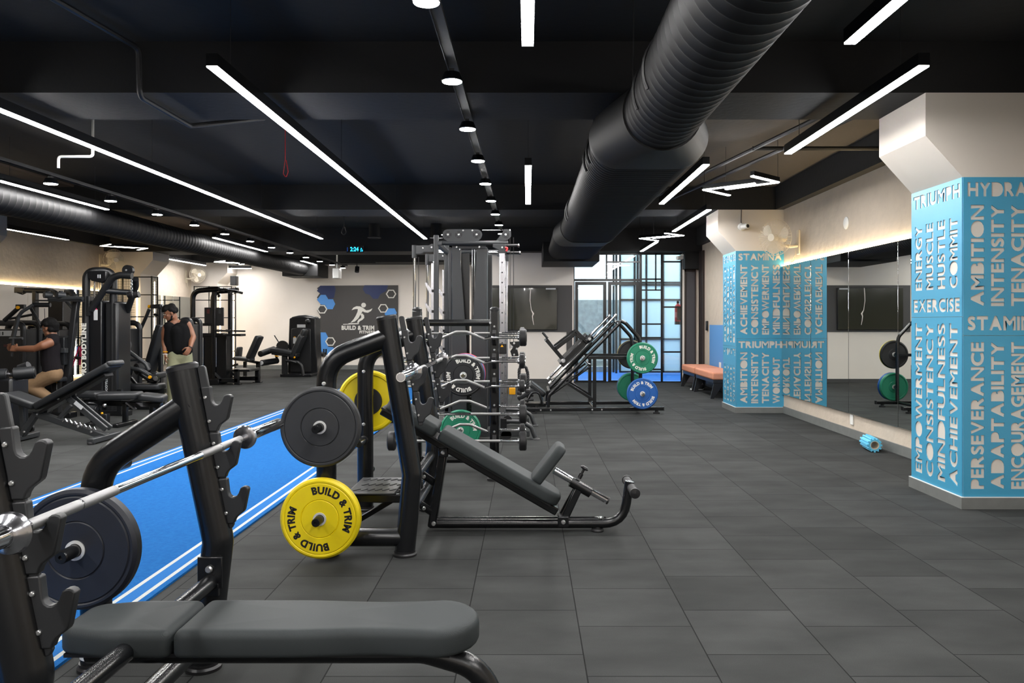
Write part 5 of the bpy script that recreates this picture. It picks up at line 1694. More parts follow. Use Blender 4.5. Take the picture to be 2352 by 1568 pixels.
# ---- knee roller station with lever arms behind it
GY = 12.3
gm = thing('lever_bench', 'grey lever arm bench machine with yellow knob and black rollers', 'gym machine', (at(330, 0, GY).x, GY, 0))
q3 = lambda u, v, dy=0: at(u, v, GY) + Vector((0, dy, 0))
soft('seat_pad', gm, q3(332, 887), .55, .34, .085, 0, 4, M_VINYL_DK)
sub('seat_rail', gm, MB().bar(q3(285, 897), q3(380, 897), .07, .06), M_FRAME)
for u in (292, 372): sub('leg', gm, MB().bar(q3(u, 897), Vector((q3(u, 0).x, GY, .02)), .06, .06, side=(1, 0, 0)), M_FRAME)
sub('floor_rail', gm, MB().box(q3(282, 0).x, q3(384, 0).x, GY - .04, GY + .04, 0, .07), M_FRAME, bevel=.01)
sub('roller_post', gm, MB().bar(q3(290, 862), q3(290, 890), .05, .05, side=(1, 0, 0)), M_STEEL)
foam('roller', gm, q3(281, 852, -.12), q3(297, 850, .02), .085)
foam('roller', gm, q3(309, 848, .06), q3(325, 846, .22), .085)
kn = sub('yellow_knob', gm, MB().ball(q3(277, 882, -.1), .028), M_YEL_PART)
sub('knob_stem', gm, MB().tube([q3(277, 882, -.1), q3(288, 882, -.1)], .01, 8), M_STEEL)
gl = M_FRAME2
sub('lever_arm', gm, MB().tube([q3(290, 803), q3(320, 825), q3(335, 835), q3(342, 850)], .030, 14, bend=.12), gl)
sub('lever_arm', gm, MB().tube([q3(268, 823, -.1), q3(290, 837, -.1), q3(310, 845, -.1), q3(330, 848, -.1), q3(358, 865, -.1)], .032, 14, bend=.12), gl)
sub('lever_tie', gm, MB().tube([q3(275, 830), q3(320, 824)], .022, 12), gl)
sub('lever_arm', gm, MB().tube([q3(312, 857, .1), q3(345, 878, .1), q3(362, 872, 0)], .035, 14, bend=.1), M_MACH)
sub('shoulder_pad', gm, MB().tube([q3(272, 805, .1), q3(282, 792, .1), q3(291, 791, .1)], .055, 16, bend=.06), M_VINYL_DK)
pv = sub('pivot', gm, MB().tube([q3(352, 864, -.12), q3(372, 868, -.12)], .05, 16), M_MACH)
sub('pivot_cap', pv, MB().disc(q3(357, 864, -.18), .024, .02, (0, 1, 0)), M_YEL_PART)
sub('pivot_end', pv, MB().disc(q3(370, 867, -.18), .035, .02, (0, 1, 0)), M_STEEL)
sub('diagonal_post', gm, MB().bar(q3(297, 868, .05), q3(315, 890, .05), .04, .04), M_FRAME)

# ---- adjustable bench standing on the floor by the turf
DY = 9.05
ab = thing('adjustable_bench', 'adjustable dumbbell bench with raised backrest beyond the blue turf', 'weight bench', (at(150, 0, DY).x, DY, 0))
q4 = lambda u, v, dy=0: at(u, v, DY) + Vector((0, dy, 0))
bc = q4(178, 884)
bl = (q4(265, 836) - q4(90, 934)).length
ang = math.degrees(math.atan2(q4(265, 836).z - q4(90, 934).z, q4(265, 836).x - q4(90, 934).x))
soft('backrest_pad', ab, bc, bl, .30, .075, -ang, 0, M_VINYL_DK)
soft('head_lip', ab, q4(264, 834), .11, .28, .06, -12, 0, M_VINYL_DK)
soft('seat_pad', ab, q4(57, 918), .37, .30, .08, 20, 0, M_VINYL_DK)
sub('back_plate', ab, MB().bar(q4(100, 946), q4(250, 860), .18, .03), M_FRAME)
sub('main_beam', ab, MB().bar(q4(88, 950), q4(245, 1003), .09, .07), M_FRAME2, bevel=.008)
sub('front_leg', ab, MB().bar(q4(85, 948), q4(48, 1004), .08, .06), M_FRAME2, bevel=.008)
sub('front_strut', ab, MB().bar(q4(50, 930), q4(54, 985), .05, .05, side=(0, 1, 0)), M_FRAME2, bevel=.006)
for u in (48, 240):
    x = q4(u, 0).x
    sub('foot_bar', ab, MB().box(x - .04, x + .04, DY - .30, DY + .30, .01, .07), M_FRAME2, bevel=.01)
    for s in (-.27, .27): sub('rubber_foot', ab, MB().lathe([(.04, 0), (.04, .02), (.03, .03)], (x, DY + s, 0), (0, 0, 1), 14), M_RUBBER)
sub('ladder_strut', ab, MB().bar(q4(160, 912, -.04), q4(248, 985, -.04), .03, .06), M_FRAME2, bevel=.006)
sub('ladder_strut', ab, MB().bar(q4(160, 912, .06), q4(248, 985, .06), .03, .06), M_FRAME2, bevel=.006)
sub('rear_strut', ab, MB().bar(q4(165, 930), q4(135, 962), .06, .04), M_FRAME2, bevel=.006)
lad = MB()
for k in range(7):
    c = q4(150 + 11 * k, 967 + 3.0 * k, -.05)
    lad.tube([c + Vector((0, 0, .0)), c + Vector((.03, 0, .03)), c + Vector((.05, 0, .0))], .008, 6)
sub('ladder_hooks', ab, lad, M_STEEL)
sub('sticker', ab, MB().bar(q4(180, 922, -.071), q4(197, 936, -.071), .002, .045), M_LABELGREY)
for u, v in ((50, 1005), (62, 990), (92, 950), (140, 915), (185, 978), (215, 990)):
    b = MB(); bolt(b, q4(u, v, -.05), r=.012); sub('bolt', ab, b, M_BOLT)
for u in (42, 55):
    sub('transport_wheel', ab, MB().disc(q4(u, 985, .1), .05, .03, (0, 1, 0)), M_RUBBER)

# ---- roller pads at the very edge
EY = 9.6
ed = thing('leg_curl', 'leg curl machine with two dark foam rollers cut by the edge of the view', 'gym machine', (at(20, 0, EY).x, EY, 0))
q5 = lambda u, v, dy=0: at(u, v, EY) + Vector((0, dy, 0))
foam('roller', ed, q5(-30, 862, -.1), q5(18, 860, -.02), .075)
foam('roller', ed, q5(30, 859, .02), q5(67, 856, .1), .075)
sub('roller_bar', ed, MB().tube([q5(-32, 861, -.06), q5(66, 857, .08)], .016, 10), M_STEEL)
sub('housing', ed, MB().box(q5(-40, 0).x, q5(38, 0).x, EY - .1, EY + .25, .03, q5(0, 868).z), M_MACH_GLOSS, bevel=.03)
sub('base', ed, MB().box(q5(-60, 0).x, q5(45, 0).x, EY - .15, EY + .3, 0, .05), M_FRAME, bevel=.01)
sub('thigh_pad', ed, MB().tube([q5(8, 850, .3), q5(30, 842, .3)], .05, 14), M_VINYL_DK)

# ---- seated press machine
PY = 11.2
pm = thing('chest_press', 'black chest press machine the seated man is pushing', 'gym machine', (at(120, 0, PY).x, PY, 0))
q6 = lambda u, v, dy=0: at(u, v, PY + dy)
sub('rear_post', pm, MB().bar(q6(176, 690, .1), q6(150, 900, .1), .09, .075), M_MACH, bevel=.01)
sub('top_axle', pm, MB().tube([q6(112, 686), q6(190, 685)], .030, 16), M_FRAME2)
for u in (110, 140):
    sub('axle_block', pm, MB().tube([q6(u - 9, 677, -.05), q6(u + 9, 678, .03)], .045, 14), M_FRAME2)
    sub('axle_bolt', pm, MB().lathe([(.022, 0), (.03, .012), (.022, .02), (.0, .02)], q6(u, 671), (0, 0, 1), 14), M_STEEL)
sub('top_plate', pm, MB().bar(q6(85, 690), q6(188, 691), .12, .02), M_MACH)
sub('lever_arm', pm, MB().tube([q6(76, 700, -.1), q6(50, 716, -.15), q6(43, 726, -.15), q6(31, 777, -.15)], .024, 12, bend=.06), M_FRAME2)
sub('lever_arm', pm, MB().tube([q6(76, 701, .25), q6(56, 712, .4), q6(40, 728, .4), q6(28, 775, .4)], .022, 12, bend=.06), M_FRAME2)
sub('lever_link', pm, MB().tube([q6(76, 700, -.05), q6(116, 700, -.02)], .032, 12), M_MACH)
hk = sub('handle', pm, MB().tube([q6(22, 778, -.17), q6(52, 777, -.17)], .020, 12), M_FRAME2)
sub('grip', pm, MB().tube([q6(30, 778, -.20), q6(27, 818, -.20)], .018, 12), M_RUBBER)
sub('grip', pm, MB().tube([q6(28, 775, .34), q6(27, 814, .34)], .018, 12), M_RUBBER)
sub('front_strut', pm, MB().tube([q6(70, 706, .2), q6(96, 752, .2)], .022, 12), M_MACH)
sub('front_strut', pm, MB().tube([q6(10, 736, .1), q6(46, 704, .1)], .03, 12), M_MACH)
sub('front_strut', pm, MB().tube([q6(22, 732, .25), q6(76, 722, .25)], .018, 10), M_MACH)
am = sub('counterweight_arm', pm, MB().bar(q6(38, 704, -.1), q6(58, 704, -.1), .06, .06), M_MACH, bevel=.006)
sub('yellow_cap', am, MB().disc(q6(41, 706, -.14), .022, .02, (0, 1, 0)), M_YEL_PART)
sub('diagonal_brace', pm, MB().tube([q6(152, 692, .1), q6(170, 712, .1)], .02, 10), M_FRAME2)
M_ = Matrix
soft('back_pad', pm, q6(136, 806, .05), .075 * 0 + .40, .26, .055, -90, 0, M_VINYL_DK)
sub('back_plate', pm, MB().box(q6(141, 0).x, q6(150, 0).x, PY - .03, PY + .13, q6(0, 838).z, q6(0, 774).z), M_MACH, bevel=.006)
sub('back_bracket', pm, MB().box(q6(141, 0).x, q6(155, 0).x, PY - .06, PY + .02, q6(0, 810).z, q6(0, 799).z), M_FRAME2, bevel=.005)
sub('pad_bar', pm, MB().bar(q6(136, 773, .05), q6(162, 773, .08), .04, .02), M_MACH)
soft('seat_pad', pm, q6(131, 870, .05), .28, .32, .07, 0, 0, M_VINYL_DK)
sub('seat_post', pm, MB().bar(q6(128, 878, .05), Vector((q6(128, 0).x, PY + .05, .03)), .08, .1, side=(1, 0, 0)), M_MACH, bevel=.008)
sub('warning_mark', pm, MB().box(q6(129, 0).x, q6(132, 0).x, PY - .001, PY, q6(0, 879).z, q6(0, 875).z), M_YEL_PART)
sub('base_beam', pm, MB().box(q6(40, 0).x, q6(165, 0).x, PY - .04, PY + .14, 0, .08), M_FRAME, bevel=.01)
sub('lat_bar_cable', pm, MB().tube([q6(102, 708, .4), q6(103, 738, .4)], .004, 6), M_PLASTIC)

# ---- weight stack towers and a cable station behind
def tower_px(u0, u1, v, Y, label, vl):
    x0, x1 = at(u0, 0, Y).x, at(u1, 0, Y).x
    return stack_tower((x0 + x1) / 2, Y, x1 - x0, .5, at(0, v, Y).z, label, at(0, vl, Y).z)


tower_px(-8, 79, 735, 12.6, 'wide weight stack tower behind the seated man\'s hands', 763)
tower_px(80, 152, 737, 13.3, 'weight stack tower behind the seated man\'s head', 758)
tower_px(262, 313, 735, 13.4, 'weight stack tower beside the pulley tower, toward the standing man', 756)
tower_px(420, 455, 728, 15.2, 'weight stack tower behind the standing man\'s elbow', 741)
CYY = 13.9
cs = thing('cable_station', 'dark cable station with long top beam behind the seated man', 'gym machine', (at(90, 0, CYY).x, CYY, 0))
q7 = lambda u, v, dy=0: at(u, v, CYY) + Vector((0, dy, 0))
sub('top_beam', cs, MB().tube([q7(36, 666), q7(118, 668), q7(132, 675), q7(134, 700)], .045, 12, bend=.12), M_MACH)
sub('beam_head', cs, MB().bar(q7(36, 666), q7(58, 667), .10, .10), M_MACH, bevel=.01)
sub('upright', cs, MB().box(q7(77, 0).x, q7(86, 0).x, CYY - .05, CYY + .05, .03, q7(0, 668).z), M_MACH, bevel=.01)
sub('stack_cover', cs, MB().box(q7(118, 0).x, q7(152, 0).x, CYY - .1, CYY + .2, .03, q7(0, 692).z), M_MACH_GLOSS, bevel=.01)
sub('curved_arm', cs, MB().tube([q7(150, 670), q7(164, 671), q7(170, 680), q7(171, 720)], .05, 12, bend=.12), M_FRAME2)
sub('pull_bar', cs, MB().tube([q7(48, 672, -.1), q7(60, 676, -.1), q7(66, 673, -.1)], .012, 8, bend=.03), M_FRAME)
sub('base', cs, MB().box(q7(70, 0).x, q7(160, 0).x, CYY - .15, CYY + .25, 0, .06), M_FRAME, bevel=.01)

# ---- pink strap
ps = thing('resistance_band', 'pink resistance band looped on the frame beside the pulley tower', 'resistance band', at(130, 830, 12.2))
q8 = lambda u, v: at(u, v, 12.2)
sub('band', ps, MB().tube([q8(157, 865), q8(173, 822), q8(182, 795)], .018, 8, bend=.05, flat=.4), M_PINK)
sub('band', ps, MB().tube([q8(186, 795), q8(183, 838)], .018, 8, flat=.4), M_PINK)
sub('clip', ps, MB().bar(q8(172, 820), q8(187, 822), .03, .03), M_PLASTIC)
sub('anchor', ps, MB().tube([q8(183, 796), q8(186, 790), q8(186, 770)], .01, 8), M_PLASTIC)
sub('anchor_post', ps, MB().box(q8(184, 0).x, q8(189, 0).x, 12.25, 12.31, 0, q8(0, 735).z), M_MACH)

# ---- shoulder press behind the standing man
SY = 14.0
sm = thing('shoulder_press', 'black shoulder press machine with long lever arm behind the standing man', 'gym machine', (at(350, 0, SY).x, SY, 0))
q9 = lambda u, v, dy=0: at(u, v, SY) + Vector((0, dy, 0))
sub('head_box', sm, MB().bar(q9(349, 704), q9(372, 703), .12, .075), M_MACH, bevel=.01)
sub('yellow_cap', sm, MB().disc(q9(346, 704, -.05), .03, .03, (1, 0, 0)), M_YEL_PART)
sub('head_arm', sm, MB().bar(q9(370, 702), q9(380, 716), .1, .06), M_FRAME2, bevel=.01)
sub('lever_arm', sm, MB().tube([q9(349, 710, -.1), q9(343, 725, -.1), q9(318, 780, -.1), q9(315, 796, -.1)], .030, 12, bend=.08), M_MACH)
sub('lever_arm', sm, MB().tube([q9(348, 722, .1), q9(384, 728, .1)], .026, 12), M_MACH)
sub('grip', sm, MB().tube([q9(317, 795, -.1), q9(329, 792, -.1)], .018, 10), M_RUBBER)
sub('upright', sm, MB().box(q9(366, 0).x, q9(373, 0).x, SY - .05, SY + .05, .04, q9(0, 706).z), M_MACH, bevel=.008)
soft('back_pad', sm, q9(364, 800, -.1), .85, .36, .10, -74, 0, M_VINYL_DK)
soft('seat_pad', sm, q9(352, 860, -.1), .40, .38, .10, 0, 0, M_VINYL_DK)
sub('seat_post', sm, MB().bar(q9(354, 866, -.1), Vector((q9(354, 0).x, SY - .1, .02)), .1, .1, side=(1, 0, 0)), M_MACH)
sub('base', sm, MB().box(q9(330, 0).x, q9(395, 0).x, SY - .3, SY + .25, 0, .07), M_FRAME, bevel=.01)

# ---- multi station cable frame
MY = 17.1
ms = thing('multi_station', 'tall black multi station cable frame with two curved uprights near the far pillar', 'gym machine', (at(500, 0, MY).x, MY, 0))
q10 = lambda u, v, dy=0: at(u, v, MY) + Vector((0, dy, 0))
for u0, dy in ((445, -.05), (470, .45)):
    sub('curved_upright', ms, MB().tube([Vector((q10(u0, 0).x, MY + dy, .03)), q10(u0, 668, dy), q10(u0 + 60, 664, dy)], .055, 14, bend=.20), M_FRAME)
for u in (492, 517):
    sub('upright', ms, MB().box(q10(u - 4, 0).x, q10(u + 4, 0).x, MY + (.0 if u < 500 else .3) - .05, MY + (.0 if u < 500 else .3) + .05, .03, q10(0, 664).z), M_FRAME, bevel=.008)
pu = MB()
for u, v in ((506, 664), (522, 666), (538, 669), (548, 671)): pu.bar(q10(u - 9, v - 3), q10(u + 9, v + 2), .07, .05)
sub('pulley_carriage', ms, pu, M_FRAME, bevel=.005)
sub('pulley_block', ms, MB().cbox(q10(503, 679), .05, .05, .07), M_FRAME, bevel=.006)
sub('pull_handle', ms, MB().tube([q10(528, 674, -.05), q10(536, 676, -.05), q10(548, 671, -.05)], .012, 8), M_STEEL)
for u0, u1 in ((470, 488), (497, 514)):
    p = sub('stack_panel', ms, MB().box(q10(u0, 0).x, q10(u1, 0).x, MY - .02, MY + .02, q10(0, 748).z, q10(0, 706).z), M_MACH, bevel=.006)
    for k in range(2): pass
    sub('panel_mark', p, MB().box(q10(u0 + 6, 0).x, q10(u1 - 6, 0).x, MY - .024, MY - .02, q10(0, 720).z, q10(0, 710).z), M_FRAME2 if u0 > 480 else M_DULLRED)
for u0, u1 in ((463, 492), (496, 520)):
    sub('stack_cover', ms, MB().box(q10(u0, 0).x, q10(u1, 0).x, MY + .0, MY + .28, .04, q10(0, 770).z), M_FRAME, bevel=.008)
for u in (467.5, 497.5): sub('guide_rod', ms, MB().tube([q10(u, 775, -.03), q10(u, 842, -.03)], .015, 10), M_STEEL)
for k, (u0, u1, v) in enumerate(((450, 491, 745), (462, 520, 768))):
    sub('cross_bar', ms, MB().bar(q10(u0, v), q10(u1, v), .08, .06), M_FRAME)
sub('arm_shelf', ms, MB().bar(q10(517, 769), q10(559, 769), .3, .05), M_FRAME, bevel=.006)
hb = sub('dip_handle', ms, MB().tube([q10(500, 759, -.15), q10(569, 760, -.15)], .018, 10), M_FRAME)
for u in (510, 530): sub('dip_collar', hb, MB().tube([q10(u - 5, 759, -.15), q10(u + 5, 759, -.15)], .028, 10), M_STEEL)
x0, x1 = q10(487, 0).x, q10(573, 0).x
sub('base_rail', ms, MB().box(x0, q10(548, 0).x, MY - .05, MY + .05, .05, .14), M_FRAME, bevel=.01)
sub('base_rail', ms, MB().box(x0, x1, MY + .55, MY + .65, .05, .14), M_FRAME, bevel=.01)
for u, dy in ((544, 0), (570, .6)):
    sub('step_post', ms, MB().box(q10(u - 5, 0).x, q10(u + 5, 0).x, MY + dy - .05, MY + dy + .05, .02, q10(0, 847).z - (.06 if dy else 0)), M_FRAME, bevel=.008)
    sub('foot_plate', ms, MB().box(q10(u - 9, 0).x, q10(u + 9, 0).x, MY + dy - .08, MY + dy + .08, 0, .02), M_FRAME)
sub('step', ms, MB().box(q10(526, 0).x, q10(575, 0).x, MY - .05, MY + .65, q10(0, 848).z - .05, q10(0, 848).z), M_FRAME, bevel=.006)
sub('brace', ms, MB().bar(q10(494, 856, -.03), q10(510, 873, -.03), .04, .04), M_FRAME2)
sub('brace', ms, MB().bar(q10(519, 852, .2), q10(536, 868, .2), .04, .04), M_FRAME2)
sub('base_block', ms, MB().box(q10(480, 0).x, q10(506, 0).x, MY - .1, MY + .4, 0, .12), M_FRAME, bevel=.01)
# ---- reclined exercise seat right of it
RYY = 19.0
rs = thing('reclined_seat', 'black reclined exercise seat at the far end beside the multi station', 'gym machine', (at(575, 0, RYY).x, RYY, 0))
q11 = lambda u, v, dy=0: at(u, v, RYY) + Vector((0, dy, 0))
soft('back_pad', rs, q11(585, 797), .58, .40, .10, -66, 0, M_VINYL_DK)
soft('seat_pad', rs, q11(560, 824), .42, .40, .08, 6, 0, M_VINYL_DK)
soft('side_pad', rs, q11(535, 812, .4), .30, .26, .08, -84, 0, M_VINYL_DK)
sub('seat_rail', rs, MB().bar(q11(541, 822), q11(595, 833), .08, .06), M_FRAME)
sub('leg', rs, MB().bar(q11(593, 830), Vector((q11(593, 0).x, RYY, .02)), .08, .08, side=(1, 0, 0)), M_FRAME)
sub('leg', rs, MB().bar(q11(563, 830), Vector((q11(563, 0).x, RYY, .02)), .07, .07, side=(1, 0, 0)), M_FRAME)
sub('foot_bar', rs, MB().box(q11(545, 0).x, q11(597, 0).x, RYY - .05, RYY + .05, 0, .05), M_FRAME)
yl = sub('foot_lever', rs, MB().bar(q11(528, 843, -.3), q11(556, 835, -.3), .1, .05), M_FRAME)
sub('yellow_pad', rs, MB().bar(q11(524, 838, -.36), q11(528, 847, -.36), .08, .03), M_YEL_PART)

# ---- leg extension machine by the logo board
XY = 19.9
le = thing('leg_extension', 'black leg extension machine with big stack housing beside the logo board', 'gym machine', (at(680, 0, XY).x, XY, 0))
q12 = lambda u, v, dy=0: at(u, v, XY) + Vector((0, dy, 0))
hp = [(656, 863), (658, 790), (660, 731), (668, 728), (690, 726.5), (710, 728), (721, 731), (722, 780), (725, 863)]
sub('stack_housing', le, MB().prism([(q12(u, v).x, max(.01, q12(u, v).z)) for u, v in hp], (0, XY + .15, 0), (1, 0, 0), (0, 0, 1), (0, .5, 0)), M_MACH_GLOSS, bevel=.03, seg=3)
sub('top_cap', le, MB().tube([q12(661, 732, .4), q12(676, 728.5, .4), q12(691, 727.3, .4), q12(706, 728.5, .4), q12(720, 732, .4)], .05, 12), M_MACH)
sub('front_cover', le, MB().prism([(q12(u, v).x, max(.05, q12(u, v).z)) for u, v in ((664, 855), (666, 755), (678, 752.5), (695, 752), (710, 756), (712, 855))], (0, XY + .11, 0), (1, 0, 0), (0, 0, 1), (0, .05, 0)), M_MACH, bevel=.01)
sub('display_plate', le, MB().box(q12(679, 0).x, q12(698, 0).x, XY + .13, XY + .15, q12(0, 752).z, q12(0, 745).z), M_LABELGREY)
sub('stack_slot', le, MB().box(q12(683, 0).x, q12(689, 0).x, XY + .10, XY + .11, q12(0, 785).z, q12(0, 754).z), M_RUBBER)
sub('round_knob', le, MB().ball(q12(704, 738, .13), .07), M_MACH)
sk = sub('instruction_sticker', le, MB().box(q12(670.5, 0).x, q12(678, 0).x, XY + .10, XY + .11, q12(0, 789).z, q12(0, 775).z), M_LABELGREY)
sub('sticker_head', sk, MB().box(q12(672, 0).x, q12(676, 0).x, XY + .10, XY + .11, q12(0, 775).z, q12(0, 773).z), M_YEL_PART)
soft('back_pad', le, q12(690, 795, -.2), .62, .42, .12, -66, 0, M_VINYL_DK)
soft('head_pad', le, q12(702, 767, -.2), .26, .30, .10, -66, 0, M_VINYL_DK)
soft('seat_pad', le, q12(658, 806, -.2), .62, .42, .10, 8, 0, M_VINYL_DK)
sub('seat_shell', le, MB().bar(q12(634, 808, -.2), q12(690, 815, -.2), .36, .10), M_MACH, bevel=.02)
sub('orange_mark', le, MB().bar(q12(644, 815, -.42), q12(653, 817, -.42), .01, .02), M_YEL_PART)
sub('yellow_knob', le, MB().ball(q12(687, 819, -.4), .025), M_YEL_PART)
sub('cam_disc', le, MB().disc(q12(646, 796, .1), .15, .06, (0, 1, 0)), M_MACH)
sub('cam_lever', le, MB().tube([q12(630, 770, -.0), q12(641, 787, .0)], .014, 8), M_FRAME)
foam('upper_roller', le, q12(612, 811, -.45), q12(626, 802, .1), .075)
foam('shin_roller', le, q12(617, 831, -.5), q12(636, 828, .0), .075)
sub('shin_cap', le, MB().disc(q12(616.5, 831, -.52), .05, .03, (-.5, -1, 0)), M_LABELGREY)
sub('shin_arm', le, MB().tube([q12(636, 812, -.1), q12(639, 824, -.1), q12(634, 832, -.1)], .03, 10, bend=.05), M_MACH)
sub('upper_arm', le, MB().tube([q12(640, 797, -.1), q12(622, 807, -.1)], .03, 10), M_MACH)
sub('front_post', le, MB().bar(q12(661, 815, -.25), Vector((q12(661, 0).x, XY - .25, .02)), .12, .12, side=(1, 0, 0)), M_MACH, bevel=.01)
sub('side_hoop', le, MB().tube([q12(668, 826, -.4), q12(694, 829, -.4), q12(703, 836, -.4), Vector((q12(707, 0).x, XY - .4, .03))], .04, 12, bend=.15), M_MACH)
sub('side_grip', le, MB().tube([q12(678, 826, -.44), q12(693, 830, -.44)], .02, 8), M_FRAME2)
sub('base_beam', le, MB().box(q12(655, 0).x, q12(725, 0).x, XY - .42, XY + .6, 0, .07), M_FRAME, bevel=.01)
# ---- low machine hidden behind it
sb = thing('back_machine', 'low dark machine with twin handles just in front of the logo board', 'gym machine', (at(738, 0, 21.2).x, 21.2, 0))
q13 = lambda u, v, dy=0: at(u, v, 21.2) + Vector((0, dy, 0))
sub('seat_beam', sb, MB().bar(q13(724, 812), q13(746, 814), .3, .10), M_MACH, bevel=.02)
sub('support', sb, MB().bar(q13(730, 815), q13(726, 842), .12, .1), M_MACH)
sub('floor_beam', sb, MB().bar(Vector((q13(722, 0).x, 21.2, .06)), Vector((q13(750, 0).x, 21.2, .06)), .12, .08), M_MACH)
for u in (744, 749): sub('handle', sb, MB().tube([q13(u, 814), q13(u, 801)], .02, 10), M_FRAME)

# ---- black grid frames with light strips around the left pillars
def grid_frame(x0, x1, y0, y1, h, label, mesh_cols):
    t = thing('grid_frame', label, 'metal screen', ((x0 + x1) / 2, y0, 0), 'black grid frames around the left pillars')
    w = .024
    for x, y in ((x0, y0), ((x0 + x1) / 2 - .1, y0), (x1, y0), (x1, y1)):
        sub('post', t, MB().box(x - w / 2, x + w / 2, y - w / 2, y + w / 2, 0, h), M_FRAME)
    for z in (.08, .55, 1.0, 1.45, 1.92, h - .02):
        sub('rail', t, MB().box(x0, x1, y0 - w / 2, y0 + w / 2, z - w / 2, z + w / 2), M_FRAME)
        sub('rail', t, MB().box(x1 - w / 2, x1 + w / 2, y0, y1, z - w / 2, z + w / 2), M_FRAME)
    if mesh_cols:
        mb = MB()
        xm = (x0 + x1) / 2 + .16
        n = int((xm - x0) / .055)
        for k in range(n): mb.box(x0 + .055 * k, x0 + .055 * k + .005, y0 + .005, y0 + .010, .08, h)
        for k in range(int(h / .055)): mb.box(x0, xm, y0 + .004, y0 + .009, .055 * k, .055 * k + .005)
        sub('wire_mesh', t, mb, M_FRAME)
        mb = MB()
        for k in range(int((y1 - y0) / .055)): mb.box(x1 - .004, x1 + .001, y0 + .055 * k, y0 + .055 * k + .005, h * .62, h)
        for k in range(int(h * .38 / .055)): mb.box(x1 - .004, x1 + .001, y0, y1, h * .62 + .055 * k, h * .62 + .055 * k + .005)
        sub('wire_mesh', t, mb, M_FRAME)
    xl = x0 + (x1 - x0) * .58
    sub('light_strip', t, MB().box(xl, xl + .03, y1 - .05, y1 - .03, .05, h - .15), M_LED_SOFT)
    sub('light_strip', t, MB().box(x1 - .07, x1 - .05, y1 - .02, y1, .05, h - .1), M_LED_SOFT)
    return t


grid_frame(-9.1, -8.05, 17.15, 17.42, 2.32, 'black grid frame with wire mesh and glowing strip behind the standing man', True)
grid_frame(-8.95, -7.95, 21.5, 21.8, 2.30, 'black grid frame with glowing strip behind the multi station', False)
# ================================================================== people
def basis(f, u):
    f = Vector(f).normalized(); u = Vector(u); u = (u - f * u.dot(f)).normalized()
    s = f.cross(u).normalized()
    return s, f, u, Matrix((s, f, u)).transposed()


def add_head(b, C, f, u):
    """skull, face, nose, lips, brow, ears and chin onto the body mesh"""
    s, f, u, M = basis(f, u)
    C = Vector(C)
    P = lambda a, bb, c: C + s * a + f * bb + u * c
    b.ball(P(0, -.012, .03), .092, .84, 1.02, .98, 20, M)
    b.ball(P(0, .028, -.03), .068, .92, .95, 1.2, 18, M)
    b.ball(P(0, .055, -.088), .034, 1.15, .9, .8, 14, M)
    for k in (-1, 1):
        b.cap(P(k * .05, .0, -.07), P(k * .018, .062, -.092), .026, .022, 10)
        b.ball(P(k * .040, .062, -.022), .022, 1, .7, .9, 10, M)
        b.ball(P(k * .078, -.008, -.012), .026, .35, .7, 1.15, 12, M)
    b.cap(P(0, .088, .004), P(0, .108, -.036), .009, .014, 10)
    for k in (-1, 1): b.ball(P(k * .012, .098, -.038), .010, n=8)
    b.cap(P(-.02, .082, -.064), P(.02, .082, -.064), .009, .009, 8)
    b.cap(P(-.018, .081, -.074), P(.018, .081, -.074), .009, .009, 8)
    b.cap(P(-.040, .072, .026), P(.040, .072, .026), .014, .014, 8)
    return s, f, u, M, P


def face_parts(root, body, P, M, beard):
    e = MB()
    for k in (-1, 1): e.ball(P(k * .031, .0815, .005), .0088, n=10)
    sub('eyes', body, e, mat('eye_white', (158, 148, 140), .3))
    e = MB()
    for k in (-1, 1): e.ball(P(k * .031, .0868, .002), .0050, n=8)
    sub('irises', body, e, M_HAIR)
    e = MB()
    for k in (-1, 1): e.cap(P(k * .016, .092, .028), P(k * .050, .074, .032), .005, .004, 6)
    sub('eyebrows', body, e, M_HAIR)
    if beard:
        e = MB()
        for k in (-1, 1):
            e.cap(P(k * .058, .006, -.055), P(k * .048, .022, -.088), .019, .020, 8); e.cap(P(k * .048, .022, -.088), P(k * .012, .068, -.104), .020, .022, 8)
            e.cap(P(0, .091, -.054), P(k * .026, .080, -.062), .006, .006, 6)
        e.ball(P(0, .072, -.100), .022, 1.2, .7, .8, 10, M)
        sub('beard', body, e, M_HAIR, remesh=.006, relax=3)


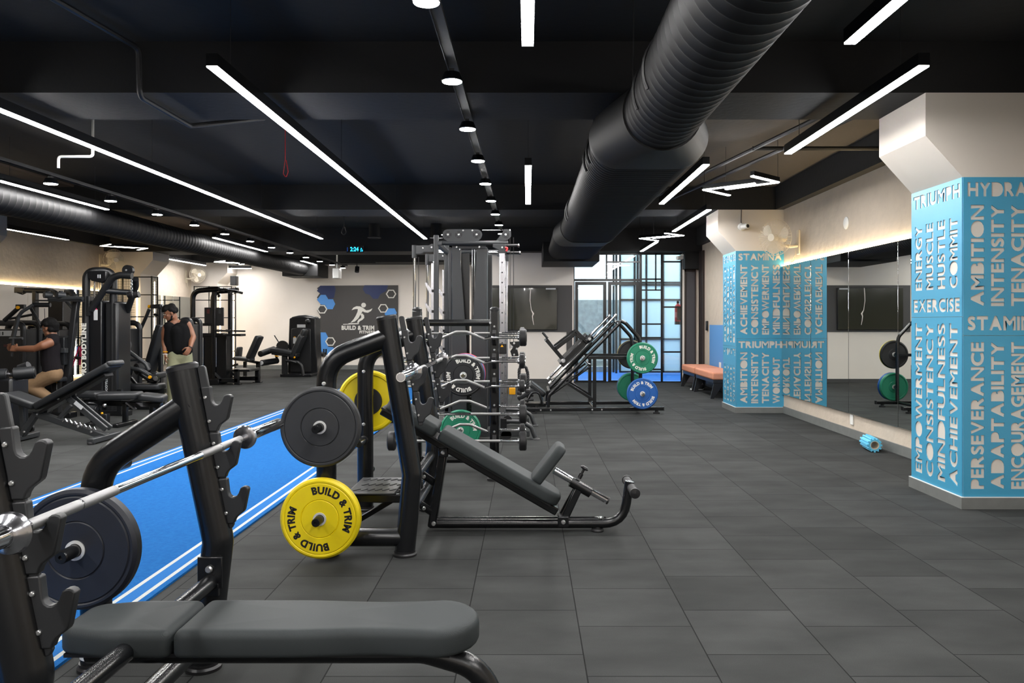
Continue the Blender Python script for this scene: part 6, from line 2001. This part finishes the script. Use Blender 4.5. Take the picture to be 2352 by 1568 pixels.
def add_hand(b, w, d, palm_n, thumb_side, curl=.5, size=1.0):
    """palm and five fingers: w wrist, d pointing along the hand, palm_n out of the palm, thumb_side = direction of the thumb"""
    w, d, n = Vector(w), Vector(d).normalized(), Vector(palm_n)
    n = (n - d * n.dot(d)).normalized()
    t = Vector(thumb_side); t = (t - d * t.dot(d) - n * t.dot(n)).normalized()
    k = size
    for a in (-.030, -.010, .010, .030):
        b.cap(w + d * .012 * k + t * a * .7 * k, w + d * .085 * k + t * a * k, .0165 * k, .0135 * k, 8)
    for i, (a, L) in enumerate(((.033, .072), (.011, .080), (-.011, .074), (-.032, .058))):
        p = w + d * .090 * k + t * a * k
        dirn = d.copy()
        r = .0098
        for j, (q, c) in enumerate(((.45, .55), (.32, 1.0), (.23, .9))):
            ang = curl * c * 1.35
            dirn = (dirn * math.cos(ang) + n * math.sin(ang)).normalized()
            e = p + dirn * L * q * k
            b.cap(p, e, r * k, (r - .0009) * k, 8)
            p = e; r -= .0009
            n2 = n
            # keep bending in the plane of the finger
            n = (n - dirn * n.dot(dirn)).normalized()
        n = Vector(palm_n); n = (n - d * n.dot(d)).normalized()
    p = w + d * .022 * k + t * .030 * k
    e1 = p + (d * .55 + t * .6 + n * .35).normalized() * .045 * k
    e2 = e1 + (d * .8 + t * .1 + n * (.4 + curl * .5)).normalized() * .034 * k
    e3 = e2 + (d * .7 - t * .2 + n * (.4 + curl * .7)).normalized() * .026 * k
    b.cap(p, e1, .0145 * k, .012 * k, 8); b.cap(e1, e2, .0115 * k, .0105 * k, 8); b.cap(e2, e3, .0105 * k, .009 * k, 8)


def limb(b, pts, rs, n=14):
    for i in range(len(pts) - 1): b.cap(pts[i], pts[i + 1], rs[i], rs[i + 1], n)


def shoe_on(b, ankle, d):
    a = Vector(ankle); d = Vector(d).normalized()
    b.cap(Vector((a.x, a.y, .045)) - d * .05, Vector((a.x, a.y, .042)) + d * .10, .045, .042, 12)
    b.cap(Vector((a.x, a.y, .042)) + d * .10, Vector((a.x, a.y, .034)) + d * .165, .042, .032, 12)
    b.cap(a, Vector((a.x, a.y, .05)), .042, .046, 12)


# ---------------- man standing, looking down
PY_ = 12.5
W = lambda u, v, dy=0: at(u, v, PY_ + dy)
man = thing('person', 'person in black sleeveless polo and pale olive trousers standing and looking down', 'person', (W(410, 0).x, PY_, 0))
body = MB()
hd = W(391, 719, -.03)
fwd, upv = Vector((-.78, -.50, -.36)), Vector((-.12, -.10, 1))
s_, f_, u_, Mh, Ph = add_head(body, hd, fwd, upv)
nb, chest = W(401, 743, .02), W(408, 762, .03)
limb(body, [Ph(0, -.03, -.06), nb], [.054, .060])
shL, shR = W(382, 751, -.06), W(430, 745, .06)
limb(body, [shL, nb, shR], [.056, .07, .056])
limb(body, [nb, chest, W(411, 800, .02), W(413, 818, .02)], [.08, .10, .09, .10])
# arms
eR, wR = W(444, 774, .06), W(437, 798, -.12)
limb(body, [shR, W(437, 759, .08), eR], [.060, .056, .043])
limb(body, [eR, W(440, 784, -.02), wR], [.044, .043, .030])
add_hand(body, wR, W(429, 811, -.18) - wR, Vector((-.75, .6, .1)), Vector((-.3, -.9, .1)), .45, 1.0)
eL, wL = W(377, 781, -.02), W(379.5, 812, -.10)
limb(body, [shL, W(378, 764, -.05), eL], [.056, .051, .040])
limb(body, [eL, W(377.5, 791, -.05), wL], [.041, .040, .028])
add_hand(body, wL, Vector((.03, -.03, -1)), Vector((.9, .3, 0)), Vector((0, -1, 0)), .35, .98)
hipL, hipR = W(402, 828, .0), W(425, 828, .05)
for hp_, kn, an, d in ((hipL, W(398, 880, -.08), W(396, 931, -.02), (-.35, -.95, 0)), (hipR, W(428, 880, -.0), W(429, 931, .10), (.15, -.98, 0))):
    limb(body, [hp_, kn, Vector((kn.x, kn.y, .38)), an], [.09, .058, .055, .04])
bd = sub('body', man, body, M_SKIN, remesh=.0085, relax=3)
face_parts(man, bd, Ph, Mh, True)
hr = MB()
for a, bb, c, r in ((0, -.03, .060, .090), (0, .02, .088, .070), (0, .060, .082, .040), (.035, .050, .080, .040), (-.035, .050, .080, .040), (0, -.075, .02, .062), (.055, -.02, .05, .045), (-.055, -.02, .05, .045), (0, -.05, .085, .068), (.05, -.05, .01, .04), (-.05, -.05, .01, .04), (.03, .075, .066, .022), (-.02, .078, .066, .022)):
    hr.ball(Ph(a, bb, c), r, .95, 1, .9, 12, Mh)
sub('hair', man, hr, M_HAIR, remesh=.009, relax=2)
sh = MB()
limb(sh, [shL + Vector((.03, 0, .01)), nb + Vector((0, .01, -.055)), shR + Vector((-.03, 0, .012))], [.074, .088, .076])
for dx in (-.075, 0, .075):
    limb(sh, [W(407, 757, .02) + Vector((dx, 0, 0)), W(409, 780, .02) + Vector((dx * .95, 0, 0)), W(411, 802, .02) + Vector((dx * 1.1, 0, 0))], [.112, .120, .128])
sh.cap(W(407, 762, -.05), W(410, 803, -.03), .095, .095)
sh.cap(shL + Vector((.03, .01, -.01)), W(391, 792, .0), .074, .10); sh.cap(shR + Vector((-.03, 0, .0)), W(427, 790, .02), .074, .10)
sp = sub('polo_shirt', man, sh, M_SHIRT, remesh=.012, relax=4)
cl = MB()
cl.tube([nb + Vector((-.03, -.105, -.045)), nb + Vector((-.078, -.045, .005)), nb + Vector((-.055, .05, .03)), nb + Vector((.02, .082, .04)), nb + Vector((.076, .03, .025)), nb + Vector((.066, -.05, .0)), nb + Vector((-.005, -.108, -.05))], .022, 8, bend=.06, flat=.6)
sub('collar', sp, cl, M_SHIRT)
tr = MB()
for hp_, kn, an in ((hipL, W(398, 880, -.08), W(396, 927, -.02)), (hipR, W(428, 880, -.0), W(429, 927, .10))):
    limb(tr, [Vector((hp_.x, hp_.y, .86)), hp_, kn, an], [.105, .118, .092, .075], 16)
limb(tr, [W(404, 812, .02), W(422, 812, .04)], [.115, .115]); limb(tr, [W(405, 822, .02), W(423, 822, .04)], [.125, .125])
sub('trousers', man, tr, M_OLIVE, remesh=.012, relax=3)
so = MB()
shoe_on(so, W(396, 931, -.02), (-.35, -.95, 0)); shoe_on(so, W(429, 931, .10), (.15, -.98, 0))
sub('shoes', man, so, M_SHOE, remesh=.009, relax=2)
for c, d, m_ in ((wR, W(429, 811, -.18) - wR, M_PLASTIC), (wL + Vector((0, 0, .03)), Vector((0, 0, -1)), M_YEL_PART), (wL + Vector((0, 0, -.01)), Vector((0, 0, -1)), M_LABELGREY)):
    sub('wristband', man, MB().lathe([(.030, -.009), (.036, -.006), (.036, .006), (.030, .009)], c, d, 16, closed=True), m_)

# ---------------- man seated at the press
QY = 11.15
V = lambda u, v, dy=0: at(u, v, QY + dy)
man2 = thing('person', 'person seated at the chest press in charcoal sleeveless top and khaki trousers, arms stretched out', 'person', (V(118, 0).x, QY, 0))
body = MB()
hd = V(114, 753, .02)
s_, f_, u_, Mh, Ph = add_head(body, hd, Vector((-.95, .22, -.18)), Vector((-.1, .0, 1)))
nb = V(121, 776, .02)
limb(body, [Ph(0, -.03, -.06), nb], [.054, .062])
sN, sF = V(114, 787, -.17), V(114, 786, .20)
limb(body, [sN, nb, sF], [.060, .075, .060])
limb(body, [nb, V(116, 800, .02), V(117, 830, .02), V(120, 856, .02)], [.08, .10, .09, .10])
eN, wN = V(80, 801, -.24), V(40, 801.5, -.19)
limb(body, [sN, V(99, 793, -.23), eN], [.066, .060, .044]); limb(body, [eN, V(62, 801, -.22), wN], [.046, .045, .031])
add_hand(body, wN, V(24, 799, -.17) - wN, Vector((.0, .9, -.25)), Vector((.0, .2, 1)), 1.2, 1.1)
eF, wF_ = V(80, 800, .34), V(40, 800, .36)
limb(body, [sF, V(99, 792, .28), eF], [.066, .060, .044]); limb(body, [eF, V(62, 800, .36), wF_], [.046, .045, .031])
add_hand(body, wF_, V(24, 798, .37) - wF_, Vector((.0, -.9, -.25)), Vector((.0, -.2, 1)), 1.2, 1.1)
hN, hF = V(122, 860, -.10), V(122, 860, .14)
kN, kF = V(67, 887, -.14), V(70, 885, .20)
aN, aF = V(118, 914, -.12), V(115, 914, .20)
for h, k, a in ((hN, kN, aN), (hF, kF, aF)): limb(body, [h, k, a], [.09, .06, .042])
bd = sub('body', man2, body, M_SKIN, remesh=.0085, relax=3)
face_parts(man2, bd, Ph, Mh, False)
hr = MB()
for a, bb, c, r in ((0, -.03, .060, .094), (0, .03, .085, .068), (0, .070, .070, .036), (.035, .060, .075, .036), (-.035, .060, .075, .036), (0, -.08, .02, .072), (.06, -.02, .05, .048), (-.06, -.02, .05, .048), (0, -.075, -.03, .055), (.045, -.06, -.03, .045), (-.045, -.06, -.03, .045), (0, -.02, .10, .06), (.04, .085, .05, .02), (-.04, .085, .05, .02), (0, .092, .055, .02)):
    hr.ball(Ph(a, bb, c), r, .95, 1, .9, 12, Mh)
sub('hair', man2, hr, M_HAIR, remesh=.009, relax=2)
gl_ = MB()
for k in (-1, 1): gl_.tube([Ph(k * .034 + .026 * math.cos(a), .108, .004 + .019 * math.sin(a)) for a in [2 * PI * j / 14 for j in range(15)]], .0025, 6)
gl_.tube([Ph(-.008, .108, .008), Ph(.008, .108, .008)], .0025, 6)
for k in (-1, 1): gl_.tube([Ph(k * .060, .106, .008), Ph(k * .082, -.01, .01)], .0025, 6)
sub('spectacles', man2, gl_, M_STEEL)
sh = MB()
limb(sh, [sN + Vector((.01, .05, .012)), nb + Vector((0, 0, -.014)), sF + Vector((.01, -.05, .012))], [.080, .092, .080])
for dy in (-.08, .02, .12):
    limb(sh, [V(117, 795, dy), V(116, 820, dy), V(120, 850, dy)], [.122, .115, .12])
limb(sh, [V(108, 800, .02), V(107, 835, .02)], [.09, .075])
limb(sh, [V(120, 846, -.06), V(128, 852, .02), V(120, 846, .12)], [.12, .105, .12])
sub('sleeveless_top', man2, sh, M_SHIRT2, remesh=.012, relax=4)
tr = MB()
for h, k, a in ((hN, kN, aN), (hF, kF, aF)): limb(tr, [h, k, V(112, 912, a.y - QY)], [.112, .086, .064], 16)
limb(tr, [V(124, 858, -.08), V(124, 858, .12)], [.115, .115])
sub('trousers', man2, tr, M_KHAKI, remesh=.012, relax=3)
so = MB()
for a in (aN, aF):
    d = Vector((.75, 0, -.55)).normalized()
    p0_ = a + Vector((.01, 0, -.05))
    so.cap(a, p0_, .044, .046, 10); so.cap(p0_, p0_ + Vector((-.04, 0, -.13)), .044, .036, 10)
sub('shoes', man2, so, M_SHOE, remesh=.009, relax=2)
# ================================================================== things on the walls and by them
# ---- television on its dark panel
tp = MB().box(-.98, .985, YT - .02, YT - .001, 1.12, 2.15).box(.86, .985, YT - .02, YT - .001, 0, 1.12).build('wall_panel', M_DARKPANEL)
tag(tp, 'charcoal wall panel behind the television', 'wall panel')
tv = thing('television', 'large dark flat screen TV still in its shiny film on the charcoal panel', 'TV', (-.07, YT - .06, 1.63))
sub('case', tv, MB().box(-.80, .652, YT - .075, YT - .021, 1.165, 2.095), M_PLASTIC, bevel=.006)
scr = MB()
nx_, nz_ = 60, 40
vs = []
rnd = random.Random(3)
for j in range(nz_ + 1):
    for i in range(nx_ + 1):
        x = -.79 + 1.432 * i / nx_; z = 1.175 + .91 * j / nz_
        y = YT - .0762 - .0008 * math.sin(x * 9 + 1.3 * math.sin(z * 7)) * math.sin(z * 2.5 + 1) - .0002 * math.sin(x * 23 + z * 5)
        vs.append((x, y - .002, z))
fs = [(j * (nx_ + 1) + i, j * (nx_ + 1) + i + 1, (j + 1) * (nx_ + 1) + i + 1, (j + 1) * (nx_ + 1) + i) for j in range(nz_) for i in range(nx_)]
scr.add(vs, fs)
sub('filmed_screen', tv, scr, mat('film_covered_screen', (44, 45, 36), .12, coat=.6), smooth=180)  # olive base colour stands in for room reflections on the film
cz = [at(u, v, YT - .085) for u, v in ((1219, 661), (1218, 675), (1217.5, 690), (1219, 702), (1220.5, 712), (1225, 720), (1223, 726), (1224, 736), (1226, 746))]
sub('film_highlight', tv, MB().tube(cz, [.008, .010, .008, .006, .008, .018, .010, .008, .005], 8, flat=.25, side=(1, 0, 0)), mat('painted_film_highlight', (236, 226, 218), .2))  # pale tube shaped as the squiggle highlight on the film
st_ = MB().box(.40, .62, YT - .0835, YT - .083, 2.055, 2.085)
sub('sticker', tv, st_, M_LABELGREY)

# ---- logo board
LB = YB
lg_ = thing('logo_board', 'charcoal hexagon edged sign board with white runner and BUILD & TRIM FITNESS', 'sign', at(820, 750, LB))


def lbp(u, v): return at(u, v, LB)


def lpoly(name, px, m, off, parent, depth=.004):
    o = lbp(0, 0); poly = [(lbp(u, v).x, lbp(u, v).z) for u, v in px]
    return sub(name, parent, MB().prism(poly, (0, LB - off, 0), (1, 0, 0), (0, 0, 1), (0, -depth, 0)), m)


outline = [(734, 656), (915, 655), (915, 818), (728, 818), (739, 818), (728, 800), (739, 780), (728, 760), (739, 755)]
lpoly('board', [(737, 656), (915, 655), (915, 818), (738, 818), (729, 806), (738, 790), (729, 775), (738, 758), (729, 743), (738, 728), (729, 712), (738, 697), (729, 683), (738, 670), (729, 662)], M_DARKPANEL, .02, lg_, .03)


def hexa(u, v, r): return [(u + r * math.cos(math.radians(60 * k)), v + r * .92 * math.sin(math.radians(60 * k))) for k in range(6)]


navy = [[(737, 656), (769, 656), (772, 664), (768, 684), (758, 687), (748, 678), (740, 677), (729, 668)], [(838, 655), (892, 655), (888, 668), (874, 676), (869, 686), (858, 686), (850, 677), (840, 674), (834, 664)]]
for q in navy: lpoly('navy_patch', q, M_NAVY_HEX, .05, lg_, .003)
for q in ([(738, 677), (749, 677), (755, 687), (766, 687), (771, 698), (765, 710), (753, 710), (748, 700), (738, 699), (729, 688)], [(738, 763), (749, 763), (755, 775), (750, 785), (755, 796), (766, 797), (772, 806), (766, 817), (753, 817), (747, 808), (739, 807), (729, 796), (736, 786), (729, 775)],
          [(892, 708), (907, 708), (912, 718), (906, 732), (890, 732), (884, 720)]):
    lpoly('blue_patch', q, M_BLUE_HEX, .05, lg_, .006)


def hex_ring(u, v, r, w):
    A_, B_ = hexa(u, v, r), hexa(u, v, r - w)
    mb = MB(); vs = []
    for ring in (A_, B_):
        for q in ring: p = lbp(*q); vs.append((p.x, LB - .05, p.z))
    for ring in (A_, B_):
        for q in ring: p = lbp(*q); vs.append((p.x, LB - .062, p.z))
    fs = []
    for k in range(6):
        j = (k + 1) % 6
        fs += [(12 + k, 12 + j, 18 + j, 18 + k), (k, j, 12 + j, 12 + k), (6 + k, 6 + j, 18 + j, 18 + k), (k, j, 6 + j, 6 + k)]
    sub('white_hexagon', lg_, mb.add(vs, fs), M_LET_WHITE, smooth=20)


for u, v in ((899, 675), (881, 708), (741, 710), (760, 784)): hex_ring(u, v, 12, 2.8)
# runner emblem
def disc_px(u, v, r): return [(u + r * math.cos(2 * PI * k / 20), v + r * math.sin(2 * PI * k / 20)) for k in range(20)]
em = [disc_px(836, 700.5, 5.4),
      [(808.5, 712), (813, 706), (820, 703), (828, 703.5), (835, 707), (842, 712.5), (849, 711.5), (856.5, 708), (853, 714), (846, 718), (838, 717), (834, 714.5), (829, 722), (824, 731), (816, 738), (806, 741), (813, 733), (818, 725), (822, 716), (823, 709.5), (817, 709.5)],
      [(829, 721), (833, 719.5), (837, 724), (837.5, 730), (833, 734.5), (828, 737), (824, 741.5), (821, 740), (824, 734), (829, 731), (831, 728)],
      [(789, 745.3), (789, 743.8), (800, 743.6), (803, 742), (826, 741.8), (824, 744.2)]]
for q in em: lpoly('runner_emblem', q, M_LET_WHITE, .05, lg_, .006)
k_ = LB / F
t1 = MB(); text_on(t1, 'BUILD & TRIM', lbp(785.5, 757.5) + Vector((0, -.052, 0)), (1, 0, 0), (0, 0, 1), 10.0 * k_, .05, width=75 * k_); sub('lettering', lg_, t1, M_LET_WHITE)
t1 = MB(); text_on(t1, 'FITNESS', lbp(826.5, 765.8) + Vector((0, -.052, 0)), (1, 0, 0), (0, 0, 1), 7.0 * k_, .04, width=35 * k_); sub('lettering', lg_, t1, M_LET_WHITE)

# ---- clock on the far beam
ck = thing('wall_clock', 'digital wall clock with cyan 2:24 digits on the dark far beam', 'clock', at(815, 571, 17.3))
YK = 17.30
sub('case', ck, MB().box(at(796, 0, YK).x, at(836, 0, YK).x, YK, YK + .049, at(0, 580, YK).z, at(0, 564, YK).z), M_FRAME)
t1 = MB(); text_on(t1, '2:24', at(804.5, 577, YK) + Vector((0, -.001, 0)), (1, 0, 0), (0, 0, 1), 10 * YK / F, .02, width=19 * YK / F); sub('digits', ck, t1, M_CLOCK)
M_CLOCK_DIM = mat('dim_blue_led', (20, 60, 130), .4, emit=.7)
t1 = MB(); text_on(t1, 'A', at(828, 573, YK) + Vector((0, -.001, 0)), (1, 0, 0), (0, 0, 1), 4 * YK / F, .0); text_on(t1, '24', at(827.5, 577.5, YK) + Vector((0, -.001, 0)), (1, 0, 0), (0, 0, 1), 4 * YK / F, .0, width=6 * YK / F)
sub('small_digits', ck, t1, M_CLOCK)
t1 = MB(); text_on(t1, 'I', at(797, 577, YK) + Vector((0, -.001, 0)), (1, 0, 0), (0, 0, 1), 9 * YK / F, .03); sub('side_mark', ck, t1, M_CLOCK_DIM)


# ---- wall fans
def wall_fan(base, out, aim, label, R=.22):
    """base on the wall, out = direction off the wall, aim = where the cage faces"""
    base, out, aim = Vector(base), Vector(out).normalized(), Vector(aim).normalized()
    t = thing('wall_fan', label, 'fan', base, 'wall fans')
    side = out.cross(Vector((0, 0, 1)))
    mb = MB()
    mb.bar(base + Vector((0, 0, .17)) + out * .012, base - Vector((0, 0, .17)) + out * .012, .10, .024, side=side)
    sub('wall_plate', t, mb, M_CREAM_PL, bevel=.006)
    c = base + out * .27 + Vector((0, 0, .06))
    arm = sub('arm', t, MB().tube([base + out * .02 - Vector((0, 0, .05)), base + out * .12 - Vector((0, 0, .06)), c - Vector((0, 0, .10)), c], .022, 14, bend=.05), M_CREAM_PL)
    mt = sub('motor', t, MB().lathe([(.0, -.19), (.035, -.185), (.055, -.16), (.06, -.06), (.05, -.03), (.02, -.01)], c + aim * .06, aim, 24), M_CREAM_PL)
    f0 = c + aim * .10
    x, y, z = frame_of(aim)
    cg = MB()
    prof = [(.04, -.06), (R * .6, -.05), (R, .0), (R * .96, .05), (R * .6, .085), (.05, .095)]
    for k in range(40):
        a = 2 * PI * k / 40
        d = x * math.cos(a) + y * math.sin(a)
        cg.tube([f0 + d * r + aim * h for r, h in prof], .0026, 5)
    for r, h in ((R, .0), (R * .62, .084), (R * .62, -.05)):
        cg.tube([f0 + (x * math.cos(a) + y * math.sin(a)) * r + aim * h for a in [2 * PI * k / 40 for k in range(41)]], .004 if r == R else .0025, 6)
    sub('cage', t, cg, M_CREAM_PL)
    bl = MB()
    for k in range(3):
        a0 = 2 * PI * k / 3
        n = 9; pr, pl_ = [], []
        for i in range(n):
            q = i / (n - 1)
            a = a0 - .15 + .95 * q
            rr = R * (.78 + .12 * math.sin(PI * q))
            pr.append(f0 + (x * math.cos(a) + y * math.sin(a)) * rr + aim * (.045 - .05 * q))
            pl_.append(f0 + (x * math.cos(a0 + .45 * q) + y * math.sin(a0 + .45 * q)) * .05 + aim * (.03 - .02 * q))
        vs = pr + pl_ + [p - aim * .003 for p in pr + pl_]
        fs = [(i, i + 1, n + i + 1, n + i) for i in range(n - 1)] + [(2 * n + i + 1, 2 * n + i, 3 * n + i, 3 * n + i + 1) for i in range(n - 1)]
        bl.add(vs, fs)
    sub('blades', t, bl, M_CREAM_PL)
    sub('hub', t, MB().lathe([(.05, .0), (.05, .075), (.04, .098), (.055, .1), (.05, .108), (.0, .108)], f0, aim, 24), M_CREAM_PL)
    sub('pull_cord', t, MB().tube([base + out * .05 - Vector((0, 0, .1)), base + out * .06 - Vector((0, 0, .25)), base + out * .10 - Vector((.03, 0, .29)), base + out * .05 - Vector((0, 0, .17))], .004, 6, bend=.03), M_CREAM_PL)
    return t


fb = Vector((XR, 11.15, at(0, 556, 11.15).z))
wall_fan(fb, (-1, 0, 0), (-.78, -.62, -.04), 'cream wall fan above the mirrors beside the far word pillar', .25)
wall_fan((XL, 17.2, 2.62), (1, 0, 0), (.7, -.7, -.1), 'cream wall fan on the left wall behind the tall pulley tower', .22)
wall_fan((XL, 21.5, 2.55), (1, 0, 0), (.75, -.65, -.1), 'cream wall fan on the left wall near the loudspeaker', .22)

# ---- camera dome on the pillar head
p = at(1703, 521, 11.82)
cd = thing('security_camera', 'small white security camera on the far pillar head', 'camera', p)
sub('mount', cd, MB().lathe([(.055, 0), (.055, .03), (.04, .05)], Vector((p.x, 11.829, p.z)), (0, -1, 0), 20), M_WHITE)
sub('body', cd, MB().tube([Vector((p.x, 11.79, p.z)), Vector((p.x + .06, 11.70, p.z))], .04, 18), M_WHITE)
sub('lens', cd, MB().lathe([(.026, 0), (.026, .006), (.0, .008)], Vector((p.x + .06, 11.70, p.z)), Vector((.06, -.09, 0)), 16), M_PLASTIC)
sub('cable', cd, MB().tube([Vector((p.x, 11.822, p.z + .05)), Vector((p.x - .005, 11.822, 2.82)), Vector((p.x, 11.822, 2.995))], .005, 6), M_PLASTIC)
p = at(1561, 591, 17.4)
cd = thing('security_camera', 'white bullet security camera beside the top of the glass front', 'camera', p)
sub('mount', cd, MB().cbox((p.x + .06, 17.44, p.z + .02), .06, .05, .10), M_WHITE, bevel=.006)
sub('body', cd, MB().tube([(p.x + .05, 17.42, p.z), (p.x - .06, 17.36, p.z - .02)], .045, 18), M_WHITE)

# ---- orange benches and shoes beyond the far pillar
def seat_bench(x0, x1, y0, y1, label):
    t = thing('upholstered_bench', label, 'bench', ((x0 + x1) / 2, (y0 + y1) / 2, 0), 'orange benches by the wall')
    sub('cushion', t, MB().box(x0, x1, y0, y1, .33, .46), M_ORANGE, bevel=.03, seg=4)
    sub('base_frame', t, MB().box(x0 + .02, x1 - .02, y0 + .02, y1 - .02, .27, .33), M_MACH, bevel=.006)
    for y in (y0 + .05, y1 - .05):
        sub('leg', t, MB().prism([(x0 + .03, .27), (x1 - .03, .27), (x1 + .0, 0), (x1 - .06, 0), (x1 - .16, .21), (x0 + .16, .21), (x0 + .03, 0), (x0 - .03, 0)], (0, y - .02, 0), (1, 0, 0), (0, 0, 1), (0, .04, 0)), M_MACH)
    sub('back_board', t, MB().box(x1 - .06, x1 - .03, y0 + .1, y1 - .1, .02, .27), M_MACH)
    return t


seat_bench(3.22, 3.74, 15.55, 16.75, 'salmon orange upholstered bench near the dark door')
seat_bench(3.22, 3.74, 13.95, 15.45, 'salmon orange upholstered bench half hidden by the far word pillar')


def shoe(loc, rz, label):
    t = thing('shoe', label, 'shoe', loc, 'shoes under the orange bench', room=False)
    t.rotation_euler = (0, 0, rz)
    s = MB().pad([(.13 * math.cos(a) * (1 if math.cos(a) > 0 else 1), (.045 - .008 * (math.cos(a) < 0)) * math.sin(a)) for a in [2 * PI * k / 24 for k in range(24)]], .022, .008, Matrix())
    sub('sole', t, s, M_LABELGREY)
    u_ = MB()
    for x, r, z in ((.07, .036, .04), (.02, .038, .052), (-.04, .037, .066), (-.085, .036, .066)): u_.ball((x, 0, z * .8), r, 1.5, 1.0, z / .055, n=14)
    sub('upper', t, u_, M_SHOE, remesh=.007, relax=4)


shoe((3.40, 16.0, 0), 2.6, 'dark shoe under the orange bench, the one pointing out to the room')
shoe((3.34, 15.82, 0), 2.9, 'dark shoe under the orange bench, nearer its leg')

# ---- foam roller
fr_ = thing('foam_roller', 'light blue ridged foam roller on the floor by the mirrors', 'foam roller', (3.6, 8.4, 0))
ra, rb_ = Vector((3.62, 8.56, .075)), Vector((3.575, 8.25, .075))
d = (rb_ - ra).normalized(); L = (rb_ - ra).length
x, y, z = frame_of(d)
mb = MB(); ring = []
nT = 12
prof = []
for k in range(nT):
    for q, rr in ((-.30, .060), (-.22, .074), (.22, .074), (.30, .060)):
        prof.append((2 * PI * (k + q) / nT, rr))
vs, fs = [], []
n = len(prof)
for c, rs in ((ra, 1), (rb_, 1)):
    for a, rr in prof: vs.append(c + (x * math.cos(a) + y * math.sin(a)) * rr)
for c in (ra, rb_):
    for a, rr in prof: vs.append(c + (x * math.cos(a) + y * math.sin(a)) * .043)
for k in range(n):
    j = (k + 1) % n
    fs += [(k, j, n + j, n + k), (2 * n + k, 2 * n + j, 3 * n + j, 3 * n + k), (k, j, 2 * n + j, 2 * n + k), (n + k, n + j, 3 * n + j, 3 * n + k)]
sub('foam_sleeve', fr_, mb.add(vs, fs), M_ROLLER, smooth=25)
sub('core_tube', fr_, MB().lathe([(.043, -.001), (.043, L + .001), (.038, L + .001), (.038, -.001)], ra, d, 24, closed=True), M_CREAM_PL)
o = MB().box(XR - .016, XR - .001, 9.28, 9.36, .15, .27).build('wall_socket', M_WHITE, bevel=.004); tag(o, 'white wall socket below the mirrors', 'socket')
o = MB().lathe([(.075, .0), (.075, .006), (.065, .012), (.0, .012)], (XR - .001, at(0, 512, 9.5).y, at(0, 512, 9.5).z), (-1, 0, 0), 24).build('wall_switch', M_WHITE); tag(o, 'round white junction cover high above the mirrors', 'socket')
# ---- loudspeaker on the far left pillar
p = at(541, 645, 21.8)
sp_ = thing('loudspeaker', 'small black wall loudspeaker on the far left pillar head', 'loudspeaker', p)
sub('cabinet', sp_, MB().box(p.x - .085, p.x + .085, 21.62, 21.80, p.z - .13, p.z + .13), M_PLASTIC, bevel=.015)
sub('grille', sp_, MB().box(p.x - .075, p.x + .075, 21.612, 21.62, p.z - .12, p.z + .12), M_RUBBER, bevel=.004)
sub('wall_bracket', sp_, MB().box(p.x - .03, p.x + .03, 21.80, 21.849, p.z - .04, p.z + .04), M_FRAME)
# ---- white air unit under the left duct
p = at(774, 628, 20.9)
o = thing('service_box', 'white service box with pipe at the end of the downlight row', 'service box', p)
sub('cover', o, MB().cbox(p, .16, .3, .26), M_WHITE, bevel=.01)
sub('pipe', o, MB().tube([(p.x, 20.9, p.z + .12), (p.x, 20.9, HC)], .02, 10), M_WHITE)
# ---- camera spotlight on the far ceiling
p = at(817, 622, 21.5)
o = thing('track_spotlight', 'small black track spotlight over the logo board', 'spotlight', p)
sub('track', o, MB().box(p.x - .5, p.x + .5, 21.63, 21.67, 2.92, 2.95), M_FRAME)
sub('lamp_head', o, MB().tube([(p.x, 21.65, p.z - .02), (p.x, 21.70, p.z + .12)], .06, 16), M_FRAME)
sub('stem', o, MB().tube([(p.x, 21.65, p.z + .1), (p.x, 21.65, 2.95)], .012, 8), M_FRAME)
